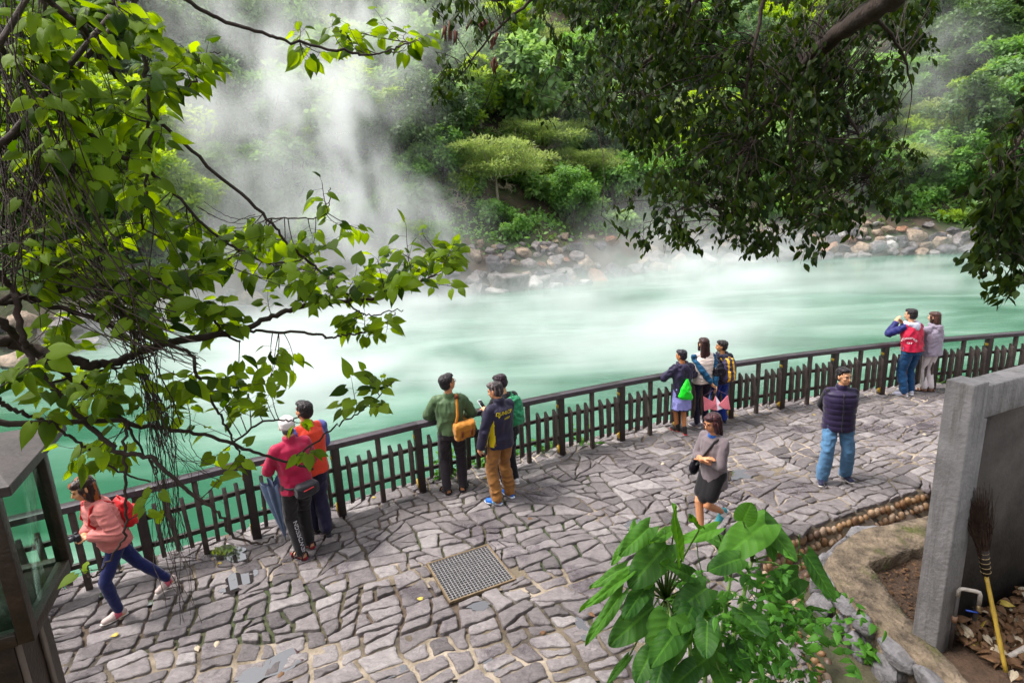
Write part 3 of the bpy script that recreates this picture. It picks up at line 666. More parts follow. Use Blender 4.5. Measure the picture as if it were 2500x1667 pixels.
def sph(r, n):
    v = r.normal(size=(n, 3)); return v / np.linalg.norm(v, axis=1)[:, None]
M['leaf_pale'] = leafmat('leaf_pale', (.10, .20, .05), (.28, .44, .15), .42, .6)
M['leaf_feather'] = leafmat('leaf_feather', (.13, .21, .05), (.32, .40, .14), .45, .65)
M['leaf_bright'] = leafmat('leaf_bright', (.12, .25, .02), (.33, .46, .05), .48, .55)
M['leaf_dark'] = leafmat('leaf_dark', (.028, .075, .02), (.10, .18, .05), .32, .5)
M['leaf_mid'] = leafmat('leaf_mid', (.06, .16, .03), (.23, .42, .10), .4, .55)
M['leaf_grey'] = leafmat('leaf_grey', (.08, .155, .07), (.22, .33, .16), .4, .6)
M['grass_blade'] = leafmat('grass_blade', (.07, .13, .02), (.22, .27, .07), .35, .6)
def crown_clumps(r, kind, rad, n):
    """clump centres spread through the crown's volume, uneven"""
    c = []
    while len(c) < n:
        p = r.uniform(-1, 1, 3)
        q = np.linalg.norm(p)
        if q > 1: continue
        if r.random() < .14: p = p / q * r.uniform(1.0, 1.35); p[2] = abs(p[2]) * .9
        if kind == 'flat':
            c.append(p * rad * [1, 1, .35] + [0, 0, r.choice([-.35, .1, .5]) * rad[2]])
        else:
            if q < .45 and r.random() < .7: continue
            c.append(p * rad)
    return np.array(c)
def make_tree(name, seed, kind, rad, zc, ncl, per, size, leaf, mleaf, clr, mbark='bark', trunk_r=.16):
    r = np.random.default_rng(seed); cl = crown_clumps(r, kind, np.asarray(rad), ncl) + [0, 0, zc]
    mb = MB()
    for c in cl:
        n = int(per * r.uniform(.6, 1.4)); cr = clr * r.uniform(.6, 1.3)
        u = sph(r, n); u[:, 2] = np.where(r.random(n) < .7, np.abs(u[:, 2]), u[:, 2])
        rad_ = r.random(n) ** .5
        off = u * rad_[:, None] * cr * ([1.25, 1.25, .38] if kind == 'flat' else [1, 1, .8])
        P = c + off; out = unit(c - [0, 0, zc - rad[2] * .5])
        nrm = u * .55 + out * .4 + [0, 0, .8] + r.normal(0, .3, (n, 3))
        if kind == 'flat': nrm = r.normal(0, .25, (n, 3)) + [0, 0, 1]
        d = u * .8 + r.normal(0, .5, (n, 3)) - [0, 0, .35 if kind != 'flat' else .05]
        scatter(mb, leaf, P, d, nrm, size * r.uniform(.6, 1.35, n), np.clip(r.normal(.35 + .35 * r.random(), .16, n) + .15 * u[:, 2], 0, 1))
    tk = MB(); base = np.array([0, 0, -1.0]); fork = np.array([r.normal(0, .2), r.normal(0, .2), max(zc - rad[2] * .75, .6)])
    tk.tube([base, base * .4 + fork * .3 + [.1, 0, 0], fork], [trunk_r, trunk_r * .85, trunk_r * .7], 8)
    for k in range(min(ncl, 16)):
        c = cl[k]; mid = fork * .5 + c * .5 + r.normal(0, .2, 3) - [0, 0, .15 * rad[2]]
        tk.tube([fork, mid, c], [trunk_r * .45, trunk_r * .25, .02], 5)
        for _ in range(2):
            e = c + r.normal(0, clr * .6, 3); tk.tube([mid * .4 + c * .6, e], [trunk_r * .15, .01], 4, cap=False)
    return (mb.mesh(name + '_crown', M[mleaf]), tk.mesh(name + '_trunk', M[mbark]))
PROTO = {
 'broad': [make_tree('broadleaf_tree', 10 + i, 'round', (2.6, 2.6, 2.2), 4.2, 46, 120, .48, LEAF_KITE, 'leaf_pale', .85) for i in range(2)],
 'feather': [make_tree('feathery_tree', 20 + i, 'flat', (3.4, 3.0, 1.3), 2.7, 44, 230, .26, LEAF_SLIM, 'leaf_feather', .95, 'bark_pale', .11) for i in range(2)],
 'bushy': [make_tree('bushy_tree', 30 + i, 'round', (2.4, 2.4, 2.6), 3.6, 60, 150, .26, LEAF_KITE, 'leaf_bright', .62) for i in range(2)],
 'dark': [make_tree('evergreen_tree', 40 + i, 'round', (2.8, 2.8, 2.8), 4.4, 52, 130, .32, LEAF_KITE, 'leaf_dark', .8) for i in range(2)],
 'mid': [make_tree('leafy_tree', 50 + i, 'round', (2.6, 2.4, 2.2), 4.0, 50, 140, .30, LEAF_OVAL, 'leaf_mid', .75) for i in range(2)],
 'grey': [make_tree('misty_tree', 60 + i, 'round', (2.5, 2.5, 2.5), 4.2, 50, 150, .26, LEAF_KITE, 'leaf_grey', .8, 'bark_pale') for i in range(1)],
 'shrub': [make_tree('shrub', 70 + i, 'round', (1.3, 1.3, .8), .8, 22, 80, .30, LEAF_OVAL, 'leaf_mid', .5, 'bark', .05) for i in range(2)],
 'bigshrub': [make_tree('shrub', 84 + i, 'round', (1.5, 1.5, .9), .9, 20, 60, .50, LEAF_OVAL, 'leaf_pale', .55, 'bark', .05) for i in range(2)],
 'lowshrub': [make_tree('shrub', 76 + i, 'round', (1.5, 1.3, .7), .6, 22, 110, .20, LEAF_KITE, 'leaf_bright', .5, 'bark', .05) for i in range(1)],
}
TEXT = {'broad': ('broadleaf_tree', 'pale drooping broadleaf tree'), 'feather': ('feathery_tree', 'flat topped feathery tree'), 'bushy': ('bushy_tree', 'bright yellow green bushy tree'),
        'dark': ('evergreen_tree', 'dark dense evergreen tree'), 'mid': ('leafy_tree', 'mid green leafy tree'), 'grey': ('misty_tree', 'grey green fine leaved tree'), 'shrub': ('shrub', 'round green shrub'), 'lowshrub': ('shrub', 'low yellow green shrub'), 'bigshrub': ('shrub', 'pale large leaved shrub')}
placed = []
def plant(kind, p, s, rz, sz=1.0, seed=0):
    cm, tm = PROTO[kind][seed % len(PROTO[kind])]
    t = thing(TEXT[kind][0], None, 'tree' if 'tree' in TEXT[kind][0] else 'shrub', tuple(p), rz); t.scale = (s, s, s * sz)
    obj('trunk', tm, None, t); obj('crown', cm, None, t); placed.append((kind, t, np.array(p))); return t
rv = np.random.default_rng(17)
FEATURE = [('feather', 1215, 500, .95), ('feather', 1330, 420, 1.0), ('feather', 1100, 330, .8), ('feather', 1430, 470, .85), ('feather', 2330, 400, 1.25), ('feather', 1290, 330, .9),
           ('broad', 840, 440, 1.0), ('broad', 930, 420, .95), ('broad', 760, 400, .9), ('broad', 1000, 270, 1.0), ('broad', 1080, 210, 1.0), ('broad', 890, 300, 1.0), ('broad', 1050, 400, .8),
           ('bushy', 380, 560, 1.15), ('bushy', 450, 640, .9), ('bushy', 300, 480, 1.2), ('bushy', 180, 600, 1.2), ('bushy', 60, 640, 1.1), ('bushy', 720, 480, .8), ('bushy', 100, 470, 1.2), ('bushy', 1620, 470, 1.0), ('bushy', 1720, 400, 1.0),
           ('mid', 1080, 480, .7), ('mid', 1000, 520, .55), ('mid', 1400, 560, .6), ('mid', 1550, 540, .8), ('mid', 1650, 545, .8), ('mid', 2250, 490, .8), ('mid', 2330, 500, .8), ('mid', 2100, 510, .8),
           ('dark', 1000, 480, .7), ('dark', 560, 500, .9), ('dark', 600, 380, .9), ('dark', 1420, 380, .9), ('dark', 1500, 300, 1), ('dark', 2450, 200, 1.2), ('dark', 2380, 250, 1.1), ('dark', 1180, 260, 1.0),
           ('grey', 700, 100, 1.1), ('grey', 600, 180, 1.1), ('grey', 480, 420, 1.0), ('grey', 540, 330, 1.0), ('mid', 2280, 130, 1.1), ('broad', 2420, 110, 1.1), ('mid', 2200, 320, 1.0), ('bushy', 2230, 420, .8)]
for i, (k, px, py, s) in enumerate(FEATURE):
    plant(k, on_bank(px, py), s * 1.22 * rv.uniform(.95, 1.08), rv.uniform(0, 6.28), rv.uniform(.9, 1.1), i)
# the rest of the wooded slope
cnt = 0; pos = [p for _, _, p in placed]
while cnt < 190:
    px, py = rv.uniform(-60, 2560), rv.uniform(-120, 560); p = on_bank(px, py); s_ = float(shore_sd(p[0], p[1]))
    if s_ < 8: continue
    dd = min(np.hypot(*(p - q)[:2]) for q in pos)
    if dd < 1.7: cnt += .2; continue
    k = rv.choice(['broad', 'mid', 'dark', 'bushy', 'grey', 'feather'], p=[.22, .26, .18, .14, .12, .08]); plant(k, p, rv.uniform(.85, 1.5), rv.uniform(0, 6.28), rv.uniform(.85, 1.2), int(rv.integers(9))); pos.append(p); cnt += 1
cnt = 0
while cnt < 170:
    px, py = rv.uniform(-50, 2550), rv.uniform(330, 640); p = on_bank(px, py); s_ = float(shore_sd(p[0], p[1]))
    if not 4.0 < s_ < 22: continue
    plant(rv.choice(['shrub', 'lowshrub', 'bigshrub']), p, rv.uniform(.55, 1.0) + .03 * s_, rv.uniform(0, 6.28), rv.uniform(.8, 1.2), int(rv.integers(9))); cnt += 1
# palms with sword leaves, grass tussocks, bare fallen branches
def rosette(seed, n, L, wid, droop, m):
    r = np.random.default_rng(seed); mb = MB()
    for k in range(n):
        a = r.uniform(0, 2 * PI); el = r.uniform(.1, 1.45); l = L * r.uniform(.7, 1.2); q = np.linspace(0, 1, 5)
        hx = q * l * math.cos(el); hz = q * l * math.sin(el) - droop * q ** 2 * l; ww = wid * np.sin(np.clip(q * .9 + .12, 0, 1) * PI) + .004
        C_ = np.stack([hx * math.cos(a), hx * math.sin(a), hz], -1); sd = np.array([-math.sin(a), math.cos(a), 0])
        V = np.concatenate([C_ + ww[:, None] * sd, C_ - ww[:, None] * sd]); mb.add(V, [(i, i + 1, i + 6, i + 5) for i in range(4)], 0, float(r.random()))
    return mb.mesh('leaves', M[m])
drac = [rosette(1, 60, 1.0, .035, .45, 'leaf_grey'), rosette(2, 60, 1.0, .035, .45, 'leaf_grey')]; tus = [rosette(3, 130, 1.5, .012, .75, 'grass_blade'), rosette(4, 110, 1.2, .012, .8, 'grass_blade')]
trk = MB(); trk.tube([(0, 0, -.6), (.05, 0, .8), (0, .05, 1.6)], [.09, .07, .06], 7); trk = trk.mesh('stem', M['bark_pale'])
palms = []
for i, (px, py, s) in enumerate([(925, 470, 1.0), (985, 470, 1.1), (1035, 480, .9), (960, 500, .8), (1130, 420, .8), (1010, 510, .9), (905, 500, .9)]):
    t = thing('dragon_tree', None, 'tree', tuple(on_bank(px, py)), rv.uniform(0, 6)); t.scale = (s,) * 3; obj('stem', trk, None, t); l = obj('leaves', drac[i % 2], None, t); l.location = (0, .05, 1.6); palms.append(t)
tufts = []
for i, (px, py, s) in enumerate([(1310, 560, 1.0), (1380, 555, 1.1), (1345, 585, .9), (1250, 575, .7), (1150, 470, .9), (1440, 590, .9), (1080, 590, .6), (1700, 590, .8), (1270, 545, .9), (2150, 540, .8), (1380, 600, .7)]):
    o = obj('grass_tussock', tus[i % 2], None, None, True, tuple(on_bank(px, py))); o.scale = (s,) * 3; o.rotation_euler = (0, 0, rv.uniform(0, 6)); tag(o, None, 'grass tussock'); tufts.append(o)
def dead_branch(seed, L, n=9):
    r = np.random.default_rng(seed); mb = MB()
    def grow(p, d, l, rad, dep):
        q = [p]; 
        for k in range(4): d = unit(d + r.normal(0, .22, 3) - [0, 0, .10]); q.append(q[-1] + d * l / 4)
        mb.tube(q, np.linspace(rad, rad * .5, 5), 5)
        if dep: 
            for k in range(3 if dep > 1 else 2): grow(q[int(r.integers(1, 5))], unit(d + r.normal(0, .6, 3)), l * r.uniform(.5, .8), rad * .5, dep - 1)
    for k in range(n): a = r.uniform(0, 2 * PI); grow(np.zeros(3), unit([math.cos(a), math.sin(a), r.uniform(.1, .9)]), L * r.uniform(.6, 1.1), .05, 2)
    return mb
M['deadwood'] = mat('deadwood', (.42, .34, .26), .85, .3, 10, .2)
for (px, py, L, lb) in [(1110, 515, 1.5, 'bare pale fallen branches fanning out left of the grass tussocks'), (1230, 470, .8, 'bare twiggy dead crown under the flat topped tree'), (1560, 545, 1.0, 'thin bare dead branch lying low on the green bank')]:
    o = obj('dead_branches', dead_branch(px, L), M['deadwood'], None, True, tuple(on_bank(px, py) + [0, 0, .3])); tag(o, lb, 'dead branches')
# undergrowth that covers the bank: nobody could count it
def undergrowth():
    mb = MB(); r = np.random.default_rng(44); n = 230000
    t = r.random(n); x = r.uniform(-45, 75, n); y = r.uniform(14, 115, n); s = shore_sd(x, y)
    dens = np.clip((s - 2.6) / 2, 0, 1) * np.clip(1.4 - s / 45, .12, 1)
    nz = vnoise(np.stack([x * .35, y * .35, 0 * x], -1), 5); k = (r.random(n) < dens * np.clip(.75 + nz, .1, 1)) & (np.abs(x) < y * 1.05 + 8); x, y = x[k], y[k]; n = len(x)
    z = ground_h(x, y) + r.random(n) ** 1.6 * 1.0 * (.4 + .6 * (vnoise(np.stack([x * .8, y * .8, 0 * x], -1), 8) * .5 + .5))
    nrm = r.normal(0, .45, (n, 3)) + [0, -.25, 1]; d = r.normal(0, 1, (n, 3)) - [0, .3, .3]
    tone = np.clip(.45 + .35 * vnoise(np.stack([x * .22, y * .22, 0 * x + 9], -1), 2) + r.normal(0, .15, n), 0, 1)
    scatter(mb, LEAF_KITE, np.stack([x, y, z], -1), d, nrm, r.uniform(.18, .5, n), tone); return mb
tag(obj('undergrowth', undergrowth(), M['leaf_mid']), 'leafy green undergrowth covering the far bank', 'undergrowth', kind='stuff')
# ---- boulders along the waterline
def boulder_mesh(seed, m):
    mb = MB(); r = np.random.default_rng(seed); rock(mb, (0, 0, 0), (1, r.uniform(.7, .95), r.uniform(.55, .85)), seed, 34, 22, .16, 1.5, None, .5, .97 if seed % 3 else .93)
    return mb.mesh('boulder', m)
def boulder_mat(name, c):
    m = mat(name, c, .85, .55, 3.2, .9, 9, bdist=.08); return m
BM = {'grey': boulder_mat('boulder_grey', (.19, .165, .16)), 'dark': boulder_mat('boulder_dark', (.095, .085, .09)), 'tan': boulder_mat('boulder_tan', (.25, .185, .135)), 'rust': boulder_mat('boulder_rust', (.24, .12, .07)), 'pale': boulder_mat('boulder_pale', (.36, .33, .31))}
BOM = {k: [boulder_mesh(100 + 7 * i + j, m) for j in range(4)] for i, (k, m) in enumerate(BM.items())}
boul = []; rb2 = np.random.default_rng(8)
A = densify(SHORE[3:-1], 60); cum = np.concatenate([[0], np.cumsum(np.hypot(*np.diff(A, axis=0).T))])
def put_boulder(s, inl, size, tone, z=None):
    p = np.array([np.interp(s, cum, A[:, 0]), np.interp(s, cum, A[:, 1])]); p2 = np.array([np.interp(s + .3, cum, A[:, 0]), np.interp(s + .3, cum, A[:, 1])]); t = unit(p2 - p); n = np.array([-t[1], t[0]])
    q = p + n * inl; zz = float(ground_h(q[0], q[1])) + size * .22 if z is None else z
    o = obj('boulder', BOM[tone][int(rb2.integers(4))], None, None, True, (q[0], q[1], zz)); o.scale = (size, size, size * rb2.uniform(.8, 1.05)); o.rotation_euler = (rb2.normal(0, .25), rb2.normal(0, .25), rb2.uniform(0, 6.28)); boul.append((o, tone, size, inl)); return o
tones = ['grey', 'grey', 'dark', 'dark', 'tan', 'rust', 'pale']; TP = [.26, .12, .2, .08, .2, .06, .08]
s = 0
rows = [(.1, .80), (.95, .68), (1.75, .60), (2.5, .52), (3.3, .44)]
for ri, (inl, base) in enumerate(rows):
    s = rb2.uniform(0, .6)
    while s < cum[-1] - .4 and len(boul) < 285:
        size = base * rb2.uniform(.55, 1.4); p = np.array([np.interp(s + size, cum, A[:, 0]), np.interp(s + size, cum, A[:, 1])])
        q = (p - [0, 0]); u_ = 1250 + FPX * q[0] / (q[1] * .97)
        vis = -50 < u_ < 2480
        # fewest stones where the bare earth slope comes down, in the middle
        gap = 1500 < u_ < 1640 and ri > 0 and rb2.random() < .7
        if vis and not gap and not (u_ < 650 and ri > 2): put_boulder(s + size, inl + rb2.normal(0, .15), size, tones[int(rb2.choice(7, p=TP))])
        s += size * (1.75 if u_ > 640 else 2.6)
for s_px, sz, tone in [(1262, 1.5, 'grey'), (1340, .85, 'grey'), (1180, .9, 'grey'), (1220, .8, 'pale'), (1360, .75, 'pale'), (1455, .7, 'pale'), (1400, .7, 'dark'), (1330, .7, 'rust'), (1430, .8, 'tan')]:
    g = gp(s_px, 715 - (s_px - 1250) * .1, ZW); k = np.argmin(np.hypot(A[:, 0] - g[0], A[:, 1] - g[1])); put_boulder(cum[k], .15 if tone != 'pale' else -.25, sz, tone, ZW + (.25 if tone != 'pale' else -.05) * sz)
# ================================================================== NEAR FOLIAGE
def heart_leaf(n=5, wid=.40, tip=.5, fold=.10, droop=.22):
    """pointed heart: rows from the stalk to the tip, creased along the midrib"""
    ys = np.array([-.06, .06, .22, .42, .62, .8, .92, 1.0]); ws = np.array([.55, .86, 1.0, .92, .66, .32, .11, .0]) * wid
    V = []
    for y, w_ in zip(ys, ws):
        z = -droop * y * y
        V += [(-w_, y - (.06 if y < 0 else 0), z - fold * w_ * .8), (-w_ * .5, y, z + fold * w_ * .9), (0, y + (.10 if y < 0 else 0), z - .02), (w_ * .5, y, z + fold * w_ * .9), (w_, y - (.06 if y < 0 else 0), z - fold * w_ * .8)]
    F = [(i * 5 + k, i * 5 + k + 1, (i + 1) * 5 + k + 1, (i + 1) * 5 + k) for i in range(len(ys) - 1) for k in range(4)]
    return np.array(V), np.array(F)
HEART = heart_leaf(); HEART2 = heart_leaf(wid=.36, fold=.35, droop=.4); OVAL = heart_leaf(wid=.27, fold=.22, droop=.3)
OVAL_S = (np.array([(0, 0, 0), (.24, .3, .05), (.25, .6, .02), (0, 1, -.12), (-.25, .6, .02), (-.24, .3, .05), (0, .45, -.04)]), np.array([(0, 1, 6, 6), (1, 2, 6, 6), (2, 3, 6, 6), (3, 4, 6, 6), (4, 5, 6, 6), (5, 0, 6, 6)])[:, :3])
def veined(name, c, c2, trans, rough, spec, vs=26):
    m = leafmat(name, c, c2, trans, rough, spec); T = NT(m); b = T.N['Principled BSDF']
    tc = T.n('ShaderNodeTexCoord'); n = T.n('ShaderNodeTexNoise'); n.inputs['Scale'].default_value = vs; n.inputs['Detail'].default_value = 4; T.l(tc.outputs['Object'], n.inputs['Vector'])
    bp = T.n('ShaderNodeBump'); bp.inputs['Strength'].default_value = .35; bp.inputs['Distance'].default_value = .01; T.l(n.outputs[0], bp.inputs['Height']); T.l(bp.outputs[0], b.inputs['Normal']); return m
M['mulberry'] = veined('mulberry_leaf', (.026, .062, .008), (.235, .36, .035), .62, .55, .18)  # wide tint range; its dark end paints leaves seen in silhouette
M['camphor'] = veined('camphor_leaf', (.008, .020, .004), (.065, .110, .016), .36, .5, .14)
M['bigleaf'] = veined('big_leaf', (.012, .052, .008), (.085, .23, .022), .34, .55, .2, 14)
M['vine_leaf'] = veined('vine_leaf', (.04, .14, .015), (.10, .27, .03), .35, .5, .2)
rn = np.random.default_rng(23)
def poly3(pts, n=8, jit=.0):
    """smooth curve through (x, y, depth) sightings, resampled"""
    P = np.array([at(x, y, w_) for x, y, w_ in pts]); m = len(P); out = []
    for i in range(m - 1):
        p0, p1, p2, p3 = P[max(i - 1, 0)], P[i], P[i + 1], P[min(i + 2, m - 1)]
        for k in range(n):
            t = k / n; out.append(.5 * ((2 * p1) + (-p0 + p2) * t + (2 * p0 - 5 * p1 + 4 * p2 - p3) * t * t + (-p0 + 3 * p1 - 3 * p2 + p3) * t ** 3))
    out = np.array(out + [P[-1]]); return out + rn.normal(0, jit, out.shape) if jit else out
def z1(L, w0, w1, s=2.8, ox=0, oy=0): return [(ox + x / s, oy + y / s, w0 + (w1 - w0) * i / max(len(L) - 1, 1)) for i, (x, y) in enumerate(L)]
# --- paper mulberry whose boughs hang across the view on the pond side
BR = [  # polyline, start radius, end radius
 (z1([(-400, 800), (0, 790), (150, 825), (430, 910), (620, 945), (740, 945), (900, 890), (1100, 815), (1350, 770), (1550, 735), (1700, 700), (1900, 610), (2080, 550), (2352, 520)], 2.15, 2.9, oy=550) + z1([(100, 510), (280, 485), (440, 430), (560, 375), (660, 330), (740, 260)], 2.95, 3.25, ox=830, oy=550), .024, .005),
 (z1([(-300, 480), (0, 650), (100, 750), (250, 880), (450, 1020), (640, 1150), (870, 1350), (1180, 1390), (1400, 1430), (1700, 1530), (1900, 1600), (2150, 1660)], 2.0, 2.9, oy=550), .016, .006),
 (z1([(250, -120), (330, 0), (540, 180), (600, 260), (740, 470), (870, 580), (1000, 730), (1200, 930), (1530, 1230), (1830, 1500), (1950, 1650), (2100, 1780), (2250, 1910), (2400, 2040)], 2.0, 3.0), .0125, .005),
 (z1([(-200, 150), (0, 320), (200, 500), (430, 690), (700, 1000), (920, 1110), (1030, 1170), (1200, 1330), (1430, 1568), (1640, 1700), (1830, 1790), (2060, 1780)], 2.0, 2.8), .0125, .004),
 (z1([(900, -60), (910, 0), (960, 230), (1010, 570), (1020, 800), (1030, 1000), (1000, 1200), (975, 1568)], 2.3, 2.4), .011, .005),
 (z1([(1050, -120), (1260, 0), (1500, 130), (1800, 230), (2000, 290), (2352, 350), (2475, 378), (2615, 360), (2725, 320), (2790, 285)], 2.5, 3.1), .010, .003),
 (z1([(-200, 560), (0, 530), (200, 490), (450, 440), (700, 400), (1000, 360), (1090, 360), (1180, 440), (1300, 540), (1450, 640), (1540, 740), (1640, 800)], 2.1, 2.7, oy=550), .0125, .005),
 (z1([(-100, 270), (0, 350), (120, 470), (250, 520), (500, 590), (750, 680), (1000, 750), (1130, 810), (1290, 870), (1330, 990), (1400, 1110), (1480, 1260), (1560, 1400), (1620, 1520), (1700, 1640)], 2.05, 2.8, oy=550), .013, .004),
 (z1([(100, 470), (150, 750), (190, 880), (300, 1050), (430, 1180), (560, 1330), (700, 1450), (830, 1568), (1010, 1575), (1200, 1740), (1350, 1860), (1500, 1970), (1570, 2100), (1700, 2160), (1800, 2170), (1870, 2120)], 2.1, 2.5, oy=550), .013, .004),
 (z1([(860, -220), (860, 0), (860, 300), (860, 520), (800, 650), (700, 790), (630, 835), (540, 790)], 2.3, 2.3, oy=1107), .006, .003),
 (z1([(-100, 1150), (0, 1210), (100, 1260), (230, 1310), (380, 1370), (520, 1480), (650, 1568), (800, 1680), (1030, 1750)], 2.0, 2.4, oy=550), .009, .004),
 (z1([(870, 1350), (900, 1420), (1000, 1560), (1080, 1700)], 2.5, 2.5, oy=550), .008, .004),
 (z1([(1600, 1480), (1780, 1350), (1900, 1335), (2000, 1330), (2060, 1290)], 2.8, 2.9, oy=550), .006, .003),
 (z1([(1980, 1640), (2050, 1560), (2200, 1450), (2300, 1370), (2424, 1300), (2504, 1240), (2574, 1190), (2694, 1060)], 2.8, 3.0, oy=550), .006, .0025),
 (z1([(1550, 735), (1700, 720), (1900, 730), (2140, 740), (2250, 770), (2352, 750), (2474, 735), (2624, 670), (2704, 600)], 2.75, 3.0, oy=550), .008, .003),
 (z1([(2374, 520), (2454, 590), (2554, 615), (2654, 590), (2754, 580)], 2.95, 3.1, oy=550), .005, .0025),
 (z1([(1830, 1500), (2050, 1490), (2200, 1480), (2250, 1400), (2255, 1280)], 2.95, 3.0), .004, .0025),
 (z1([(560, 180), (640, 90), (780, 0), (850, -60)], 2.1, 2.2), .009, .005),
 (z1([(1020, 570), (1130, 620), (1240, 630), (1330, 560), (1340, 480), (1300, 380)], 2.4, 2.6), .005, .003),
 (z1([(1340, 520), (1420, 430), (1430, 370), (1500, 360)], 2.5, 2.6), .004, .002),
 (z1([(300, -50), (290, 250), (440, 480), (520, 640)], 2.1, 2.2), .007, .004),
 (z1([(240, 280), (370, 680), (440, 900), (520, 1110)], 2.15, 2.2), .008, .004),
 (z1([(300, 1080), (700, 990), (820, 960), (1000, 900), (1140, 840)], 2.3, 2.6, oy=550), .006, .003),
]
BASE_T = np.array([-1.95, 1.2, 2.2])
mul = thing('mulberry_tree', 'paper mulberry boughs with heart shaped yellow green leaves hanging over the rail', 'tree', tuple(BASE_T))
mb = MB(); BPTS = []
for L, r0, r1 in BR:
    P = poly3(L, 6, .004); mb.tube(P - BASE_T, np.linspace(r0, r1, len(P)) * (1 + .12 * vnoise(np.column_stack([P * 9]), 3)), 8); BPTS.append(P)
tr = np.array([(-1.95, 1.2, 2.0), (-2.1, 1.35, 2.8), (-2.2, 1.6, 3.4), (-2.25, 1.8, 3.9)]); mb.tube(tr - BASE_T, [.10, .085, .07, .05], 10)
for P in BPTS[:11:1]:
    if P[0][0] < -1.2: mb.tube(np.array([tr[2] + [0, 0, .2], tr[2] * .4 + P[0] * .6, P[0]]) - BASE_T, [.016, .012, .009], 7)
obj('boughs', mb, M['bark_dark'], mul)
BALL = np.concatenate(BPTS)
BLOBS = [  # centre, half sizes (photo sighting), leaves, depth, spread, size
 (120, 80, 150, 100, 46, 2.15), (330, 80, 120, 100, 34, 2.25), (230, 230, 150, 110, 44, 2.2), (90, 330, 110, 130, 34, 2.1), (290, 330, 120, 90, 26, 2.25), (230, 480, 160, 90, 40, 2.25), (420, 120, 70, 120, 16, 2.35),
 (480, 150, 90, 90, 24, 2.55), (770, 90, 52, 80, 19, 2.95), (850, 75, 45, 75, 14, 3.05), (985, 95, 55, 60, 17, 3.1), (808, 462, 38, 48, 9, 3.0), (420, 255, 50, 40, 8, 2.4),
 (690, 640, 165, 80, 84, 2.85), (950, 640, 160, 80, 76, 3.05), (1085, 620, 65, 70, 24, 3.2), (880, 780, 85, 55, 26, 2.95), (790, 720, 120, 50, 26, 2.9), (250, 690, 240, 120, 110, 2.35), (470, 620, 130, 90, 54, 2.6), (500, 760, 150, 60, 34, 2.6), (100, 600, 110, 80, 34, 2.2),
 (590, 950, 130, 70, 46, 2.7), (670, 905, 60, 40, 14, 2.8), (180, 960, 180, 80, 40, 2.25), (60, 920, 70, 50, 14, 2.1), (400, 1000, 120, 80, 20, 2.45), (520, 1120, 140, 24, 12, 2.6), (250, 1105, 120, 30, 16, 2.3), (900, 950, 80, 50, 22, 2.95), (728, 1015, 34, 30, 4, 2.85), (740, 1108, 50, 18, 6, 2.8), (345, 1235, 36, 16, 4, 2.3), (372, 1250, 14, 20, 2, 2.3), (385, 520, 90, 60, 20, 2.45), (200, 1390, 30, 14, 2, 2.3)]
def leaves_on_twigs(mb_leaf, mb_twig, blobs, BALL, base, tpls, size, tone, per=5, grav=.55, petiole=.045, pull=.5):
    for cx, cy, rx, ry, n, w_ in blobs:
        n = int(n * 1.8) if n > 12 else n
        k = max(1, round(n / per)); left = n
        for i in range(k):
            m = per if i < k - 1 else max(1, n - per * (k - 1))
            e = at(cx + np.clip(rn.normal(0, .5), -1.1, 1.1) * rx, cy + np.clip(rn.normal(0, .5), -1.1, 1.1) * ry, w_ * rn.uniform(.92, 1.1))
            d = np.linalg.norm(BALL - e, axis=1); j = np.argsort(d)[min(int(rn.exponential(2)), len(d) - 1)]; b = BALL[j]
            L = np.linalg.norm(e - b)
            mid = (b + e) / 2 + rn.normal(0, .06 * L, 3) - [0, 0, .08 * L]; t = np.linspace(0, 1, 6)[:, None]; C_ = (1 - t) ** 2 * b + 2 * t * (1 - t) * mid + t * t * e
            mb_twig.tube(C_ - base, np.linspace(.0028, .0013, 6), 4, cap=False)
            td = unit(C_[-1] - C_[-3])
            for q in range(m):
                s = 1 - (q / max(m, 1)) * min(.75, .30 / max(L, .05)); p = C_[0] + 0; f = s * 5; a = int(min(f, 4.999)); p = C_[a] + (C_[a + 1] - C_[a]) * (f - a)
                side = unit(np.cross(td, [0, 0, 1])) * (1 if q % 2 else -1) if q else td
                dr = unit(side * .9 + td * .5 - np.array([0, 0, grav]) + rn.normal(0, .38, 3)); pt = unit(dr + [0, 0, .5])
                lb = p + pt * petiole * rn.uniform(.6, 1.3); mb_twig.tube(np.array([p, lb]) - base, [.0011, .0009], 3, cap=False)
                nr = unit(np.array([0, -.45, .9]) + rn.normal(0, .45, 3)); sz = size * rn.uniform(.6, 1.25)
                scatter(mb_leaf, tpls[int(rn.integers(len(tpls)))], (lb - base)[None], dr[None], nr[None], np.array([sz]), [np.clip(rn.normal(tone, .36), 0, 1)], np.array([rn.uniform(.8, 1.1)]))
lb_, tw_ = MB(), MB()
leaves_on_twigs(lb_, tw_, BLOBS, BALL, BASE_T, [HEART, HEART2, HEART2], .077, .6)
obj('twigs', tw_, M['bark'], mul); obj('leaves', lb_, M['mulberry'], mul)
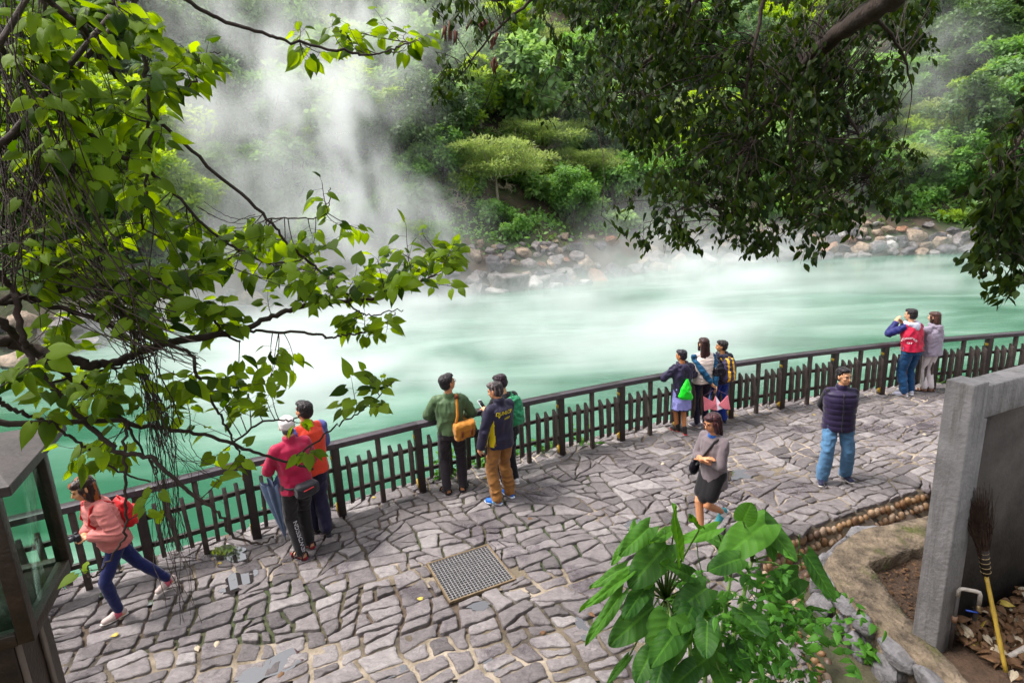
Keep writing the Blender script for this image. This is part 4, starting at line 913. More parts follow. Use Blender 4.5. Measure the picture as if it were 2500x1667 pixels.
# --- leafless vine tangle draped over the boughs
def vines(mb, segs, base):
    for (x0, y0), (x1, y1), n, sp, w_, r in segs:
        for k in range(n):
            a = np.array([x0 + rn.normal(0, sp), y0 + rn.normal(0, sp)]); b = np.array([x1 + rn.normal(0, sp), y1 + rn.normal(0, sp * 1.3)]); d = w_ * rn.uniform(.93, 1.1); m = 9; pts = []
            ph = rn.uniform(0, 6, 2); am = sp * rn.uniform(.15, .7)
            for i in range(m):
                t = i / (m - 1); q = a + (b - a) * t; s_ = math.sin(t * PI)
                pts.append((q[0] + am * math.sin(ph[0] + t * 7) * (.3 + s_), q[1] + am * .8 * math.sin(ph[1] + t * 6) * (.3 + s_) + 22 * s_, d + .10 * math.sin(ph[0] + 3 * t)))
            P = poly3(pts, 3, .0012); mb.tube(P - base, r * rn.uniform(.5, 1.25), 4, cap=False)
vb = MB(); VB = at(60, 300, 2.2)
vines(vb, [((-30, 20), (190, 560), 34, 42, 2.15, .0028), ((-30, 330), (330, 760), 30, 46, 2.2, .0026), ((-20, 560), (440, 860), 30, 40, 2.3, .0024), ((30, -30), (60, 700), 22, 45, 2.15, .003), ((150, 120), (420, 820), 14, 60, 2.3, .002),
           ((330, 760), (400, 1080), 34, 24, 2.45, .0022), ((385, 960), (420, 1330), 22, 22, 2.5, .0018), ((395, 1040), (520, 1150), 14, 30, 2.5, .0013), ((390, 1200), (450, 1480), 10, 22, 2.5, .0014), ((-20, 640), (120, 380), 16, 50, 2.15, .0022), ((420, 540), (650, 640), 6, 24, 2.6, .0018), ((480, 500), (640, 540), 3, 8, 2.7, .002)], VB)
tag(obj('dry_vines', vb, M['bark_dark'], None, True, tuple(VB)), 'dense tangle of thin leafless brown vines draped over the mulberry boughs', 'vines')
# --- dark evergreen bough that hangs into the view from above
CB = np.array([3.2, 1.0, 2.3])
cam_t = thing('camphor_tree', 'dark glossy leaved tree hanging its heavy branches over the walk', 'tree', tuple(CB))
LIMB = [([(2330, -330, 2.6), (2260, -120, 2.9), (2190, -20, 3.3), (2080, 60, 3.8), (2005, 115, 4.2), (1965, 165, 4.5)], .085, .045), ([(2190, -20, 3.3), (2000, -40, 3.9), (1800, -60, 4.3), (1600, -30, 4.6), (1400, -20, 4.8), (1200, 0, 5.0)], .05, .015),
        ([(1965, 165, 4.5), (1900, 250, 4.7), (1850, 330, 4.8), (1760, 420, 5.0), (1680, 510, 5.1)], .03, .006), ([(1974, 168, 4.5), (2040, 228, 4.5), (2064, 264, 4.5), (2110, 360, 4.6), (2130, 460, 4.7)], .022, .005), ([(1965, 165, 4.5), (1930, 300, 4.4), (1940, 450, 4.4), (1950, 560, 4.4)], .018, .005),
        ([(1760, -50, 4.3), (1669, 36, 4.5), (1609, 118, 4.7), (1544, 190, 4.8), (1508, 228, 4.9), (1440, 290, 5.0)], .024, .005), ([(1330, -20, 4.8), (1251, 40, 4.9), (1194, 93, 5.0), (1144, 160, 5.1), (1110, 210, 5.1)], .014, .004), ([(1850, 330, 4.8), (1800, 440, 4.6), (1780, 540, 4.6)], .012, .004),
        ([(1880, -50, 4.1), (1840, 120, 4.2), (1820, 260, 4.3), (1830, 380, 4.4)], .018, .006), ([(2120, 20, 3.6), (2200, 120, 3.9), (2230, 220, 4.1)], .014, .004), ([(2600, 200, 3.3), (2520, 300, 3.4), (2450, 400, 3.5), (2400, 480, 3.6), (2420, 600, 3.6)], .014, .004), ([(2600, 420, 3.4), (2520, 520, 3.5), (2440, 620, 3.6), (2400, 670, 3.6)], .010, .003)]
mb = MB(); CPTS = []
for L, r0, r1 in LIMB:
    P = poly3(L, 6, .006); mb.tube(P - CB, np.linspace(r0, r1, len(P)) * (1 + .15 * vnoise(P * 8, 5)), 9); CPTS.append(P)
p0 = CPTS[0][0]; mb.tube(np.array([CB - [0, 0, .3], CB + [.1, .0, 1.2], CB * .3 + p0 * .7 + [.3, 0, .2], p0]) - CB, [.2, .17, .12, .088], 12); obj('limbs', mb, M['bark'], cam_t)
CALL = np.concatenate(CPTS)
POLY = [np.array([(1030, -60), (1065, 45), (1120, 40), (1200, 80), (1240, 180), (1320, 270), (1400, 290), (1480, 330), (1560, 340), (1590, 400), (1545, 470), (1470, 530), (1530, 585), (1640, 600), (1700, 598), (1740, 560), (1800, 590), (1880, 612), (1930, 560), (1980, 590), (2080, 592), (2110, 530), (2190, 490), (2220, 410), (2225, 330), (2180, 250), (2270, 130), (2290, 60), (2260, -60)], float),
        np.array([(2520, 220), (2465, 320), (2400, 370), (2335, 415), (2345, 455), (2410, 490), (2375, 555), (2410, 590), (2355, 630), (2405, 655), (2450, 700), (2520, 690)], float), np.array([(1075, 130), (1150, 130), (1160, 230), (1110, 262), (1070, 250)], float)]
lb_, tw_ = MB(), MB()
def hang(poly, ntw, w0, w1, dens=None, per=14, size=.072):
    lo, hi = poly.min(0), poly.max(0); c = 0
    while c < ntw:
        q = rn.uniform(lo, hi)
        if not inside(q[:1], q[1:2], poly)[0]: continue
        if dens is not None and rn.random() > dens(q): continue
        c += 1; w_ = rn.uniform(w0, w1); p = at(q[0], q[1], w_); Lh = rn.uniform(.14, .34)
        ang = rn.normal(0, .55); dv = unit(np.array([math.sin(ang), rn.normal(0, .4), -math.cos(ang) * rn.uniform(.35, 1)]))
        a = p - dv * Lh * .5; d = np.linalg.norm(CALL - a, axis=1); b = CALL[np.argsort(d)[int(rn.integers(0, 4))]]
        t = np.linspace(0, 1, 5)[:, None]; mid = (a + b) / 2 + [0, 0, .12] + rn.normal(0, .06, 3); C1 = (1 - t) ** 2 * b + 2 * t * (1 - t) * mid + t * t * a; C2 = a + dv * Lh * t + np.array([0, 0, -.05]) * t * t
        C_ = np.concatenate([C1, C2[1:]]); tw_.tube(C_ - CB, np.linspace(.0042, .0012, len(C_)), 4, cap=False)
        n = int(per * rn.uniform(.6, 1.4)); s = rn.random(n) ** .8; pts = a + dv * Lh * s[:, None] + rn.normal(0, .028, (n, 3)); az = rn.uniform(0, 2 * PI, n)
        dr = np.stack([np.cos(az), np.sin(az), -rn.uniform(.1, 1.5, n)], -1) + dv * .5; nr = np.stack([rn.normal(0, .5, n), rn.normal(-.2, .5, n), np.full(n, .75)], -1)
        big = rn.random(n) < .5
        for msk, tp_ in ((big, OVAL), (~big, OVAL_S)): scatter(lb_, tp_, (pts - CB)[msk], dr[msk], nr[msk], size * rn.uniform(.55, 1.25, msk.sum()), np.clip(rn.normal(.38, .22, msk.sum()) , 0, 1))
def dm(q):
    d = 1.0
    if q[0] < 1300: d = .38
    elif q[0] < 1560: d = .75
    if q[0] > 2160 : d = .7
    if 1560 < q[0] < 2130 and 60 < q[1] < 520: d = 1
    gap = vnoise([[q[0] / 75, q[1] / 75, 2.2]], 6)[0]
    return d * np.clip(.75 + 1.2 * gap, .05, 1)
hang(POLY[0], 800, 4.0, 5.6, dm); hang(POLY[1], 58, 3.3, 3.9, None, 17, .072); hang(POLY[2], 9, 4.9, 5.2, None, 14, .07)
obj('twigs', tw_, M['bark_dark'], cam_t)
# unseen crown leaves above and behind the viewer, added to shade the foreground
n = 1500; P = np.column_stack([rn.uniform(-1.5, 6, n), rn.uniform(-1.5, 4.6, n), rn.uniform(5.6, 7.6, n)]); k = P[:, 2] > HC + P[:, 1] * .40 + .5; P = P[k]; n = len(P)
scatter(lb_, OVAL_S, P - CB, rn.normal(0, 1, (n, 3)) - [0, 0, .5], rn.normal(0, .4, (n, 3)) + [0, 0, 1], rn.uniform(.14, .24, n), np.clip(rn.normal(.35, .2, n), 0, 1))
obj('crown', lb_, M['camphor'], cam_t)
pods = MB()
for (x, y, l) in [(1085, 62, 36), (1098, 50, 50), (1110, 75, 30), (1205, 90, 28), (1208, 140, 44), (1170, 50, 26), (1150, 45, 24), (1185, 48, 26), (1212, 80, 20)]:
    p = at(x, y, 4.9); q = at(x + rn.normal(0, 4), y + l, 4.9)
    for s in range(4): pods.tube(np.array([p, p * .6 + q * .4 + rn.normal(0, .012, 3), q + rn.normal(0, .012, 3)]) - CB, [.006, .014, .003], 5)
obj('withered_leaves', pods, mat('withered', (.09, .03, .015), .9, .4, 20), cam_t)

# --- big leaved shrub below the viewer
def big_leaf(mb, base, tip, wid, nrm, tone, curl=.25, seed=0):
    nu, nv = 25, 44; y = unit(tip - base); L = np.linalg.norm(tip - base); x = unit(np.cross(y, nrm)); z = np.cross(x, y); V = []
    for j in range(nv):
        v = j / (nv - 1); prof = (1.05 * (1 - v) ** .62 * (v + .03) ** .33) * 1.12 if v < 1 else 0; prof = max(prof, .0) / .78
        for i in range(nu):
            u = i / (nu - 1) * 2 - 1; back = .16 * abs(u) ** 1.2 * (1 - v) ** 4
            vein = abs(((v * 7 - abs(u) * 1.5) % 1) - .5) * 2
            h = -curl * (v ** 2) * .9 + .13 * abs(u) * (1 - .5 * v) - .30 * u * u * prof * .35 + .012 * (vein ** 2) + .03 * math.sin(v * 9 + seed + 3 * u) * abs(u)
            V.append(base + y * L * (v - back) + x * (wid / 2) * prof * u + z * L * h)
    F = [(j * nu + i, j * nu + i + 1, (j + 1) * nu + i + 1, (j + 1) * nu + i) for j in range(nv - 1) for i in range(nu - 1)]
    tl = []
    for j in range(nv - 1):
        for i in range(nu - 1):
            u = abs((i + .5) / (nu - 1) * 2 - 1); v = (j + .5) / (nv - 1); k = abs(((v * 7 - u * 1.5) % 1) - .5) * 2
            tl.append(min(1., tone + (.38 if u < .06 else .22 * max(0, (k - .78) / .22)) + .10 * math.sin(v * 6 + seed)))
    mb.add(np.array(V), F, 0, tl)
    mid = np.array([V[j * nu + nu // 2] for j in range(nv)]) - z * .0012; return mid
def zz(X, Y, w_): return at(1400 + X / 2.138, 1107 + Y / 2.138, w_)
BL = [((1000, 370), (765, 545), 195, .62, .1), ((885, 350), (930, 258), 120, .5, .0), ((548, 540), (540, 268), 70, .75, .6), ((655, 400), (612, 303), 60, .2, .3), ((745, 395), (545, 458), 85, .85, .5), ((395, 385), (243, 525), 115, .4, .1), ((485, 475), (290, 695), 185, .2, .1), ((480, 540), (295, 765), 95, .95, .35),
      ((278, 590), (80, 695), 70, .6, .5), ((282, 640), (32, 808), 62, .75, .5), ((255, 730), (60, 985), 78, .4, .4), ((415, 800), (188, 998), 165, .15, .1), ((505, 850), (452, 1148), 235, .38, -.05), ((770, 1005), (595, 1145), 165, .4, .0), ((695, 700), (520, 835), 160, .1, .0), ((1175, 645), (975, 745), 160, .12, .1), ((1212, 530), (1378, 768), 110, .15, .3),
      ((985, 345), (1168, 560), 115, .2, .3), ((405, 1040), (325, 1195), 130, .12, .2), ((287, 1063), (172, 1197), 46, .35, .6), ((865, 550), (700, 605), 130, .15, .2), ((525, 400), (400, 452), 70, .7, .3), ((640, 1110), (500, 1230), 130, .1, .2), ((610, 640), (470, 560), 115, .2, .2), ((300, 440), (195, 580), 60, .7, .5), ((760, 1130), (830, 1260), 120, .2, .3), ((1010, 400), (1050, 560), 70, .3, .5), ((700, 430), (900, 530), 90, .25, .6), ((640, 760), (560, 930), 130, .05, .3), ((560, 900), (400, 1100), 150, .08, .2), ((700, 880), (690, 1060), 140, .04, .2), ((880, 820), (1010, 940), 130, .05, .2), ((380, 700), (260, 850), 110, .06, .3), ((480, 1050), (420, 1240), 130, .05, .2), ((840, 1000), (900, 1180), 120, .05, .2), ((330, 330 + 40), (300, 470), 60, .8, .5)]  # low tones paint in shade: lower and inner leaves made near black
SB = np.array([.85, 2.15, .9]); shrub = thing('big_leaved_shrub', 'lush shrub of big pointed heart shaped leaves rising below the viewer', 'shrub', tuple(SB))
lf, st = MB(), MB(); hub = [zz(600, 760, 2.62), zz(820, 640, 2.68), zz(700, 1000, 2.6), zz(930, 560, 2.7), zz(480, 760, 2.6)]
for i, (b, t, wd, tone, tilt) in enumerate(BL):
    w_ = 2.48 - .18 * (b[1] / 1197) + rn.normal(0, .05); pb, pt_ = zz(*b, w_), zz(*t, w_ - .10 + rn.normal(0, .05)); wm = wd / 2.138 / FPX * w_
    tocam = unit(CP - pb); nr = unit(tocam * (1 - abs(tilt)) + np.array([0, 0, .5 + tilt]) + rn.normal(0, .15, 3))
    mid = big_leaf(lf, pb - SB, pt_ - SB, wm * 1.12, nr, tone, .12, i)
    h = hub[int(np.argmin([np.linalg.norm(pb - q) for q in hub]))]; m_ = (h + pb) / 2 + np.array([0, 0, .03])
    st.tube(np.array([h, m_, pb, pb + (pt_ - pb) * .10 - nr * .006]) - SB, [.006, .0045, .0035, .002], 6)
for h in hub: st.tube(np.array([SB - [0, 0, .3], SB * .5 + h * .5 + [0, .1, 0], h]) - SB, [.02, .014, .008], 8)
obj('stems', st, mat('green_stem', (.10, .17, .03), .6, .3, 20), shrub); obj('leaves', lf, M['bigleaf'], shrub)
lf, st = MB(), MB(); VBs = zz(1000, 900, 2.4)
for k in range(95):
    a = zz(rn.normal(1010, 170), rn.normal(960, 150), rn.uniform(2.3, 2.62)); d = unit(np.array([rn.normal(0, 1), rn.normal(0, .5), rn.normal(.2, .6)])); C_ = [a]; L = rn.uniform(.12, .34)
    for q in range(7): d = unit(d + rn.normal(0, .35, 3) - [0, 0, .10]); C_.append(C_[-1] + d * L / 7)
    C_ = np.array(C_); st.tube(C_ - VBs, np.linspace(.0022, .001, 8), 4, cap=False)
    for q in range(1, 8):
        for sgn in (-1, 1):
            if rn.random() < .28: continue
            sd = unit(np.cross(d, [0, 0, 1]) + rn.normal(0, .3, 3)) * sgn; dr = unit(sd + d * .5 - [0, 0, .15]); nr = unit(np.array([0, -.6, .8]) + rn.normal(0, .4, 3))
            scatter(lf, OVAL, (C_[q] - VBs)[None], dr[None], nr[None], np.array([rn.uniform(.022, .055)]), [np.clip(rn.normal(.5, .28), 0, 1)], np.array([rn.uniform(.8, 1.25)]))
for (X0, Y0, X1, Y1) in [(640, 420, 690, 700), (760, 760, 930, 760), (750, 860, 730, 1000), (950, 860, 880, 950), (1040, 580, 1280, 575), (980, 980, 1060, 1190), (1180, 420, 1190, 600), (1000, 900, 1300, 1000)]:
    p, q = zz(X0, Y0, 2.4), zz(X1, Y1, 2.45); st.tube(np.array([p, (p + q) / 2 + rn.normal(0, .015, 3), q]) - VBs, .0022, 5, cap=False)
vn = thing('climbing_vine', 'small leaved green vine scrambling through the big leaved shrub', 'vine', tuple(VBs)); obj('stems', st, M['vine_leaf'], vn); obj('leaves', lf, M['vine_leaf'], vn)
# --- small plants
def herb(p, n, L, sz, seed, lean=.3, up=.8):
    r = np.random.default_rng(seed); lf, st = MB(), MB()
    for k in range(n):
        a = r.uniform(0, 2 * PI); d = unit([math.cos(a) * lean, math.sin(a) * lean, up]); C_ = [np.zeros(3)]; l = L * r.uniform(.5, 1.1)
        for q in range(6): d = unit(d + r.normal(0, .12, 3) + [math.cos(a) * .05, math.sin(a) * .05, -.03]); C_.append(C_[-1] + d * l / 6)
        C_ = np.array(C_); st.tube(C_, np.linspace(.004, .0015, 7) * (L / .4) ** .5, 4, cap=False)
        for q in range(2, 7):
            for sgn in (-1, 1):
                b = a + sgn * r.uniform(.6, 1.6) + q; dr = unit([math.cos(b), math.sin(b), r.uniform(-.3, .5)])
                scatter(lf, OVAL, C_[q][None], dr[None], unit(np.array([0, -.3, 1]) + r.normal(0, .3, 3))[None], np.array([sz * r.uniform(.6, 1.2)]), [float(np.clip(r.normal(.6, .2), 0, 1))])
    t = thing('small_plant', None, 'plant', tuple(p)); obj('stems', st, M['vine_leaf'], t); obj('leaves', lf, M['vine_leaf'], t); return t
def lab(t, s): t['label'] = s; return t
lab(herb(gp(2128, 1618, -.34), 9, .22, .085, 1, .5), 'small leafy green plant growing at the foot of the planter stones')
lab(herb(gp(2020, 1375, -.36), 5, .13, .05, 2, .6), 'tiny pale green weed in the cobbled gutter corner')
lab(herb(gp(1955, 1320, -.3), 4, .14, .06, 3, .7), 'tiny weed sprouting from the cobbles at the paving edge')
for i, (x, y, L, n, s) in enumerate([(-1.12, 8.02, .62, 9, 'bushy green weed behind the rail left of the man in green'), (-.62, 8.35, .5, 6, 'leafy weed behind the rail by the tan shoulder bag'), (1.16, 9.05, .75, 5, 'tall thin weed poking through the rail right of the green backpack'), (.45, 8.85, .5, 5, 'yellowish weed behind the pickets near the green backpack'), (-.1, 8.6, .45, 5, 'low weed behind the pickets between the two men'), (-6.2, 5.2, .5, 5, 'weed seen through the glass display case'), (8.9, 11.3, .5, 4, 'weed at the rail behind the concrete wall top')]):
    lab(herb((x, y, -.12), n, L, .11, 20 + i, .35), s)
# --- fallen leaves on the walk and litter below the wall
FL = []
M['dead_yellow'] = mat('dead_yellow', (.45, .33, .05), .6, .3, 30, .1); M['dead_brown'] = mat('dead_brown', (.14, .07, .03), .8, .4, 30, .1); M['dead_pale'] = mat('dead_pale', (.42, .34, .24), .7, .3, 30, .1)
def one_leaf(m, s): 
    mb = MB(); scatter(mb, HEART2, np.zeros((1, 3)), np.array([[0, 1., 0]]), np.array([[0, 0, 1.]]), np.array([s]), [.5]); mb.v[0][:, 2] += .03 * s + .35 * s * mb.v[0][:, 1] ** 2 / s ** 2 * .5; return mb.mesh('fallen_leaf', m)
FLM = {k: one_leaf(M[k], .07) for k in ('dead_yellow', 'dead_brown', 'dead_pale')}
for i, (x, y, k, where) in enumerate([(534, 1376, 'dead_yellow', 'beside the big puddle'), (288, 1546, 'dead_yellow', 'below the walking girl'), (480, 1577, 'dead_pale', 'in front of the puddles'), (1181, 1167, 'dead_yellow', 'behind the tan trousers by the rail'), (1032, 1460, 'dead_yellow', 'at the corner of the drain grate'), (645, 1235, 'dead_yellow', 'under the closed umbrella'), (1985, 1012, 'dead_yellow', 'near the rail behind the man in the vest'), (2260, 1060, 'dead_pale', 'beside the concrete pillar top'),
     (690, 1640, 'dead_brown', 'at the near edge of the paving'), (1290, 1265, 'dead_brown', 'beyond the drain grate'), (1905, 1250, 'dead_brown', 'near the paving edge'), (1620, 1130, 'dead_pale', 'behind the walking woman'), (1440, 1495, 'dead_brown', 'left of the big leaved shrub'), (910, 1000 + 215, 'dead_yellow', 'right of the red waistcoat man'), (1960, 1345, 'dead_yellow', 'on the gutter cobbles'), (530, 1565, 'dead_pale', 'on a stone right of the near pale leaf'), (1320, 1545, 'dead_brown', 'in the near middle of the walk')]):
    o = obj('fallen_leaf', FLM[k], None, None, True, tuple(gp(x, y, .014 if y != 1345 else -.3))); o.rotation_euler = (0, 0, i * 1.9); tag(o, {'dead_yellow': 'yellow', 'dead_brown': 'brown', 'dead_pale': 'pale tan'}[k] + ' fallen leaf lying ' + where, 'leaf', 'fallen leaves on the paving')
for mname, n, sd, nm in (('dead_brown', 900, 5, 'leaf litter under the wall'), ('dead_yellow', 46, 6, 'yellow leaf litter under the wall'), ('dead_pale', 120, 7, 'pale leaf litter')):
    r = np.random.default_rng(sd); mb = MB(); u = r.uniform(.25, 3.2, n); v = np.abs(r.normal(0, .32, n)); P = np.column_stack([cw_N[0] + wd_[0] * u + wn[0] * v, cw_N[1] + wd_[1] * u + wn[1] * v, .10 + .20 * np.exp(-v / .2) * r.random(n)])
    scatter(mb, HEART2, P, r.normal(0, 1, (n, 3)) * [1, 1, .3], r.normal(0, .4, (n, 3)) + [0, 0, 1], r.uniform(.05, .12, n), r.random(n)); tag(obj('leaf_litter', mb, M[mname]), nm, 'leaf litter', kind='stuff')
r = np.random.default_rng(9); n = 240; P = np.column_stack([r.uniform(3.4, 4.6, n), r.uniform(4.6, 5.5, n)]); k = inside(P[:, 0], P[:, 1], np.array(PI_ + [np.array([6, 4.6]), np.array([6, 5.8])])); P = P[k]; mb = MB()
scatter(mb, HEART2, np.column_stack([P, np.full(len(P), -.01)]), r.normal(0, 1, (len(P), 3)) * [1, 1, .2], r.normal(0, .3, (len(P), 3)) + [0, 0, 1], r.uniform(.02, .05, len(P)), r.random(len(P))); tag(obj('leaf_litter', mb, M['dead_brown']), 'small dry litter on the planter soil', 'leaf litter', kind='stuff')

# ================================================================== DISPLAY CASE at the left
zb = 1.75; Kn, Kf = gp(86, 1564, zb), gp(182, 1371, zb); ed = unit(Kf - Kn); wl_ = np.linalg.norm(Kf - Kn); on = np.array([ed[1], -ed[0], 0])     # out of the glass, to the right
if on[0] < 0: on = -on
htop = 0
dn = np.hypot(*Kn[:2]); d_ = ray(7, 1196); zt = HC + d_[2] / np.hypot(*d_[:2]) * dn; Hk = zt - zb
back = -on; kc = thing('display_case', 'dark timber framed glass display case with a sloping lid at the viewer end', 'display case', tuple(Kn - [0, 0, zb])); K0 = Kn - [0, 0, zb]
def kb(nm, c, d, m, par=None, bev=.006):
    rt = np.column_stack([ed, back, [0, 0, 1]]); b_ = MB(); b_.box(ed * c[0] + back * c[1] + np.array([0, 0, c[2]]), d, rt); o = obj(nm, b_, m, par or kc)
    if bev: bevelled(o, bev)
    return o
M['case_wood'] = mat('case_wood', (.030, .017, .010), .5, .5, 9, .3, 50); M['lid'] = mat('lid', (.040, .030, .028), .6, .4, 6, .3)
gl = bpy.data.materials.new('case_glass'); gl.use_nodes = True; T = NT(gl); b = T.N['Principled BSDF']; tr_ = T.n('ShaderNodeBsdfTransparent'); tr_.inputs[0].default_value = (.74, .88, .80, 1); gs = T.n('ShaderNodeBsdfGlossy'); gs.inputs['Roughness'].default_value = .05; fr = T.n('ShaderNodeFresnel'); fr.inputs[0].default_value = 1.22
mx = T.n('ShaderNodeMixShader'); frm = T.n('ShaderNodeMath', operation='MULTIPLY'); frm.inputs[1].default_value = .35; T.l(fr.outputs[0], frm.inputs[0]); T.l(frm.outputs[0], mx.inputs[0]); T.l(tr_.outputs[0], mx.inputs[1]); T.l(gs.outputs[0], mx.inputs[2]); T.l(mx.outputs[0], T.N['Material Output'].inputs[0])
DP = .62; fw = .075
for (u, v) in ((fw / 2, fw / 2), (wl_ - fw / 2, fw / 2), (fw / 2, DP - fw / 2), (wl_ - fw / 2, DP - fw / 2)): kb('frame_post', (u, v, zb + Hk / 2), (fw, fw, Hk), M['case_wood'])
for v in (fw / 2, DP - fw / 2):
    kb('frame_rail', (wl_ / 2, v, zb + .03), (wl_ - 2 * fw, fw - .004, .075), M['case_wood']); kb('frame_rail', (wl_ / 2, v, zt - .03), (wl_ - 2 * fw, fw - .004, .06), M['case_wood'])
for u in (fw / 2, wl_ - fw / 2):
    kb('frame_rail', (u, DP / 2, zb + .03), (fw - .004, DP - 2 * fw, .075), M['case_wood']); kb('frame_rail', (u, DP / 2, zt - .03), (fw - .004, DP - 2 * fw, .06), M['case_wood'])
for v in (fw * .55, DP - fw * .55): kb('pane', (wl_ / 2, v, zb + Hk / 2), (wl_ - 2 * fw + .01, .006, Hk - .12), gl, None, 0)
kb('pane', (fw * .55, DP / 2, zb + Hk / 2), (.006, DP - 2 * fw + .01, Hk - .12), gl, None, 0)
kb('case_floor', (wl_ / 2, DP / 2, zb + .035), (wl_ - 2 * fw, DP - 2 * fw, .02), M['case_wood'], None, 0)
b_ = MB(); ov = .10; zr = zt + .0; V = []
for u, v, z in ((-ov, -ov, .0), (wl_ + ov, -ov, .0), (wl_ + ov, DP + ov, .0), (-ov, DP + ov, .0)): V.append(ed * u + back * v + np.array([0, 0, zr + z]))
for u, v, z in ((-ov, -ov, .055), (wl_ + ov, -ov, .055), (wl_ + ov, DP + ov, .055), (-ov, DP + ov, .055)): V.append(ed * u + back * v + np.array([0, 0, zr + z]))
V += [ed * (wl_ / 2) + back * (DP * .25) + np.array([0, 0, zr + .10]), ed * (wl_ / 2) + back * (DP * .75) + np.array([0, 0, zr + .10])]
b_.add(V, [(0, 3, 2, 1), (0, 1, 5, 4), (1, 2, 6, 5), (2, 3, 7, 6), (3, 0, 4, 7), (4, 5, 8), (5, 6, 9, 8), (6, 7, 9), (7, 4, 8, 9)]); bevelled(obj('lid', b_, M['lid'], kc, False), .006)
kb('pedestal', (wl_ * .45, .36, (zb - .02) / 2), (wl_ * .66, .44, zb - .02), M['case_wood'], None, .01)
for u in (.12, .5): kb('pedestal_batten', (wl_ * u + .04, .130, (zb - .02) / 2), (.05, .018, zb - .03), mat('pale_batten', (.16, .12, .10), .7))
# ================================================================== PEOPLE
def remesh(mb, name, mats, vox=.012, it=2, fold=None, idx=None, fac=.5):
    """one skin over all the added volumes, smoothed, with cloth folds"""
    me = mb.mesh(name, mats); o = bpy.data.objects.new('tmp_' + name, me); COL.objects.link(o)
    m = o.modifiers.new('r', 'REMESH'); m.mode = 'VOXEL'; m.voxel_size = vox; m.use_smooth_shade = True
    if it: s = o.modifiers.new('s', 'SMOOTH'); s.iterations = it; s.factor = fac
    bpy.context.view_layer.update(); dg = bpy.context.evaluated_depsgraph_get()
    out = bpy.data.meshes.new_from_object(o.evaluated_get(dg), depsgraph=dg); out.name = name
    bpy.data.objects.remove(o); bpy.data.meshes.remove(me)
    n = len(out.vertices); co = np.empty(n * 3, np.float32); out.vertices.foreach_get('co', co); co = co.reshape(-1, 3).astype(float)
    if fold:
        amp, fr, sd, an = fold; no = np.empty(n * 3, np.float32); out.vertices.foreach_get('normal', no); no = no.reshape(-1, 3)
        q = co * np.array(an) * fr; wv = vnoise(co * 5 + sd, sd); f = 1 - 2 * np.abs(vnoise(q + wv[:, None] * .9, sd)); f2 = vnoise(q * 2.3, sd + 1)
        co = co + no * (amp * 1.7 * (.7 * f + .35 * f2) * (.5 + .5 * (wv + .4)))[:, None]; out.vertices.foreach_set('co', co.astype(np.float32).ravel())
    out.materials.clear()
    for m_ in (mats if isinstance(mats, (list, tuple)) else [mats]): out.materials.append(m_)
    k = len(out.polygons); out.polygons.foreach_set('use_smooth', np.ones(k, bool))
    if idx is not None:
        c = np.empty(k * 3, np.float32); out.polygons.foreach_get('center', c); nn = np.empty(k * 3, np.float32); out.polygons.foreach_get('normal', nn)
        out.polygons.foreach_set('material_index', np.asarray(idx(c.reshape(-1, 3), nn.reshape(-1, 3)), np.int32))
    else: out.polygons.foreach_set('material_index', np.zeros(k, np.int32))
    out.update(); return out
CL = {}
def cloth(c, rough=.85, sheen=.15, key=None, bump=.25, sc_=60):
    k = (c, rough, key)
    if k not in CL: CL[k] = mat('cloth_' + str(len(CL)), c, rough, .14, 9, bump, sc_, spec=.3, sheen=sheen, bdist=.006)
    return CL[k]
def skinmat(c):
    if c not in CL:
        m = mat('skin_' + str(len(CL)), c, .5, .08, 12, .05, 80, spec=.4); b = m.node_tree.nodes['Principled BSDF']; b.inputs['Subsurface Weight'].default_value = .0; CL[c] = m
    return CL[c]
def ik(a, b, l1, l2, hint):
    a, b = np.asarray(a, float), np.asarray(b, float); d = b - a; L = np.linalg.norm(d); u = d / L
    if L > (l1 + l2) * .999: return a + u * L * l1 / (l1 + l2), b
    x = (l1 * l1 - l2 * l2 + L * L) / (2 * L); h = math.sqrt(max(0, l1 * l1 - x * x)); n = np.asarray(hint, float); n = unit(n - u * (n @ u)); return a + u * x + n * h, b
def rx(a): c, s = math.cos(a), math.sin(a); return np.array([(1, 0, 0), (0, c, -s), (0, s, c)])
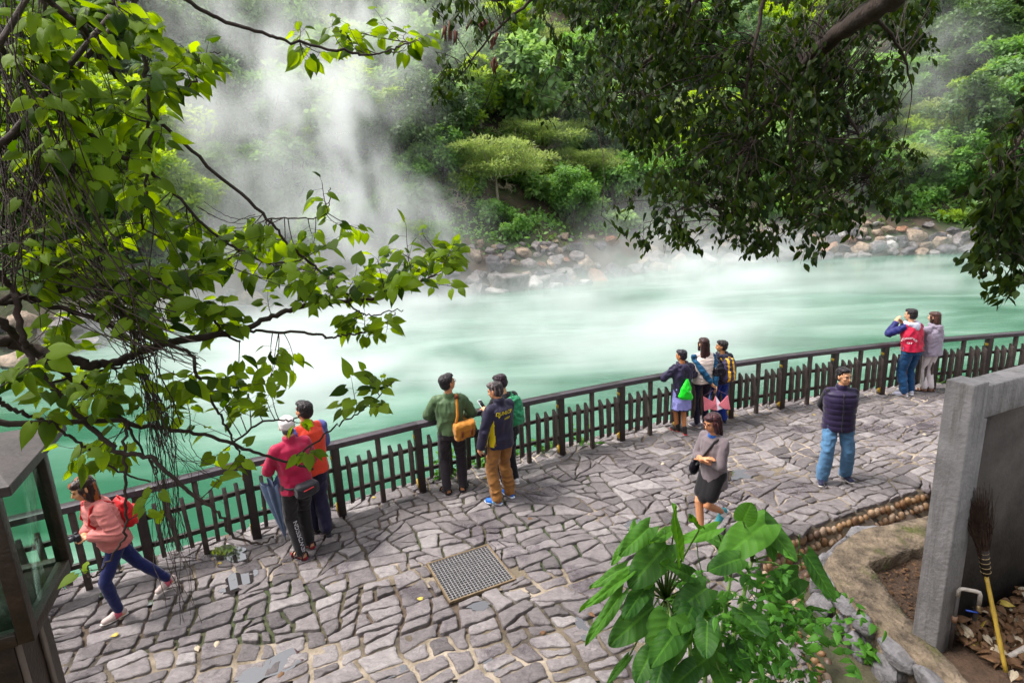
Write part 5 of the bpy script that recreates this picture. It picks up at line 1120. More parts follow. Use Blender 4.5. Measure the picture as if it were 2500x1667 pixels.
class Person:
    def __init__(s, label, feet, face, h=1.7, lean=0, hip=None, twist=0, head=(0, 0, 0), wrL=(-.24, .05, .80), wrR=(.24, .05, .80), elL=(-.6, -.8, -.2), elR=(.6, -.8, -.2), skin='#c98f6a', toe=(0, 0), lift=(0, 0), group=None, stout=1.0, shw=.168, hipy=0, handL=None, handR=None):
        g = [gp(*f) for f in feet]; c = (g[0] + g[1]) / 2; f = unit([*face, 0]); s.f = f; s.r = np.array([f[1], -f[0], 0]); s.rz = math.atan2(-f[0], f[1]); s.S = h / 1.70; s.o = c; s.stout = stout
        s.e = thing('person', label, 'person', tuple(c), s.rz, group); s.e.scale = (s.S,) * 3
        loc_ = lambda p: np.array([(p - c) @ s.r, (p - c) @ s.f, 0]) / s.S
        s.fl = [loc_(p) for p in g]; s.toe = toe; s.lift = lift
        d = max(np.hypot(*(s.fl[0] - s.fl[1])[:2]), 0); hz = hip or min(.925, math.sqrt(max(.86 ** 2 - max(0, d / 2 - .1) ** 2, .3)) + .07)
        s.P = np.array([0, hipy, hz]); Rl = rx(-lean); s.Rt = Rl; s.up = Rl @ [0, 0, 1]; s.fw = Rl @ [0, 1, 0]
        ct, st = math.cos(twist), math.sin(twist); s.sr = np.array([ct, st, 0.]); s.pr = np.array([1., 0, 0]); s.tf = unit(np.cross(s.up, s.sr))
        s.nb = s.P + s.up * .49; s.sh = [s.nb - s.sr * shw - s.up * .058, s.nb + s.sr * shw - s.up * .058]
        s.hipj = [s.P + [-.088, 0, -.02], s.P + [.088, 0, -.02]]
        s.an = [s.fl[i] + [0, 0, .085 + lift[i]] for i in (0, 1)]
        s.kn = [ik(s.hipj[i], s.an[i], .43, .415, (.15 * (-1, 1)[i], 1, .1))[0] for i in (0, 1)]
        s.wr = [np.array(wrL, float), np.array(wrR, float)]; s.el = []
        for i, hnt in enumerate((elL, elR)):
            d = s.wr[i] - s.sh[i]; L = np.linalg.norm(d)
            if L > .53: s.wr[i] = s.sh[i] + d / L * .53
            s.el.append(ik(s.sh[i], s.wr[i], .29, .25, hnt)[0])
        yw, pt, rl = head; s.Rh = rotz(-yw) @ rx(pt) @ np.array([(math.cos(rl), 0, math.sin(rl)), (0, 1, 0), (-math.sin(rl), 0, math.cos(rl))])
        s.hc = s.nb + s.up * .07 + s.Rh @ np.array([0, .022, .10]); s.skin = skinmat(skin); s.hd = [handL, handR]
        s.body()
    def part(s, name, mesh, mats=None, parent=None):
        o = obj(name, mesh, mats, parent or s.e); return o
    def H(s, p): return s.hc + s.Rh @ np.asarray(p, float)
    def hand(s, m, i):
        w_, e = s.wr[i], s.el[i]; d = unit(s.hd[i]) if s.hd[i] is not None else unit(unit(w_ - e) + [0, .15, 0]); sg = (-1, 1)[i]
        sd = unit(np.cross(d, [0, 0, 1]) if abs(d[2]) < .8 else np.cross(d, [sg, 0, 0])); pn = np.cross(sd, d)
        if pn @ np.array([-sg, .2, -.2]) < 0: pn = -pn        # palm side
        sd = np.cross(d, pn) * sg
        m.cap(w_ - d * .02, w_ + d * .03, .026, .030, 10, 1.15, sd); m.cap(w_ + d * .025, w_ + d * .085, .020, .021, 10, 1.9, sd)
        for k, (off, l) in enumerate(((-.031, .068), (-.0105, .078), (.0105, .074), (.031, .056))):
            b = w_ + d * .088 + sd * off; c1 = b + d * l * .5 + pn * l * .16; c2 = c1 + unit(d * .72 + pn * .72) * l * .5; m.cap(b, c1, .0095, .0088, 7); m.cap(c1, c2, .0088, .0075, 7)
        b = w_ + d * .03 - sd * .032; c1 = b + unit(d * .7 - sd * .7 + pn * .3) * .042; m.cap(b, c1, .0125, .011, 7); m.cap(c1, c1 + unit(d + pn * .5 - sd * .1) * .032, .0105, .0085, 7)
    def body(s):
        m = MB(); st = s.stout
        m.loft([(s.P - s.up * .06, s.pr * .145 * st, s.fw * .10), (s.P + s.up * .08, s.pr * .128 * st, s.fw * .088), (s.P + s.up * .30, s.sr * .150 * st, s.tf * .098), (s.P + s.up * .43, s.sr * .145, s.tf * .075), (s.P + s.up * .49, s.sr * .055, s.tf * .055)])
        m.cap(s.nb - s.up * .03, s.nb + s.up * .07 + s.Rh @ np.array([0, .012, .03]), .056, .052)
        for i in (0, 1):
            m.cap(s.nb - s.up * .02, s.sh[i], .045, .05); m.cap(s.sh[i], s.el[i], .048, .038); m.cap(s.el[i], s.wr[i], .037, .026); s.hand(m, i)
            m.cap(s.hipj[i], s.kn[i], .078, .054); m.cap(s.kn[i], s.kn[i] * .6 + s.an[i] * .4, .052, .052); m.cap(s.kn[i] * .6 + s.an[i] * .4, s.an[i], .052, .036)
            f = s.foot_dir(i); m.cap(s.an[i] - f[0] * .03 - [0, 0, .045], s.an[i] + f[0] * .13 - f[1] * .052, .032, .026, 10, 1.35, f[2])
        # head
        R_ = s.Rh; m.ell(s.H((0, -.008, .022)), (.076, .095, .092), R_, 20, 14); m.ell(s.H((0, .028, -.035)), (.060, .066, .072), R_, 16, 12); m.cap(s.H((0, .052, -.082)), s.H((0, .060, -.084)), .026, .022)
        m.cap(s.H((0, .088, .012)), s.H((0, .104, -.022)), .010, .015); m.cap(s.H((-.034, .074, .034)), s.H((.034, .074, .034)), .014, .014); m.ell(s.H((0, .084, -.052)), (.024, .012, .010), R_)
        for sg in (-1, 1): m.ell(s.H((sg * .078, -.006, -.004)), (.010, .020, .032), R_, 10, 8); m.ell(s.H((sg * .036, .062, -.018)), (.026, .022, .024), R_)
        s.bm = remesh(m, 'body', s.skin, .0062, 2, None, None, .35); s.body_o = s.part('body', s.bm)
        e = MB()
        for sg in (-1, 1): e.ell(s.H((sg * .031, .0835, .013)), (.0125, .006, .0055), R_, 10, 8)
        s.part('eyes', e, cloth('#0c0806', .3, 0), s.body_o)
        b = MB()
        for sg in (-1, 1): b.cap(s.H((sg * .016, .092, .032)), s.H((sg * .048, .080, .033)), .0042, .003, 6)
        s.part('eyebrows', b, cloth('#140c0a', .8, 0), s.body_o); l = MB(); l.ell(s.H((0, .0945, -.052)), (.021, .006, .0065), R_, 12, 8); s.part('lips', l, cloth('#a0554a', .5, 0), s.body_o)
    def foot_dir(s, i):
        a = s.toe[i]; f = np.array([math.sin(a), math.cos(a), 0]); up = np.array([0, 0, 1.])
        if s.lift[i] > .02: k = min(s.lift[i] * 4.5, 1.1); f2 = f * math.cos(k) - up * math.sin(k); up = f * math.sin(k) + up * math.cos(k); f = f2
        return f, up, np.cross(f, up)
    def top(s, c, g=.018, hem=-.10, sleeve='long', scol=None, fold=(.011, 15, 1, (1, 1, .55)), idx=None, collar=None, name='jacket', sg=.012, mats=None, flare=0, cuff=.04):
        m = MB(); st = s.stout; hz = hem
        m.loft([(s.P + s.up * hz, s.pr * (.152 * st + g + flare), s.fw * (.112 + g + flare)), (s.P + s.up * (hz + .07), s.pr * (.152 * st + g + flare * .7), s.fw * (.112 + g + flare * .7)), (s.P + s.up * .12, s.pr * .5 * (.142 * st + g) + s.sr * .5 * (.142 * st + g), s.tf * (.105 + g)), (s.P + s.up * .30, s.sr * (.162 * st + g), s.tf * (.112 + g)), (s.P + s.up * .42, s.sr * (.165 + g), s.tf * (.088 + g)), (s.P + s.up * .475, s.sr * .10, s.tf * .068), (s.P + s.up * .505, s.sr * .066, s.tf * .062)], 24, 0, 2.3)
        sm = m if scol is None and sleeve != 'none' else MB()
        for i in (0, 1):
            m.cap(s.nb - s.up * .030, s.sh[i], .050, .048 + sg)
            if sleeve == 'none': m.ell(s.sh[i] * .93 + s.nb * .07, (.062, .062, .07)); continue
            q = sm if scol is not None else m
            if scol is not None: q = MB()
            q.cap(s.sh[i], s.el[i], .050 + sg, .045 + sg, 14); e = s.wr[i] if sleeve == 'long' else s.el[i] * .62 + s.wr[i] * .38
            d = unit(e - s.el[i]); q.cap(s.el[i], e - d * .015, .046 + sg, .034 + sg, 14)
            if scol is not None: s.part('sleeve', remesh(q, 'sleeve', scol, .011, 3, fold))
        if collar: m.loft([(s.nb - s.up * .02, s.sr * .078, s.tf * .080), (s.nb + s.up * collar, s.sr * .070, s.tf * .074)], 20)
        s.jm = remesh(m, name, mats or c, .0105, 3, fold, idx); s.jo = s.part(name, s.jm); return s.jo
    def legs(s, c, g=.014, length=1.0, fold=(.009, 15, 4, (1, 1, .8)), name='trousers', flare=.0, waist=.06, mats=None, idx=None, seat=0):
        m = MB(); st = s.stout; m.loft([(s.P + s.up * waist, s.pr * (.138 * st + g), s.fw * (.098 + g)), (s.P - [0, 0, .01], s.pr * (.152 * st + g), s.fw * (.112 + g + seat)), (s.P - [0, 0, .10], s.pr * (.150 * st + g), s.fw * (.108 + g + seat))], 22)
        for i in (0, 1):
            m.cap(s.hipj[i], s.kn[i], .083 + g, .056 + g, 14)
            if length > .5:
                e = s.kn[i] + (s.an[i] - s.kn[i]) * (length - .5) * 2 * .97; m.cap(s.kn[i], s.kn[i] * .55 + e * .45, .057 + g, .055 + g + flare * .5, 14); m.cap(s.kn[i] * .55 + e * .45, e, .054 + g + flare * .5, .044 + g + flare, 14)
        return s.part(name, remesh(m, name, mats or c, .0105, 3, fold, idx))
    def skirt(s, c, g, z1, rx_, ry_, name='skirt', fold=(.006, 14, 2, (1, 1, .2)), mats=None, idx=None):
        m = MB(); m.loft([(s.P + s.up * .08, s.pr * (.138 + g), s.fw * (.10 + g)), (s.P - [0, 0, .06], s.pr * (.158 + g), s.fw * (.118 + g)), (np.array([s.P[0], s.P[1], z1]), s.pr * rx_, s.fw * ry_)], 24); return s.part(name, remesh(m, name, mats or c, .010, 2, fold, idx))
    def shoes(s, c, sole='#d8d4d0', kind='sneaker', accent=None):
        for i in (0, 1):
            f, up, sd = s.foot_dir(i); a = s.an[i] - up * .085; T = lambda x, y, z: a + sd * x + f * y + up * z
            so = MB(); so.loft([(T(0, -.075, .012), sd * .030, up * .012), (T(0, -.06, .013), sd * .038, up * .014), (T(0, .02, .012), sd * .036, up * .012), (T(0, .11, .012), sd * .046, up * .013), (T(0, .165, .015), sd * .034, up * .012), (T(0, .19, .018), sd * .012, up * .008)], 16)
            m = MB()
            if kind == 'sandal':
                o = s.part('sandal', remesh(so, 'sandal', cloth(c), .006, 1)); st_ = MB()
                for y, z, w_ in ((.115, .052, .052), (.065, .072, .046), (-.045, .085, .044)):
                    st_.tube([T(w_ * math.cos(t), y + (0 if y > 0 else -.02 * abs(math.sin(t))), z * abs(math.sin(t)) + .012) for t in np.linspace(0, PI, 11)], .010, 6)
                st_.tube([T(.045, .06, .04), T(.044, -.045, .06)], .009, 6); st_.tube([T(-.045, .06, .04), T(-.044, -.045, .06)], .009, 6)
                s.part('straps', st_, cloth(accent or '#201818'), o); continue
            m.cap(T(0, -.03, .05), T(0, .05, .05), .042, .046, 12, 1, sd); m.cap(T(0, .04, .042), T(0, .145, .032), .044, .034, 12, 1.15, sd); m.cap(T(0, -.035, .05), T(0, -.01, .085), .040, .040, 12)
            if kind == 'high': m.cap(T(0, -.02, .06), T(0, -.005, .14), .045, .046, 12)
            o = s.part('shoe', remesh(m, 'shoe', [cloth(c, .5), cloth(accent, .5)] if accent else cloth(c, .5), .0062, 2, None, (lambda C, N, T=T, sd=sd, a=a, f=f: ((np.abs((C - a) @ f - .02) < .035) & (np.abs(N @ sd) > .5)).astype(int)) if accent else None))
            s.part('sole', remesh(so, 'sole', cloth(sole, .5), .006, 1), None, o)
    def hair(s, c, kind='short', hl=None, length=.3, vol=1.0):
        m = MB(); R_ = s.Rh; m.ell(s.H((0, -.028, .060)), (.084 * vol, .093 * vol, .071), R_, 20, 14); m.ell(s.H((0, -.048, .01)), (.081 * vol, .066, .090), R_, 18, 12)
        if kind == 'short':
            m.ell(s.H((0, .034, .096)), (.066, .056, .031), R_); m.cap(s.H((-.074, .004, .05)), s.H((-.076, .004, .015)), .012, .008); m.cap(s.H((.074, .004, .05)), s.H((.076, .004, .015)), .012, .008)
        if kind == 'part': m.ell(s.H((.012, .030, .100)), (.066, .052, .027), R_); m.cap(s.H((-.074, .0, .05)), s.H((-.076, .0, .015)), .012, .008); m.cap(s.H((.074, .0, .05)), s.H((.076, .0, .015)), .012, .008)
        if kind in ('long', 'bob'):
            m.ell(s.H((0, .03, .078)), (.070, .062, .042), R_); L = length
            for sg in (-1, 1): m.cap(s.H((sg * .070, .02, .03)), s.H((sg * .078, .005, -.10)), .026, .026 if kind == 'bob' else .022)
            bk = s.H((0, -.06, -.02)); dn = np.array([0, 0, -1.]) * .92 - s.tf * (.06 if kind == 'long' else .10); w_ = s.Rh @ np.array([1., 0, 0]); dp = s.Rh @ np.array([0, 1., 0])
            m.loft([(bk + [0, 0, .05], w_ * .080, dp * .060), (bk + dn * L * .35, w_ * .092, dp * .056), (bk + dn * L * .7 - s.tf * .02, w_ * .088, dp * .044), (bk + dn * L - s.tf * .025, w_ * (.045 if kind == 'long' else .075), dp * .025)], 18)
        me = remesh(m, 'hair', [c] + ([hl] if hl else []), .0075, 2, (.009, 46, 3, (1.6, 1.0, .18)) if kind in ('long', 'bob') else (.010, 60, 3, (1, 1, .6)), (lambda C, N: (vnoise(C * [38, 38, 5], 4) > .25).astype(int)) if hl else None)
        return s.part('hair', me)
    def glasses(s, c='#402020'):
        g = MB()
        for sg in (-1, 1):
            g.tube([s.H((sg * .033 + .023 * math.cos(t), .101 - .004 * abs(math.cos(t)), .010 + .016 * math.sin(t))) for t in np.linspace(0, 2 * PI, 15)], .0022, 5); g.tube([s.H((sg * .056, .098, .014)), s.H((sg * .078, .05, .014)), s.H((sg * .080, -.005, .012))], .0022, 5)
        g.tube([s.H((-.011, .103, .014)), s.H((.011, .103, .014))], .0022, 5); s.part('glasses', g, cloth(c, .3, 0))
    def hood(s, c, r=.11):
        m = MB(); b = s.nb - s.tf * .07 + s.up * .0
        m.tube([b + s.sr * (r * math.sin(t)) + s.tf * (.075 - r * .85 * math.cos(t) * .9) + s.up * (.02 - .035 * math.cos(t)) for t in np.linspace(-2.3, 2.3, 15)], [.022 + .028 * math.cos(t * .6) for t in np.linspace(-2.3, 2.3, 15)], 10); m.ell(b - s.tf * .03 - s.up * .05, (.085, .05, .085), np.column_stack([s.sr, s.tf, s.up]))
        return s.part('hood', remesh(m, 'hood', c, .0095, 2, (.008, 18, 9, (1, 1, 1))))
    def W(s, p):                                   # local -> world
        p = np.asarray(p, float) * s.S; return s.o + s.r * p[0] + s.f * p[1] + np.array([0, 0, p[2]])
    def loc(s, p): p = (np.asarray(p, float) - s.o); return np.array([p @ s.r, p @ s.f, p[2]]) / s.S
def item(s, name, label, cat, org, group=None):     # a carried thing: stays top-level, shares the person's frame
    t = thing(name, label, cat, tuple(s.W(org)), s.rz, group); t.scale = (s.S,) * 3; return t
def shift(me, o):
    v = np.empty(len(me.vertices) * 3, np.float32); me.vertices.foreach_get('co', v); me.vertices.foreach_set('co', (v.reshape(-1, 3) - np.asarray(o, np.float32)).ravel()); me.update(); return me
def ipart(t, o, name, me, mats=None, parent=None):
    me = me if isinstance(me, bpy.types.Mesh) else me.mesh(name, mats); return obj(name, shift(me, o), None, parent or t)
def lettering(s, part_obj, text, px, size, m, name='lettering', vertical=False, arc=0.0, shear=0.0, parent=None, up=None):
    """raised print on a garment, laid on its surface where the garment is seen at px"""
    bv = BVHTree.FromPolygons([v.co for v in part_obj.data.vertices], [p.vertices for p in part_obj.data.polygons])
    o_ = s.loc(CP); d_ = unit(s.loc(CP + ray(*px)) - o_); hit, nrm, _, _ = bv.ray_cast(Vector(o_), Vector(d_))
    if hit is None: return None
    hit, n = np.array(hit), unit(np.array(nrm)); u = np.array(up if up is not None else [0, 0, 1.]); u = unit(u - n * (u @ n)); r_ = np.cross(u, n)
    if vertical: r_, u = u, -r_
    mb = MB(); cu = bpy.data.curves.new('t', 'FONT'); cu.body = text; cu.size = size; cu.align_x = 'CENTER'; cu.align_y = 'CENTER'; cu.shear = shear; cu.offset = size * .018; to = bpy.data.objects.new('t', cu); COL.objects.link(to); bpy.context.view_layer.update()
    dg = bpy.context.evaluated_depsgraph_get(); tm = to.evaluated_get(dg).to_mesh(); V = np.array([v.co[:] for v in tm.vertices]); F = [tuple(p.vertices) for p in tm.polygons]; to.evaluated_get(dg).to_mesh_clear(); bpy.data.objects.remove(to)
    if text == 'TRI': V = np.array([(-1, .9, 0), (1.1, .55, 0), (-.3, -1, 0)]) * size * .62; F = [(0, 1, 2)]
    out = []
    for x, y, _ in V:
        if arc: a = x / arc; x, y = (arc + y) * math.sin(a), (arc + y) * math.cos(a) - arc
        p = hit + r_ * x + u * y + n * .12; h2, _, _, _ = bv.ray_cast(Vector(p), Vector(-n)); q = np.array(h2) if h2 is not None else hit + r_ * x + u * y; out.append(q + n * .004)
    mb.add(np.array(out), F); return s.part(name, mb, m, parent or part_obj)
def backpack(s, label, c, c2=None, org=None, sz=(.15, .085, .22), fold=.012, strap=True, idx=None, z=.27, back=.20, name='backpack'):
    o = s.P + s.up * z - s.tf * back; Rm = np.column_stack([s.sr, s.tf, s.up]); t = item(s, name, label, 'backpack', o); m = MB(); m.loft([(o + s.up * (-sz[2]), s.sr * sz[0] * .85, s.tf * sz[1] * .9), (o - s.up * sz[2] * .8, s.sr * sz[0], s.tf * sz[1]), (o + s.up * sz[2] * .3, s.sr * sz[0], s.tf * sz[1] * .9), (o + s.up * sz[2] * .85, s.sr * sz[0] * .8, s.tf * sz[1] * .6), (o + s.up * sz[2], s.sr * sz[0] * .5, s.tf * sz[1] * .3)], 22, 0, 2.8)
    m.loft([(o - s.up * sz[2] * .85 - s.tf * sz[1] * .8, s.sr * sz[0] * .7, s.tf * .05), (o - s.up * sz[2] * .1 - s.tf * sz[1] * .8, s.sr * sz[0] * .72, s.tf * .045), (o + s.up * sz[2] * .05 - s.tf * sz[1] * .7, s.sr * sz[0] * .5, s.tf * .02)], 18, 0, 2.8)
    ipart(t, o, 'bag', remesh(m, 'bag', [c] + ([c2] if c2 else []), .0095, 2, (fold, 13, 6, (1, 1, 1)), idx))
    if strap:
        for sg in (-1, 1):
            st = MB(); a = s.P + s.up * .40 - s.tf * .13 + s.sr * sg * .085; st.tube([a, s.nb + s.sr * sg * .105 + s.up * .012 - s.tf * .03, s.nb + s.sr * sg * .11 - s.up * .01 + s.tf * .07, s.P + s.up * .33 + s.sr * sg * .115 + s.tf * .145, s.P + s.up * .2 + s.sr * sg * .15 + s.tf * .09, s.P + s.up * .14 + s.sr * sg * .15 - s.tf * .10], .013, 8); ipart(t, o, 'strap', st, c2 or c)
    hd = MB(); a = o + s.up * sz[2]; hd.tube([a - s.sr * .03, a - s.sr * .02 + s.up * .04, a + s.sr * .02 + s.up * .04, a + s.sr * .03], .006, 6); ipart(t, o, 'handle', hd, c2 or c); return t
def phone(s, label, p, n, c='#e8e8ea', up=(0, 0, 1)):
    n = unit(n); u = unit(np.asarray(up, float) - n * (np.asarray(up, float) @ n)); t = item(s, 'phone', label, 'phone', p); m = MB(); m.box(p, (.072, .009, .145), np.column_stack([np.cross(n, u), n, u])); b = ipart(t, p, 'case', m, cloth(c, .3, 0)); bevelled(b, .003)
    g = MB(); g.box(np.asarray(p) - n * .005, (.064, .002, .128), np.column_stack([np.cross(n, u), n, u])); ipart(t, p, 'screen', g, cloth('#101216', .1, 0)); return t
BLK = cloth('#171317', .7)
# 1 girl striding past ---------------------------------------------------------
fa, fb_ = gp(294, 1505), gp(421, 1440); dv = unit(fa - fb_)
p = Person('girl in a pink padded jacket and blue jeans striding past with a camera', [(294, 1505), (416, 1440)], dv[:2], 1.62, lean=.20, hip=.90, hipy=.16, head=(.08, -.30, 0), wrL=(-.10, .36, 1.06), wrR=(.03, .37, 1.06), elL=(-.9, -.5, -.6), elR=(.9, -.5, -.6), skin='#d2966a', lift=(0, .07))
p.top(cloth('#bb6c66', .6, .1), .034, -.06, fold=(.013, 13, 1, (.35, .35, 2.0)), name='padded_jacket', sg=.026, collar=.02); p.legs(cloth('#141d52'), .004, fold=(.004, 18, 4, (1, 1, 1))); p.shoes('#b9a6a0', '#d8cfc8', accent='#b84e62'); p.hair(cloth('#2a1710', .4), 'long', cloth('#8a4614', .35), .36)
backpack(p, 'small red backpack worn by the girl in the pink jacket', cloth('#c01218', .5), None, None, (.125, .075, .15), .016, True, None, .22, .20)
o = p.wr[0] * .5 + p.wr[1] * .5 + np.array([0, .10, .02]); t = item(p, 'camera', 'compact camera held in both hands by the girl in pink', 'camera', o); m = MB(); m.box(o, (.11, .045, .07)); m.box(o + [.02, 0, .04], (.04, .03, .02)); bevelled(ipart(t, o, 'camera_body', m, cloth('#26262c', .4, 0)), .006); m = MB(); m.tube([o + [0, .02, 0], o + [0, .075, 0]], [.03, .027], 14); ipart(t, o, 'lens', m, cloth('#3c3c44', .3, 0))
# 2 man with the white cap -----------------------------------------------------
p = Person('older man in a magenta jacket and white cap with a waist pouch', [(738, 1362), (757, 1335)], (-.72, .69), 1.72, lean=.06, head=(.35, .02, 0), wrL=(-.13, .36, 1.02), wrR=(.12, .30, 1.06), elL=(-.8, -.7, -.4), elR=(.8, -.6, -.4), skin='#d39a78', toe=(-.25, -.1))
p.top(cloth('#a30a3c', .6), .030, -.10, fold=(.014, 11, 2, (1, 1, .6)), sg=.022, collar=.06); lg = p.legs(cloth('#1a171a', .7), .016); lettering(p, lg, 'NEWDESIGN', (733, 1312), .070, cloth('#b9b4b8', .6, 0), vertical=True); p.shoes('#7d1220', kind='sandal', accent='#241418')
m = MB(); R_ = p.Rh; m.ell(p.H((0, -.012, .055)), (.088, .106, .078), R_, 20, 14); m.ell(p.H((0, -.05, .02)), (.083, .064, .06), R_); cap_o = p.part('cap', remesh(m, 'cap', cloth('#d9cfcf', .8), .0075, 2, (.004, 20, 4, (1, 1, 1)))); m = MB(); m.ell(p.H((0, .115, .052)), (.072, .07, .012), R_); p.part('cap_brim', m, cloth('#d9cfcf', .8), cap_o)
m = MB(); m.ell(p.H((0, -.07, -.03)), (.066, .04, .05), R_); p.part('hair', remesh(m, 'hair', cloth('#4a4244', .6), .008, 1))
o = p.P + np.array([.02, -.20, -.04]); t = item(p, 'waist_pouch', 'black waist pouch with a red zip worn at the back by the man in magenta', 'pouch', o); m = MB(); m.loft([(o + [-.13, 0, .0], np.array([0, .05, 0]), np.array([0, 0, .06])), (o + [-.08, 0, 0], np.array([0, .075, 0]), np.array([0, 0, .085])), (o + [.08, 0, 0], np.array([0, .075, 0]), np.array([0, 0, .085])), (o + [.13, 0, 0], np.array([0, .05, 0]), np.array([0, 0, .06]))], 18, 0, 2.6); ipart(t, o, 'pouch', remesh(m, 'pouch', cloth('#1d1a20', .6), .008, 2, (.006, 14, 3, (1, 1, 1)))); m = MB(); m.tube([o + [-.07, -.078, .02], o + [.05, -.08, .035]], .006, 5); ipart(t, o, 'zip', m, cloth('#c01820', .5))
m = MB(); m.tube([o + np.array([.16 * math.sin(a) * 1.05 - .02, .195 - .185 * math.cos(a), .03]) for a in np.linspace(.5, 2 * PI - .5, 20)], .014, 6); ipart(t, o, 'belt', m, BLK)
def umbrella(s, top_w, tip_w, label, col, r, n=8, fold_=.55):
    top_, tip = s.loc(top_w), s.loc(tip_w); ax = unit(tip - top_); L = np.linalg.norm(tip - top_); t = item(s, 'umbrella', label, 'umbrella', tip); e1 = unit(np.cross(ax, [0, 1, .1])); e2 = np.cross(ax, e1); m = MB(); k = 48; rows = []
    for q, rr in ((.10, 1.0), (.3, .86), (.55, .58), (.8, .27), (.97, .05)):
        a = np.arange(k) / k * 2 * PI; rad = r * rr * (1 - fold_ * .5 * (1 - np.cos(n * a)) * .8); c = top_ + ax * L * (q - (0 if q > .1 else .0)); z = (-.06 * (1 - np.cos(n * a)) * .5 if q == .10 else 0 * a)
        rows.append(c + (rad * np.cos(a))[:, None] * e1 + (rad * np.sin(a))[:, None] * e2 - z[:, None] * ax)
    m.add(np.concatenate(rows), [(i * k + j, i * k + (j + 1) % k, (i + 1) * k + (j + 1) % k, (i + 1) * k + j) for i in range(4) for j in range(k)]); ipart(t, tip, 'canopy', m, cloth(col, .45)); m = MB(); m.tube([top_ - ax * .10, top_, tip, tip + ax * .035], [.006, .006, .005, .003], 7); ipart(t, tip, 'shaft', m, BLK); m = MB(); q = top_ - ax * .10
    m.tube([q, q - ax * .05, q - ax * .075 + e1 * .02, q - ax * .07 + e1 * .045, q - ax * .04 + e1 * .055], .010, 8); ipart(t, tip, 'handle', m, cloth('#2a2426', .4)); return t
h0 = p.W(p.wr[0] + [0, .03, -.03]); umbrella(p, h0 + np.array([.03, -.03, -.02]), np.array([*(h0 + np.array([.10, -.06, 0]))[:2], .12]), 'half folded blue grey umbrella hanging from the wrist of the man in the cap', '#6b7d9a', .155)
umbrella(p, h0 + np.array([.12, .10, -.15]), np.array([*(h0 + np.array([.24, .0, 0]))[:2], .03]), 'slim maroon check umbrella rolled tight beside the blue grey umbrella', '#5a3440', .030, 6, .2)
phone(p, 'red phone case in the hand of the man in the white cap', p.wr[0] + np.array([.02, .12, .03]), (0, .2, 1), '#b01828', (1, .4, 0))
# 3 man in red and blue --------------------------------------------------------
p = Person('man in an orange red and blue jacket beside the man in the cap', [(768, 1298), (799, 1304)], (-.70, .71), 1.76, head=(-.25, .05, 0), wrL=(-.10, .32, 1.05), wrR=(.10, .32, 1.05), elL=(-.8, -.5, -.5), elR=(.8, -.5, -.5), skin='#c98862', toe=(-.2, .1), stout=1.05)
p.top(None, .030, -.10, scol=cloth('#4d5390', .5), fold=(.012, 12, 4, (1, 1, .6)), sg=.024, collar=.05, mats=[cloth('#d23a1e', .5), cloth('#4d5390', .5)], idx=lambda C, N: ((np.abs(C[:, 0]) > .15) & (C[:, 2] > 1.28)).astype(int)); p.legs(cloth('#221e38'), .022, flare=.012); p.shoes('#1c1a22', '#2a2830'); p.hair(cloth('#1c1416', .5), 'short')
# 4 man in the green bomber jacket --------------------------------------------
p = Person('man in a green bomber jacket and black trousers looking over the rail', [(1092, 1204), (1131, 1196)], (-.12, .99), 1.745, head=(.95, .16, 0), wrL=(-.17, .30, 1.02), wrR=(.20, .26, 1.0), elL=(-1, -.3, -.5), elR=(1, -.3, -.6), skin='#c98a64', toe=(-.5, .25))
p.top(cloth('#4c6340', .55), .028, -.04, fold=(.012, 12, 5, (1.3, 1.3, .4)), sg=.024, collar=.035); p.legs(cloth('#231c22'), .016); p.shoes('#221a1c', kind='sandal', accent='#1c1416'); p.hair(cloth('#1a1216', .5), 'short', vol=1.03); p.glasses('#152024')
o = p.P + np.array([.185, -.17, .05]); t = item(p, 'shoulder_bag', 'tan canvas camera bag slung on the hip of the man in green', 'shoulder bag', o); Rb = np.column_stack([unit([1, .25, .12]), unit([-.25, 1, 0]), [0, 0, 1.]])
m = MB(); e1, e2 = Rb[:, 0], Rb[:, 1]; m.loft([(o - e1 * .15, e2 * .05, np.array([0, 0, .085])), (o - e1 * .13, e2 * .075, np.array([0, 0, .12])), (o + e1 * .11, e2 * .075, np.array([0, 0, .115])), (o + e1 * .135, e2 * .05, np.array([0, 0, .085]))], 22, 0, 3.2); TAN = cloth('#b9792a', .75); bg = ipart(t, o, 'bag', remesh(m, 'bag', TAN, .0085, 2, (.010, 12, 6, (1, 1, 1))))
m = MB(); m.loft([(o - e1 * .145 + [0, 0, .04], e2 * .082, np.array([0, 0, .085])), (o + e1 * .13 + [0, 0, .04], e2 * .082, np.array([0, 0, .08]))], 18, 0, 2.8); ipart(t, o, 'flap', remesh(m, 'flap', TAN, .0085, 2, (.008, 14, 2, (1, 1, 1)))); LEA = cloth('#6a2c10', .5); m = MB()
for k in (-.06, .07): m = MB(); m.box(o + e1 * k - e2 * .088 + [0, 0, -.02], (.022, .01, .09), Rb); ipart(t, o, 'buckle_strap', m, LEA)
m = MB(); m.tube([o - e1 * .13 + [0, 0, .07], p.P + np.array([.10, -.165, .25]), p.P + np.array([.105, -.135, .40]), p.nb + np.array([.10, -.06, .015]), p.nb + np.array([.105, .03, .0]), p.P + np.array([.12, .135, .32]), p.P + np.array([.19, .13, .1]), o + e1 * .13 + [0, .0, .05]], [.019] * 8, 8); ipart(t, o, 'strap', m, cloth('#b8761c', .6)); m = MB(); m.box(p.nb + np.array([.103, -.075, .0]), (.055, .07, .04)); ipart(t, o, 'shoulder_pad', m, LEA)
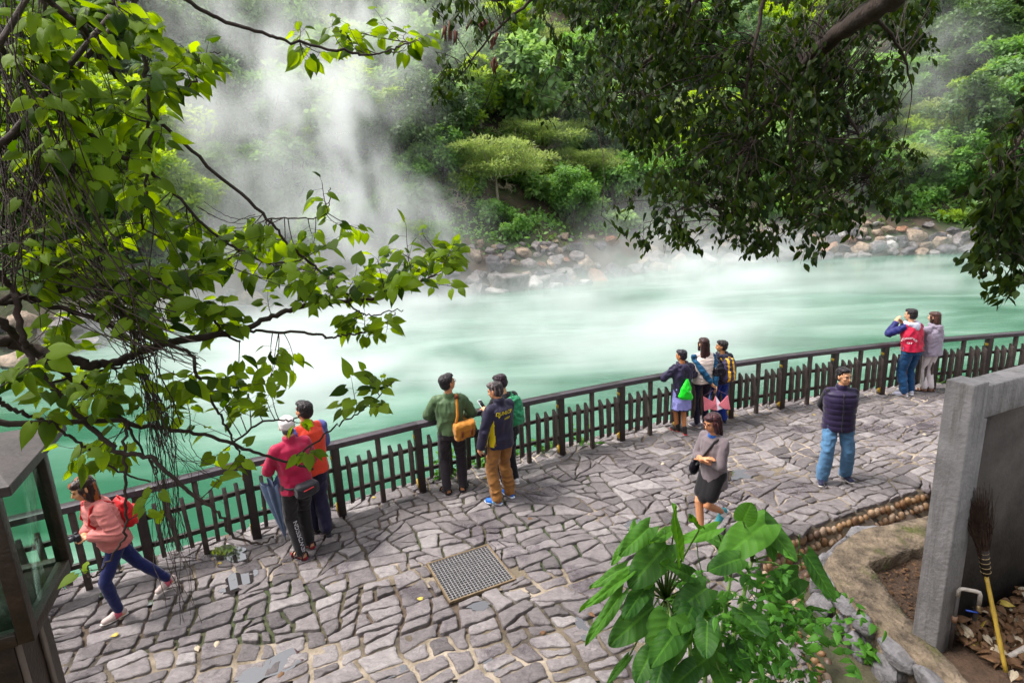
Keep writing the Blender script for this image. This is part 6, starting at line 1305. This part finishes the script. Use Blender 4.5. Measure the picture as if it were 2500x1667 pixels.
o2 = o + e1 * .20 + np.array([0, .02, -.10]); t = item(p, 'camera', 'black long lens camera hanging below the tan bag', 'camera', o2); m = MB(); m.box(o2 - e1 * .06, (.06, .11, .09), Rb); bevelled(ipart(t, o2, 'camera_body', m, BLK), .008); m = MB(); m.tube([o2 - e1 * .03, o2 + e1 * .10 - [0, 0, .012], o2 + e1 * .12 - [0, 0, .014]], [.036, .038, .042], 14); ipart(t, o2, 'lens', m, cloth('#1d1d26', .35))
# 5 man with lettering on his jacket ------------------------------------------
p = Person('man in a navy jacket with yellow panels, tan trousers and bright blue trainers', [(1214, 1230), (1246, 1212)], (-.66, .75), 1.70, head=(-.35, -.28, 0), wrL=(-.27, .10, .83), wrR=(.12, .33, 1.02), elL=(-.7, -.8, 0), elR=(.8, -.5, -.4), skin='#c98a64', toe=(-.45, .1))
NVY = cloth('#1b1630', .6); YEL = cloth('#cdb70c', .6)
j = p.top(None, .032, -.11, fold=(.011, 11, 6, (1, 1, .6)), sg=.024, collar=.075, mats=[NVY, YEL], idx=lambda C, N: ((C[:, 1] < .02) & (np.abs(np.abs(C[:, 0]) - .185 + .10 * (C[:, 2] - 1.12)) < .042 * np.clip((1.24 - C[:, 2]) / .25, 0, 1)) & (C[:, 2] < 1.24) & (C[:, 2] > .86)).astype(int))
lettering(p, j, 'DUNLOP', (1232, 1008), .066, YEL, shear=.25, name='lettering'); lettering(p, j, 'TRI', (1219, 1018), .03, YEL, name='emblem'); lettering(p, j, 'SPORT', (1238, 1020), .034, YEL, shear=.25, name='small_lettering'); p.legs(cloth('#8e6030'), .020, flare=.01, fold=(.013, 12, 3, (1, 1, 1.3))); p.shoes('#1a66c8', '#dfe8f2', accent='#9fd2f4'); p.hair(cloth('#2a2224', .6), 'short', cloth('#6a5a58', .6))
# 6 companion with the green backpack -----------------------------------------
p = Person('person in black with short dark hair reading a phone at the rail', [(1233, 1188), (1258, 1178)], (-.62, .78), 1.66, lean=.10, head=(-.2, -.35, 0), wrL=(-.12, .38, 1.12), wrR=(.06, .36, 1.10), elL=(-.8, -.6, -.5), elR=(.8, -.6, -.5), skin='#d49a74')
p.top(cloth('#18151a', .8), .014, -.12, sleeve='short', name='shirt'); p.legs(cloth('#16141c'), .010); p.shoes('#d8d4d4', '#e4e0e0'); p.hair(cloth('#26141e', .5), 'short', vol=1.06)
backpack(p, 'green canvas backpack on the person in black', cloth('#1d7a50', .6), None, None, (.145, .085, .20), .016); phone(p, 'white phone in the hands of the person in black', p.wr[0] + np.array([.04, .13, .05]), (0, .6, -.8), '#e4e4ea', (0, 1, .6))
# 7 boy with the green bag -----------------------------------------------------
p = Person('boy in a dark hooded jacket and lavender shorts at the rail', [(1653, 1053), (1671, 1060)], (-.25, .97), 1.475, head=(-.5, -.1, 0), wrL=(-.16, .30, 1.14), wrR=(.16, .30, 1.12), elL=(-1, -.3, -.5), elR=(1, -.3, -.5), skin='#bd7a4c', toe=(-.3, .2))
p.top(cloth('#241d3a', .6), .034, -.14, fold=(.014, 11, 7, (1, 1, .7)), sg=.03); p.hood(cloth('#241d3a', .6), .10); p.skirt(None, .030, .50, .20, .155, 'shorts', (.010, 13, 3, (1, 1, .25)), [cloth('#8f8fd0', .7), cloth('#1b1838', .7)], lambda C, N: ((C[:, 2] < .53) | ((C[:, 0] > .165) & (np.sin(C[:, 1] * 130) > .1))).astype(int)); p.shoes('#1d1416', '#c22030', 'high'); p.hair(cloth('#1a1420', .45), 'short')
o = p.P + np.array([-.04, -.22, .06]); t = item(p, 'drawstring_bag', 'bright green drawstring bag on the back of the boy in shorts', 'bag', o); m = MB(); m.loft([(o + [.0, 0, -.20], np.array([.13, 0, -.02]), np.array([0, .05, 0])), (o + [-.01, 0, -.15], np.array([.155, 0, -.02]), np.array([0, .07, 0])), (o + [0, 0, .02], np.array([.10, 0, 0]), np.array([0, .05, 0])), (o + [.03, .03, .19], np.array([.022, 0, 0]), np.array([0, .02, 0]))], 20, 0, 2.3); ipart(t, o, 'bag', remesh(m, 'bag', [cloth('#0fcf1c', .4), cloth('#cfe8cc', .4)], .009, 1, (.014, 12, 3, (1.6, 1.6, .3)), lambda C, N, o=o: ((vnoise((C - o) * [16, 16, 7], 5) > .42) & (C[:, 2] < o[2] - .02)).astype(int))); m = MB(); m.tube([o + [.03, .03, .18], p.P + np.array([.03, -.15, .38]), p.nb + np.array([.08, -.06, .03])], .006, 5); m.tube([o + [.03, .03, .18], p.P + np.array([-.05, -.15, .38]), p.nb + np.array([-.09, -.06, .02])], .006, 5); ipart(t, o, 'cord', m, cloth('#161420', .7))
# 8 woman in the pale vest -----------------------------------------------------
p = Person('woman with long dark hair in a cream padded vest over teal sleeves', [(1702, 1043), (1722, 1036)], (-.10, .99), 1.60, head=(-.1, .02, 0), wrL=(.10, -.20, .87), wrR=(.17, -.17, .84), elL=(-.8, -.7, .0), elR=(.9, -.5, 0), skin='#d2a07a', toe=(-.5, .1), handL=(.4, 0, -.9), handR=(.1, 0, -1))
p.top(cloth('#dccac0', .6), .034, -.06, scol=cloth('#04486c', .7), sg=.012, fold=(.012, 12, 8, (.4, .4, 1.8)), name='padded_vest'); p.legs(cloth('#14122c'), .008, fold=(.005, 16, 2, (1, 1, 1))); p.shoes('#6a6470', '#e0dcdc'); p.hair(cloth('#2c1414', .35), 'long', cloth('#3c1d18', .35), .46)
o0 = p.wr[1] + np.array([-.02, -.03, -.12])
for k, (dx, dz, rz_) in enumerate(((-.17, -.07, -.5), (-.01, -.10, .0), (.16, -.09, .45))):
    o = o0 + np.array([dx, -.05, dz - .12]); t = item(p, 'pyramid_bag', ('pink pyramid shaped bag, the one tilting toward the boy in shorts', 'pink and white pyramid shaped bag hanging straight below the hands', 'pink pyramid shaped bag, the one tilting toward the striped backpack')[k], 'bag', o, 'pink pyramid bags held behind the back'); m = MB(); q = np.array([math.sin(rz_), 0, math.cos(rz_)]); e1 = np.array([math.cos(rz_), 0, -math.sin(rz_)])
    V = [o + q * .17, o - q * .07 - e1 * .14 + [0, -.08, 0], o - q * .07 + e1 * .14 + [0, -.08, 0], o - q * .07 + [0, .10, 0], o - q * .10 + [0, -.10, 0]]; m.add(V, [(0, 1, 4), (0, 4, 2), (0, 2, 3), (0, 3, 1), (1, 3, 2, 4)]); m.mi = [0, 1 if k == 1 else 0, 0, 0, 0]; b = obj('bag', shift(m.mesh('bag', [cloth('#d4707c', .5), cloth('#e4d8e4', .5)], False), o), None, t); bevelled(b, .012); m = MB(); m.tube([o + q * .16, (o + q * .2 + o0) / 2, o0 + [0, 0, .05]], .005, 5); ipart(t, o, 'cord', m, cloth('#5a3a52', .6))
# 9 boy with the backpack ------------------------------------------------------
p = Person('boy in a dark hoodie and blue jeans turning his head along the rail', [(1747, 1028), (1766, 1031)], (-.30, .95), 1.50, head=(-.9, 0, 0), wrL=(-.16, .30, 1.1), wrR=(.16, .30, 1.1), elL=(-1, -.3, -.5), elR=(1, -.3, -.5), skin='#b98055')
p.top(cloth('#1d1a30', .7), .032, -.08, sg=.024, fold=(.012, 12, 9, (1, 1, .7))); p.hood(cloth('#1d1a30', .7), .105); p.legs(cloth('#0c2a78'), .022, flare=.01); p.shoes('#161a2c', '#22304a'); p.hair(cloth('#1c1518', .5), 'short', vol=1.05)
backpack(p, 'grey purple backpack with yellow stripes on the boy in jeans', cloth('#3a3350', .6), cloth('#e0a812', .5), None, (.15, .095, .22), .014, True, lambda C, N: ((np.abs(np.abs(C[:, 0] + .01) - .055) < .022) & (N[:, 1] < .2)).astype(int), .24, .21)
o = p.P + np.array([-.20, -.19, .22]); t = item(p, 'sack_bag', 'shiny black sack bag hung on the near shoulder of the woman in the vest', 'bag', o); m = MB(); m.ell(o, (.155, .10, .15)); m.ell(o + [0, 0, .10], (.09, .06, .08)); ipart(t, o, 'sack', remesh(m, 'sack', cloth('#15121c', .22, 0, 'gloss'), .008, 1, (.022, 15, 4, (1, 1, 1)))); m = MB(); m.tube([o + [-.03, 0, .14], o + [-.10, .05, .28], o + [-.16, .10, .36]], .008, 6); m.tube([o + [.03, 0, .14], o + [-.05, .05, .28], o + [-.14, .12, .36]], .008, 6); ipart(t, o, 'straps', m, cloth('#8a8490', .4))
# 10 woman walking with folded arms -------------------------------------------
p = Person('woman walking with folded arms in a grey sweater and black skirt', [(1760, 1290), (1712, 1312)], (-.90, -.44), 1.56, lean=.03, head=(.05, -.20, 0), wrL=(.02, .20, 1.08), wrR=(-.03, .23, 1.12), elL=(-.5, .1, -1), elR=(.5, .1, -1), skin='#c98a62', lift=(.17, 0), handL=(.9, -.45, .05), handR=(-.8, -.45, .35), hip=.90)
p.top(cloth('#6e6266', .9, .3), .026, -.20, sleeve='short', fold=(.008, 12, 10, (1, 1, .6)), sg=.016, name='sweater', flare=.012); 
m = MB(); m.loft([(p.P + p.up * .08, p.pr * .16, p.fw * .122), (p.P - [0, 0, .06], p.pr * .182, p.fw * .142), (p.P - [0, 0, .22], p.pr * .18, p.fw * .15)], 22)
for i in (0, 1): m.cap(p.hipj[i], p.hipj[i] * .30 + p.kn[i] * .70, .108, .098, 14)
m.cap((p.hipj[0] + p.hipj[1]) / 2, (p.hipj[0] + p.hipj[1] + .8 * (p.kn[0] + p.kn[1] - p.hipj[0] - p.hipj[1])) / 2, .11, .10, 14)
p.part('skirt', remesh(m, 'skirt', cloth('#0e0b10', .7), .010, 5)); p.shoes('#3f9aa4', '#e2dede', accent='#d8d4d4'); p.hair(cloth('#32121a', .4), 'bob', cloth('#451a20', .4), .17, 1.06); p.glasses('#5a2a30')
m = MB(); m.loft([(p.nb - p.up * .02, p.sr * .088, p.tf * .085), (p.nb + p.up * .012, p.sr * .075, p.tf * .075)], 20); p.part('shirt_collar', remesh(m, 'shirt_collar', cloth('#1c54a0', .7), .008, 1)); m = MB()
m.tube([p.nb + np.array([-.12, -.03, .0]), p.nb + np.array([-.10, .09, -.04]), p.P + np.array([-.03, .16, .30]), p.P + np.array([.10, .16, .12]), p.P + np.array([.20, .10, .02])], .016, 6)
o = p.P + np.array([.235, .10, -.02]); t = item(p, 'pouch_bag', 'small black zipped pouch slung at the hip of the woman in grey', 'bag', o); ipart(t, o, 'strap', m, BLK); m = MB(); m.ell(o, (.045, .085, .11)); m.ell(o + [.03, 0, -.03], (.04, .06, .06)); ipart(t, o, 'pouch', remesh(m, 'pouch', cloth('#15121c', .4, 0, 'g2'), .008, 1, (.006, 14, 3, (1, 1, 1)))); m = MB(); m.tube([o + [.05, -.05, .06], o + [.052, .0, .085], o + [.05, .05, .06]], .004, 5); ipart(t, o, 'zip', m, M['brassy'])
# 11 man in the padded vest ----------------------------------------------------
p = Person('man in a navy padded vest and light blue jeans standing with hands behind his back', [(2062, 1168), (2006, 1177)], (-.26, -1), 1.64, head=(-.46, -.03, 0), wrL=(-.06, -.21, .93), wrR=(.06, -.21, .92), elL=(-1, -.5, -.2), elR=(1, -.5, -.2), skin='#dca27a', toe=(-.35, .30), stout=1.13, handL=(.6, 0, -.7), handR=(-.6, 0, -.7))
p.top(cloth('#261a3c', .5), .042, -.13, scol=cloth('#140f18', .8), sg=.012, fold=None, name='padded_vest', collar=.06)
me = p.jm; v = np.empty(len(me.vertices) * 3, np.float32); me.vertices.foreach_get('co', v); v = v.reshape(-1, 3); nn = np.empty(len(me.vertices) * 3, np.float32); me.vertices.foreach_get('normal', nn); nn = nn.reshape(-1, 3); k = np.abs(np.sin((v[:, 2] - .80) * PI / .085)); v += nn * (.011 * (k ** .5 - .6) + .004 * vnoise(v * 16, 2))[:, None] * (1 - .0 * k)[:, None]; me.vertices.foreach_set('co', v.ravel()); me.update()
zp = MB(); zp.tube([p.P + p.up * z_ + p.tf * (.175 if z_ < .3 else .165 - (z_ - .3) * .3) for z_ in np.linspace(-.10, .44, 12)], .008, 6); p.part('zip', zp, cloth('#0c0a10', .4)); p.legs(cloth('#50789c', .85), .026, flare=.014, fold=(.012, 11, 5, (1, 1, 1.2))); p.shoes('#161838', '#c8c0b8'); p.hair(cloth('#140d12', .4), 'part'); p.glasses('#6a6468')
# 12 and 13 the couple ---------------------------------------------------------
p = Person('man in a red varsity jacket with navy sleeves leaning on the rail', [(2206, 966), (2222, 962)], (-.22, .98), 1.70, lean=.16, head=(-.25, -.05, 0), wrL=(-.17, .27, 1.42), wrR=(.04, .30, 1.36), elL=(-.8, .1, -1.4), elR=(.6, .1, -1.2), skin='#d09a78', stout=1.12, toe=(-.6, .3))
j = p.top(cloth('#b00434', .6), .034, -.05, scol=cloth('#15195c', .6), sg=.024, fold=(.013, 11, 11, (1, 1, .8)), mats=[cloth('#b00434', .6), cloth('#1c1626', .7)], idx=lambda C, N: (C[:, 2] < .905).astype(int)); p.hood(cloth('#b4b4c6', .8), .115); lettering(p, j, 'WOODSTACK', (2221, 826), .046, cloth('#e8e0e4', .6, 0), arc=.15); lettering(p, j, 'CAT', (2220, 838), .045, cloth('#e8e0e4', .6, 0), name='small_lettering')
p.legs(cloth('#093a62'), .024, fold=(.013, 11, 6, (1, 1, 1.2))); p.shoes('#b9b8cc', '#eceaec'); p.hair(cloth('#1a1215', .5), 'short')
p = Person('woman in a grey hoodie and white trousers filming from the rail', [(2256, 955), (2272, 955)], (-.38, .92), 1.60, lean=.05, head=(-.15, .0, 0), wrL=(-.17, .34, 1.40), wrR=(-.02, .36, 1.36), elL=(-.7, .2, -1), elR=(.8, .0, -.8), skin='#d8a888', stout=1.16, toe=(-.7, -.3), handL=(.2, .3, 1), handR=(-.2, .3, 1))
p.top(cloth('#8f8494', .9, .3), .030, -.13, sg=.022, fold=(.012, 11, 12, (1, 1, .9)), name='hoodie'); p.hood(cloth('#8f8494', .9, .3), .105); p.legs(cloth('#cfc5c6', .85), .012, seat=.01, fold=(.0035, 14, 7, (1, 1, 1.4))); p.shoes('#3a211c', '#2a1a18', 'sandal', '#3a241e'); p.hair(cloth('#3a211c', .4), 'long', cloth('#4c2c22', .4), .26)
phone(p, 'dark phone held up over the rail by the woman in the grey hoodie', p.wr[0] + np.array([.05, .10, .12]), (0, 1, .1), '#1a1a20')
# ================================================================== STEAM over the hot water
def steam():
    vm = bpy.data.materials.new('steam'); vm.use_nodes = True; nt = vm.node_tree; nt.nodes.clear()
    pv = nt.nodes.new('ShaderNodeVolumePrincipled'); out = nt.nodes.new('ShaderNodeOutputMaterial'); nt.links.new(pv.outputs[0], out.inputs['Volume'])
    pv.inputs['Color'].default_value = (.985, .985, 1, 1); pv.inputs['Density'].default_value = 1.0; pv.inputs['Anisotropy'].default_value = .15
    ng = bpy.data.node_groups.new('steam', 'GeometryNodeTree'); ng.interface.new_socket('Geometry', in_out='OUTPUT', socket_type='NodeSocketGeometry')
    N = ng.nodes; Lk = ng.links.new
    def math_(op, a, b=None, c=None, clamp=False):
        n = N.new('ShaderNodeMath'); n.operation = op; n.use_clamp = clamp
        for i, v in enumerate((a, b, c)):
            if v is None: continue
            if isinstance(v, (int, float)): n.inputs[i].default_value = v
            else: Lk(v, n.inputs[i])
        return n.outputs[0]
    pos = N.new('GeometryNodeInputPosition').outputs[0]
    # domain warp gives the wisps their curl
    wn_ = N.new('ShaderNodeTexNoise'); wn_.inputs['Scale'].default_value = .11; wn_.inputs['Detail'].default_value = 2; Lk(pos, wn_.inputs['Vector'])
    ws = N.new('ShaderNodeVectorMath'); ws.operation = 'MULTIPLY_ADD'; Lk(wn_.outputs['Color'], ws.inputs[0]); ws.inputs[1].default_value = (9, 9, 3.0); ws.inputs[2].default_value = (-4.5, -4.5, -1.5)
    wp = N.new('ShaderNodeVectorMath'); wp.operation = 'ADD'; Lk(pos, wp.inputs[0]); Lk(ws.outputs[0], wp.inputs[1])
    sx = N.new('ShaderNodeSeparateXYZ'); Lk(pos, sx.inputs[0]); Z = sx.outputs[2]
    def noise(scale, det, vec):
        mp = N.new('ShaderNodeVectorMath'); mp.operation = 'MULTIPLY'; Lk(vec, mp.inputs[0]); mp.inputs[1].default_value = scale
        n = N.new('ShaderNodeTexNoise'); n.inputs['Scale'].default_value = 1; n.inputs['Detail'].default_value = det; n.inputs['Roughness'].default_value = .58; Lk(mp.outputs[0], n.inputs['Vector']); return n.outputs[0]
    def sstep(v, a, b, lo=0., hi=1.):
        n = N.new('ShaderNodeMapRange'); n.interpolation_type = 'SMOOTHSTEP'; n.inputs[1].default_value = a; n.inputs[2].default_value = b; n.inputs[3].default_value = lo; n.inputs[4].default_value = hi; Lk(v, n.inputs[0]); return n.outputs[0]
    def blob(c, r, warp=True):
        d = N.new('ShaderNodeVectorMath'); d.operation = 'SUBTRACT'; Lk(wp.outputs[0] if warp else pos, d.inputs[0]); d.inputs[1].default_value = tuple(float(v) for v in c)
        s = N.new('ShaderNodeVectorMath'); s.operation = 'DIVIDE'; Lk(d.outputs[0], s.inputs[0]); s.inputs[1].default_value = r
        l = N.new('ShaderNodeVectorMath'); l.operation = 'DOT_PRODUCT'; Lk(s.outputs[0], l.inputs[0]); Lk(s.outputs[0], l.inputs[1])
        return math_('EXPONENT', math_('MULTIPLY', l.outputs['Value'], -1.0))
    def total(items):
        acc = None
        for v, k in items:
            t = math_('MULTIPLY', v, k); acc = t if acc is None else math_('ADD', acc, t)
        return acc
    # mist lying on the water: sightings on the water surface, radii in metres
    def wp_(x, y): g = gp(x, y, ZW + .6); return (g[0], g[1], ZW + .5)
    MIST = [((1350, 800), (24, 14, 1.5), .13), ((760, 870), (4.4, 2.8, 1.4), 1.25), ((900, 865), (4.4, 2.4, 1.3), 1.25), ((1040, 925), (3.8, 1.8, 1.1), 1.2), ((1150, 975), (3, 1.2, .8), .5), ((620, 800), (6, 4, 1.6), .9), ((1000, 745), (5, 3, 1.6), .9), ((1230, 775), (5, 2.2, 1.0), .55), ((1450, 750), (5, 2.4, 1.1), .6), ((1620, 690), (7, 4, 1.8), 1.0), ((1650, 800), (4.0, 3.0, 1.4), 1.0), ((1560, 880), (4, 2, 1.2), .8), ((1720, 830), (3.4, 2.4, 1.2), .7),
            ((1800, 660), (7, 3.5, 2.0), .9), ((1980, 690), (5, 2.0, 1.2), .5), ((2150, 690), (7, 2.0, 1.2), .34), ((2300, 690), (8, 3, 1.2), .26), ((2450, 660), (8, 4, 1.6), .4), ((1330, 860), (4, 1.5, .9), .45), ((2200, 770), (5, 1.5, .8), .3), ((450, 950), (4, 2.4, 1.2), .5), ((700, 960), (3.5, 1.8, 1.0), .9), ((850, 940), (3.5, 1.5, 1.0), .9)]
    mist = total([(blob(wp_(*c), r), k) for c, r, k in MIST])
    mist = math_('MULTIPLY', mist, sstep(noise((.20, .48, .6), 6, wp.outputs[0]), .42, .66, .0, 1.0))
    mist = math_('MULTIPLY', mist, .33)
    # rising plumes on the far side
    def pl(x, y, w_): return at(x, y, w_)
    PLUME = [((1300, 330), 58, (38, 16, 13), .11), ((985, 650), 36, (3.4, 4, 2.6), 1.3), ((950, 560), 37, (3.4, 4.5, 3.2), 1.6), ((895, 480), 38, (3.2, 4.5, 3.4), 1.3), ((850, 390), 39, (3.2, 4.5, 3.6), .75), ((800, 300), 40, (3.6, 4.5, 4), .62), ((880, 190), 42, (4.6, 5, 4.2), .6), ((930, 90), 44, (5, 5, 4.2), .5), ((700, 110), 42, (5, 5, 4.5), .32), ((620, 210), 40, (4.2, 5, 4), .5), ((560, 300), 38, (3.6, 4.5, 3.6), .6), ((820, 20), 46, (9, 6, 4), .42), ((520, 120), 42, (5, 5, 4), .35),
             ((700, 500), 36, (4.6, 4, 3), .8), ((640, 330), 37, (5, 4, 4.5), .7), ((760, 240), 38, (5, 4, 4), .6), ((480, 240), 36, (4, 4, 4), .5), ((740, 600), 34, (5, 4, 2.4), .85), ((620, 560), 34, (4.4, 4, 2.6), .5), ((560, 730), 30, (4, 4, 2.0), .6), ((600, 440), 36, (4, 4, 3), .35), ((1030, 30), 46, (4, 5, 3), .45),
             ((1560, 560), 46, (4, 4, 2.6), .55), ((1880, 610), 46, (3.2, 3, 1.5), .9), ((1960, 580), 48, (3, 3, 1.6), .6), ((1720, 640), 46, (4.5, 3, 1.8), .7), ((1500, 640), 42, (3.6, 3, 1.9), .65), ((2080, 480), 50, (3, 4, 4), .25), ((2230, 300), 52, (5, 5, 5), .32), ((1760, 520), 49, (3.5, 4, 3), .3), ((1380, 600), 42, (3, 3, 2), .3), ((2250, 140), 58, (6, 6, 5), .4)]
    pm = total([(blob(pl(*c, w_), r), k) for c, w_, r, k in PLUME])
    pm = math_('MULTIPLY', pm, sstep(noise((.34, .30, .20), 6, wp.outputs[0]), .41, .67, .0, 1.0))
    pm = math_('MULTIPLY', pm, .17)
    # thin veil over the whole far side
    sy = sx.outputs[1]
    dens = math_('ADD', mist, pm)
    dens = math_('MULTIPLY', dens, sstep(Z, ZW - .3, ZW + .12))
    dens = math_('MULTIPLY', dens, sstep(sy, 12.0, 17.0))
    dens = math_('SUBTRACT', dens, .006); dens = math_('MAXIMUM', dens, 0.0)
    vc = N.new('GeometryNodeVolumeCube'); vc.inputs['Min'].default_value = (-32, 11, ZW - .3); vc.inputs['Max'].default_value = (48, 66, 26); Lk(dens, vc.inputs['Density'])
    vc.inputs['Resolution X'].default_value = 250; vc.inputs['Resolution Y'].default_value = 165; vc.inputs['Resolution Z'].default_value = 92
    sm = N.new('GeometryNodeSetMaterial'); sm.inputs['Material'].default_value = vm; o = N.new('NodeGroupOutput'); Lk(vc.outputs[0], sm.inputs[0]); Lk(sm.outputs[0], o.inputs[0])
    vd = bpy.data.volumes.new('steam'); vo = bpy.data.objects.new('steam', vd); COL.objects.link(vo); vd.materials.append(vm); md = vo.modifiers.new('steam', 'NODES'); md.node_group = ng
    tag(vo, 'white steam drifting off the hot water and up the far slope', 'steam', kind='stuff')
steam()
# ================================================================== LABELS for the many things of the far bank
_ONES = 'first second third fourth fifth sixth seventh eighth ninth tenth eleventh twelfth thirteenth fourteenth fifteenth sixteenth seventeenth eighteenth nineteenth twentieth'.split()
_TENS = {20: 'twenty', 30: 'thirty', 40: 'forty', 50: 'fifty', 60: 'sixty', 70: 'seventy', 80: 'eighty', 90: 'ninety'}
def ordinal(n):
    if n <= 20: return _ONES[n - 1]
    t, o = n // 10 * 10, n % 10
    return (_TENS[t][:-1] + 'ieth') if o == 0 else _TENS[t] + '-' + _ONES[o - 1]
def pix(p): q = np.asarray(p, float) - CP; w_ = q @ Fv; return 1250 + FPX * (q @ Xv) / w_, 833.5 + FPX * (q @ Yv) / w_
def spell(items, text, group, cat=None):
    """items: [(object, x)], one kind in one place, told apart by their order along it"""
    items = sorted(items, key=lambda t: t[1])
    for i, (o, x) in enumerate(items):
        o['label'] = text if len(items) == 1 else text + ', ' + (ordinal(i + 1) + ' from the left' if i < len(items) - 1 or len(items) == 2 and i == 0 else 'rightmost of them')
        o['group'] = group
        if cat: o['category'] = cat
rowname = lambda s_: 'low on the far bank' if s_ < 12 else ('halfway up the slope' if s_ < 24 else ('high on the slope' if s_ < 42 else 'along the top of the slope'))
bk_ = {}
for k, t, p in placed: bk_.setdefault((k, rowname(float(shore_sd(p[0], p[1])))), []).append((t, pix(p)[0]))
for (k, rw), its in bk_.items(): spell(its, TEXT[k][1] + ' ' + rw, 'shrubs on the far bank' if 'shrub' in k else 'trees on the far slope')
spell([(t, pix(t.location)[0]) for t in palms], 'dragon tree with a rosette of sword leaves on the far bank', 'dragon trees on the far bank')
spell([(t, pix(t.location)[0]) for t in tufts], 'arching grass tussock on the far bank above the boulders', 'grass tussocks on the far bank')
bk_ = {}
for o, tone, size, inl in boul:
    sz = 'big' if size > .66 else ('middling' if size > .45 else 'small'); rw = 'at the waterline' if inl < .5 else ('just above the waterline' if inl < 1.4 else ('in the middle of the bank' if inl < 2.2 else 'at the top of the stony bank'))
    bk_.setdefault((tone, sz, rw), []).append((o, pix(o.location)[0]))
tn = {'grey': 'grey', 'dark': 'dark wet', 'tan': 'tan', 'rust': 'rust brown', 'pale': 'white crusted'}
for (tone, sz, rw), its in bk_.items(): spell(its, f'{sz} {tn[tone]} boulder {rw}', 'boulders along the far shore', 'boulder')
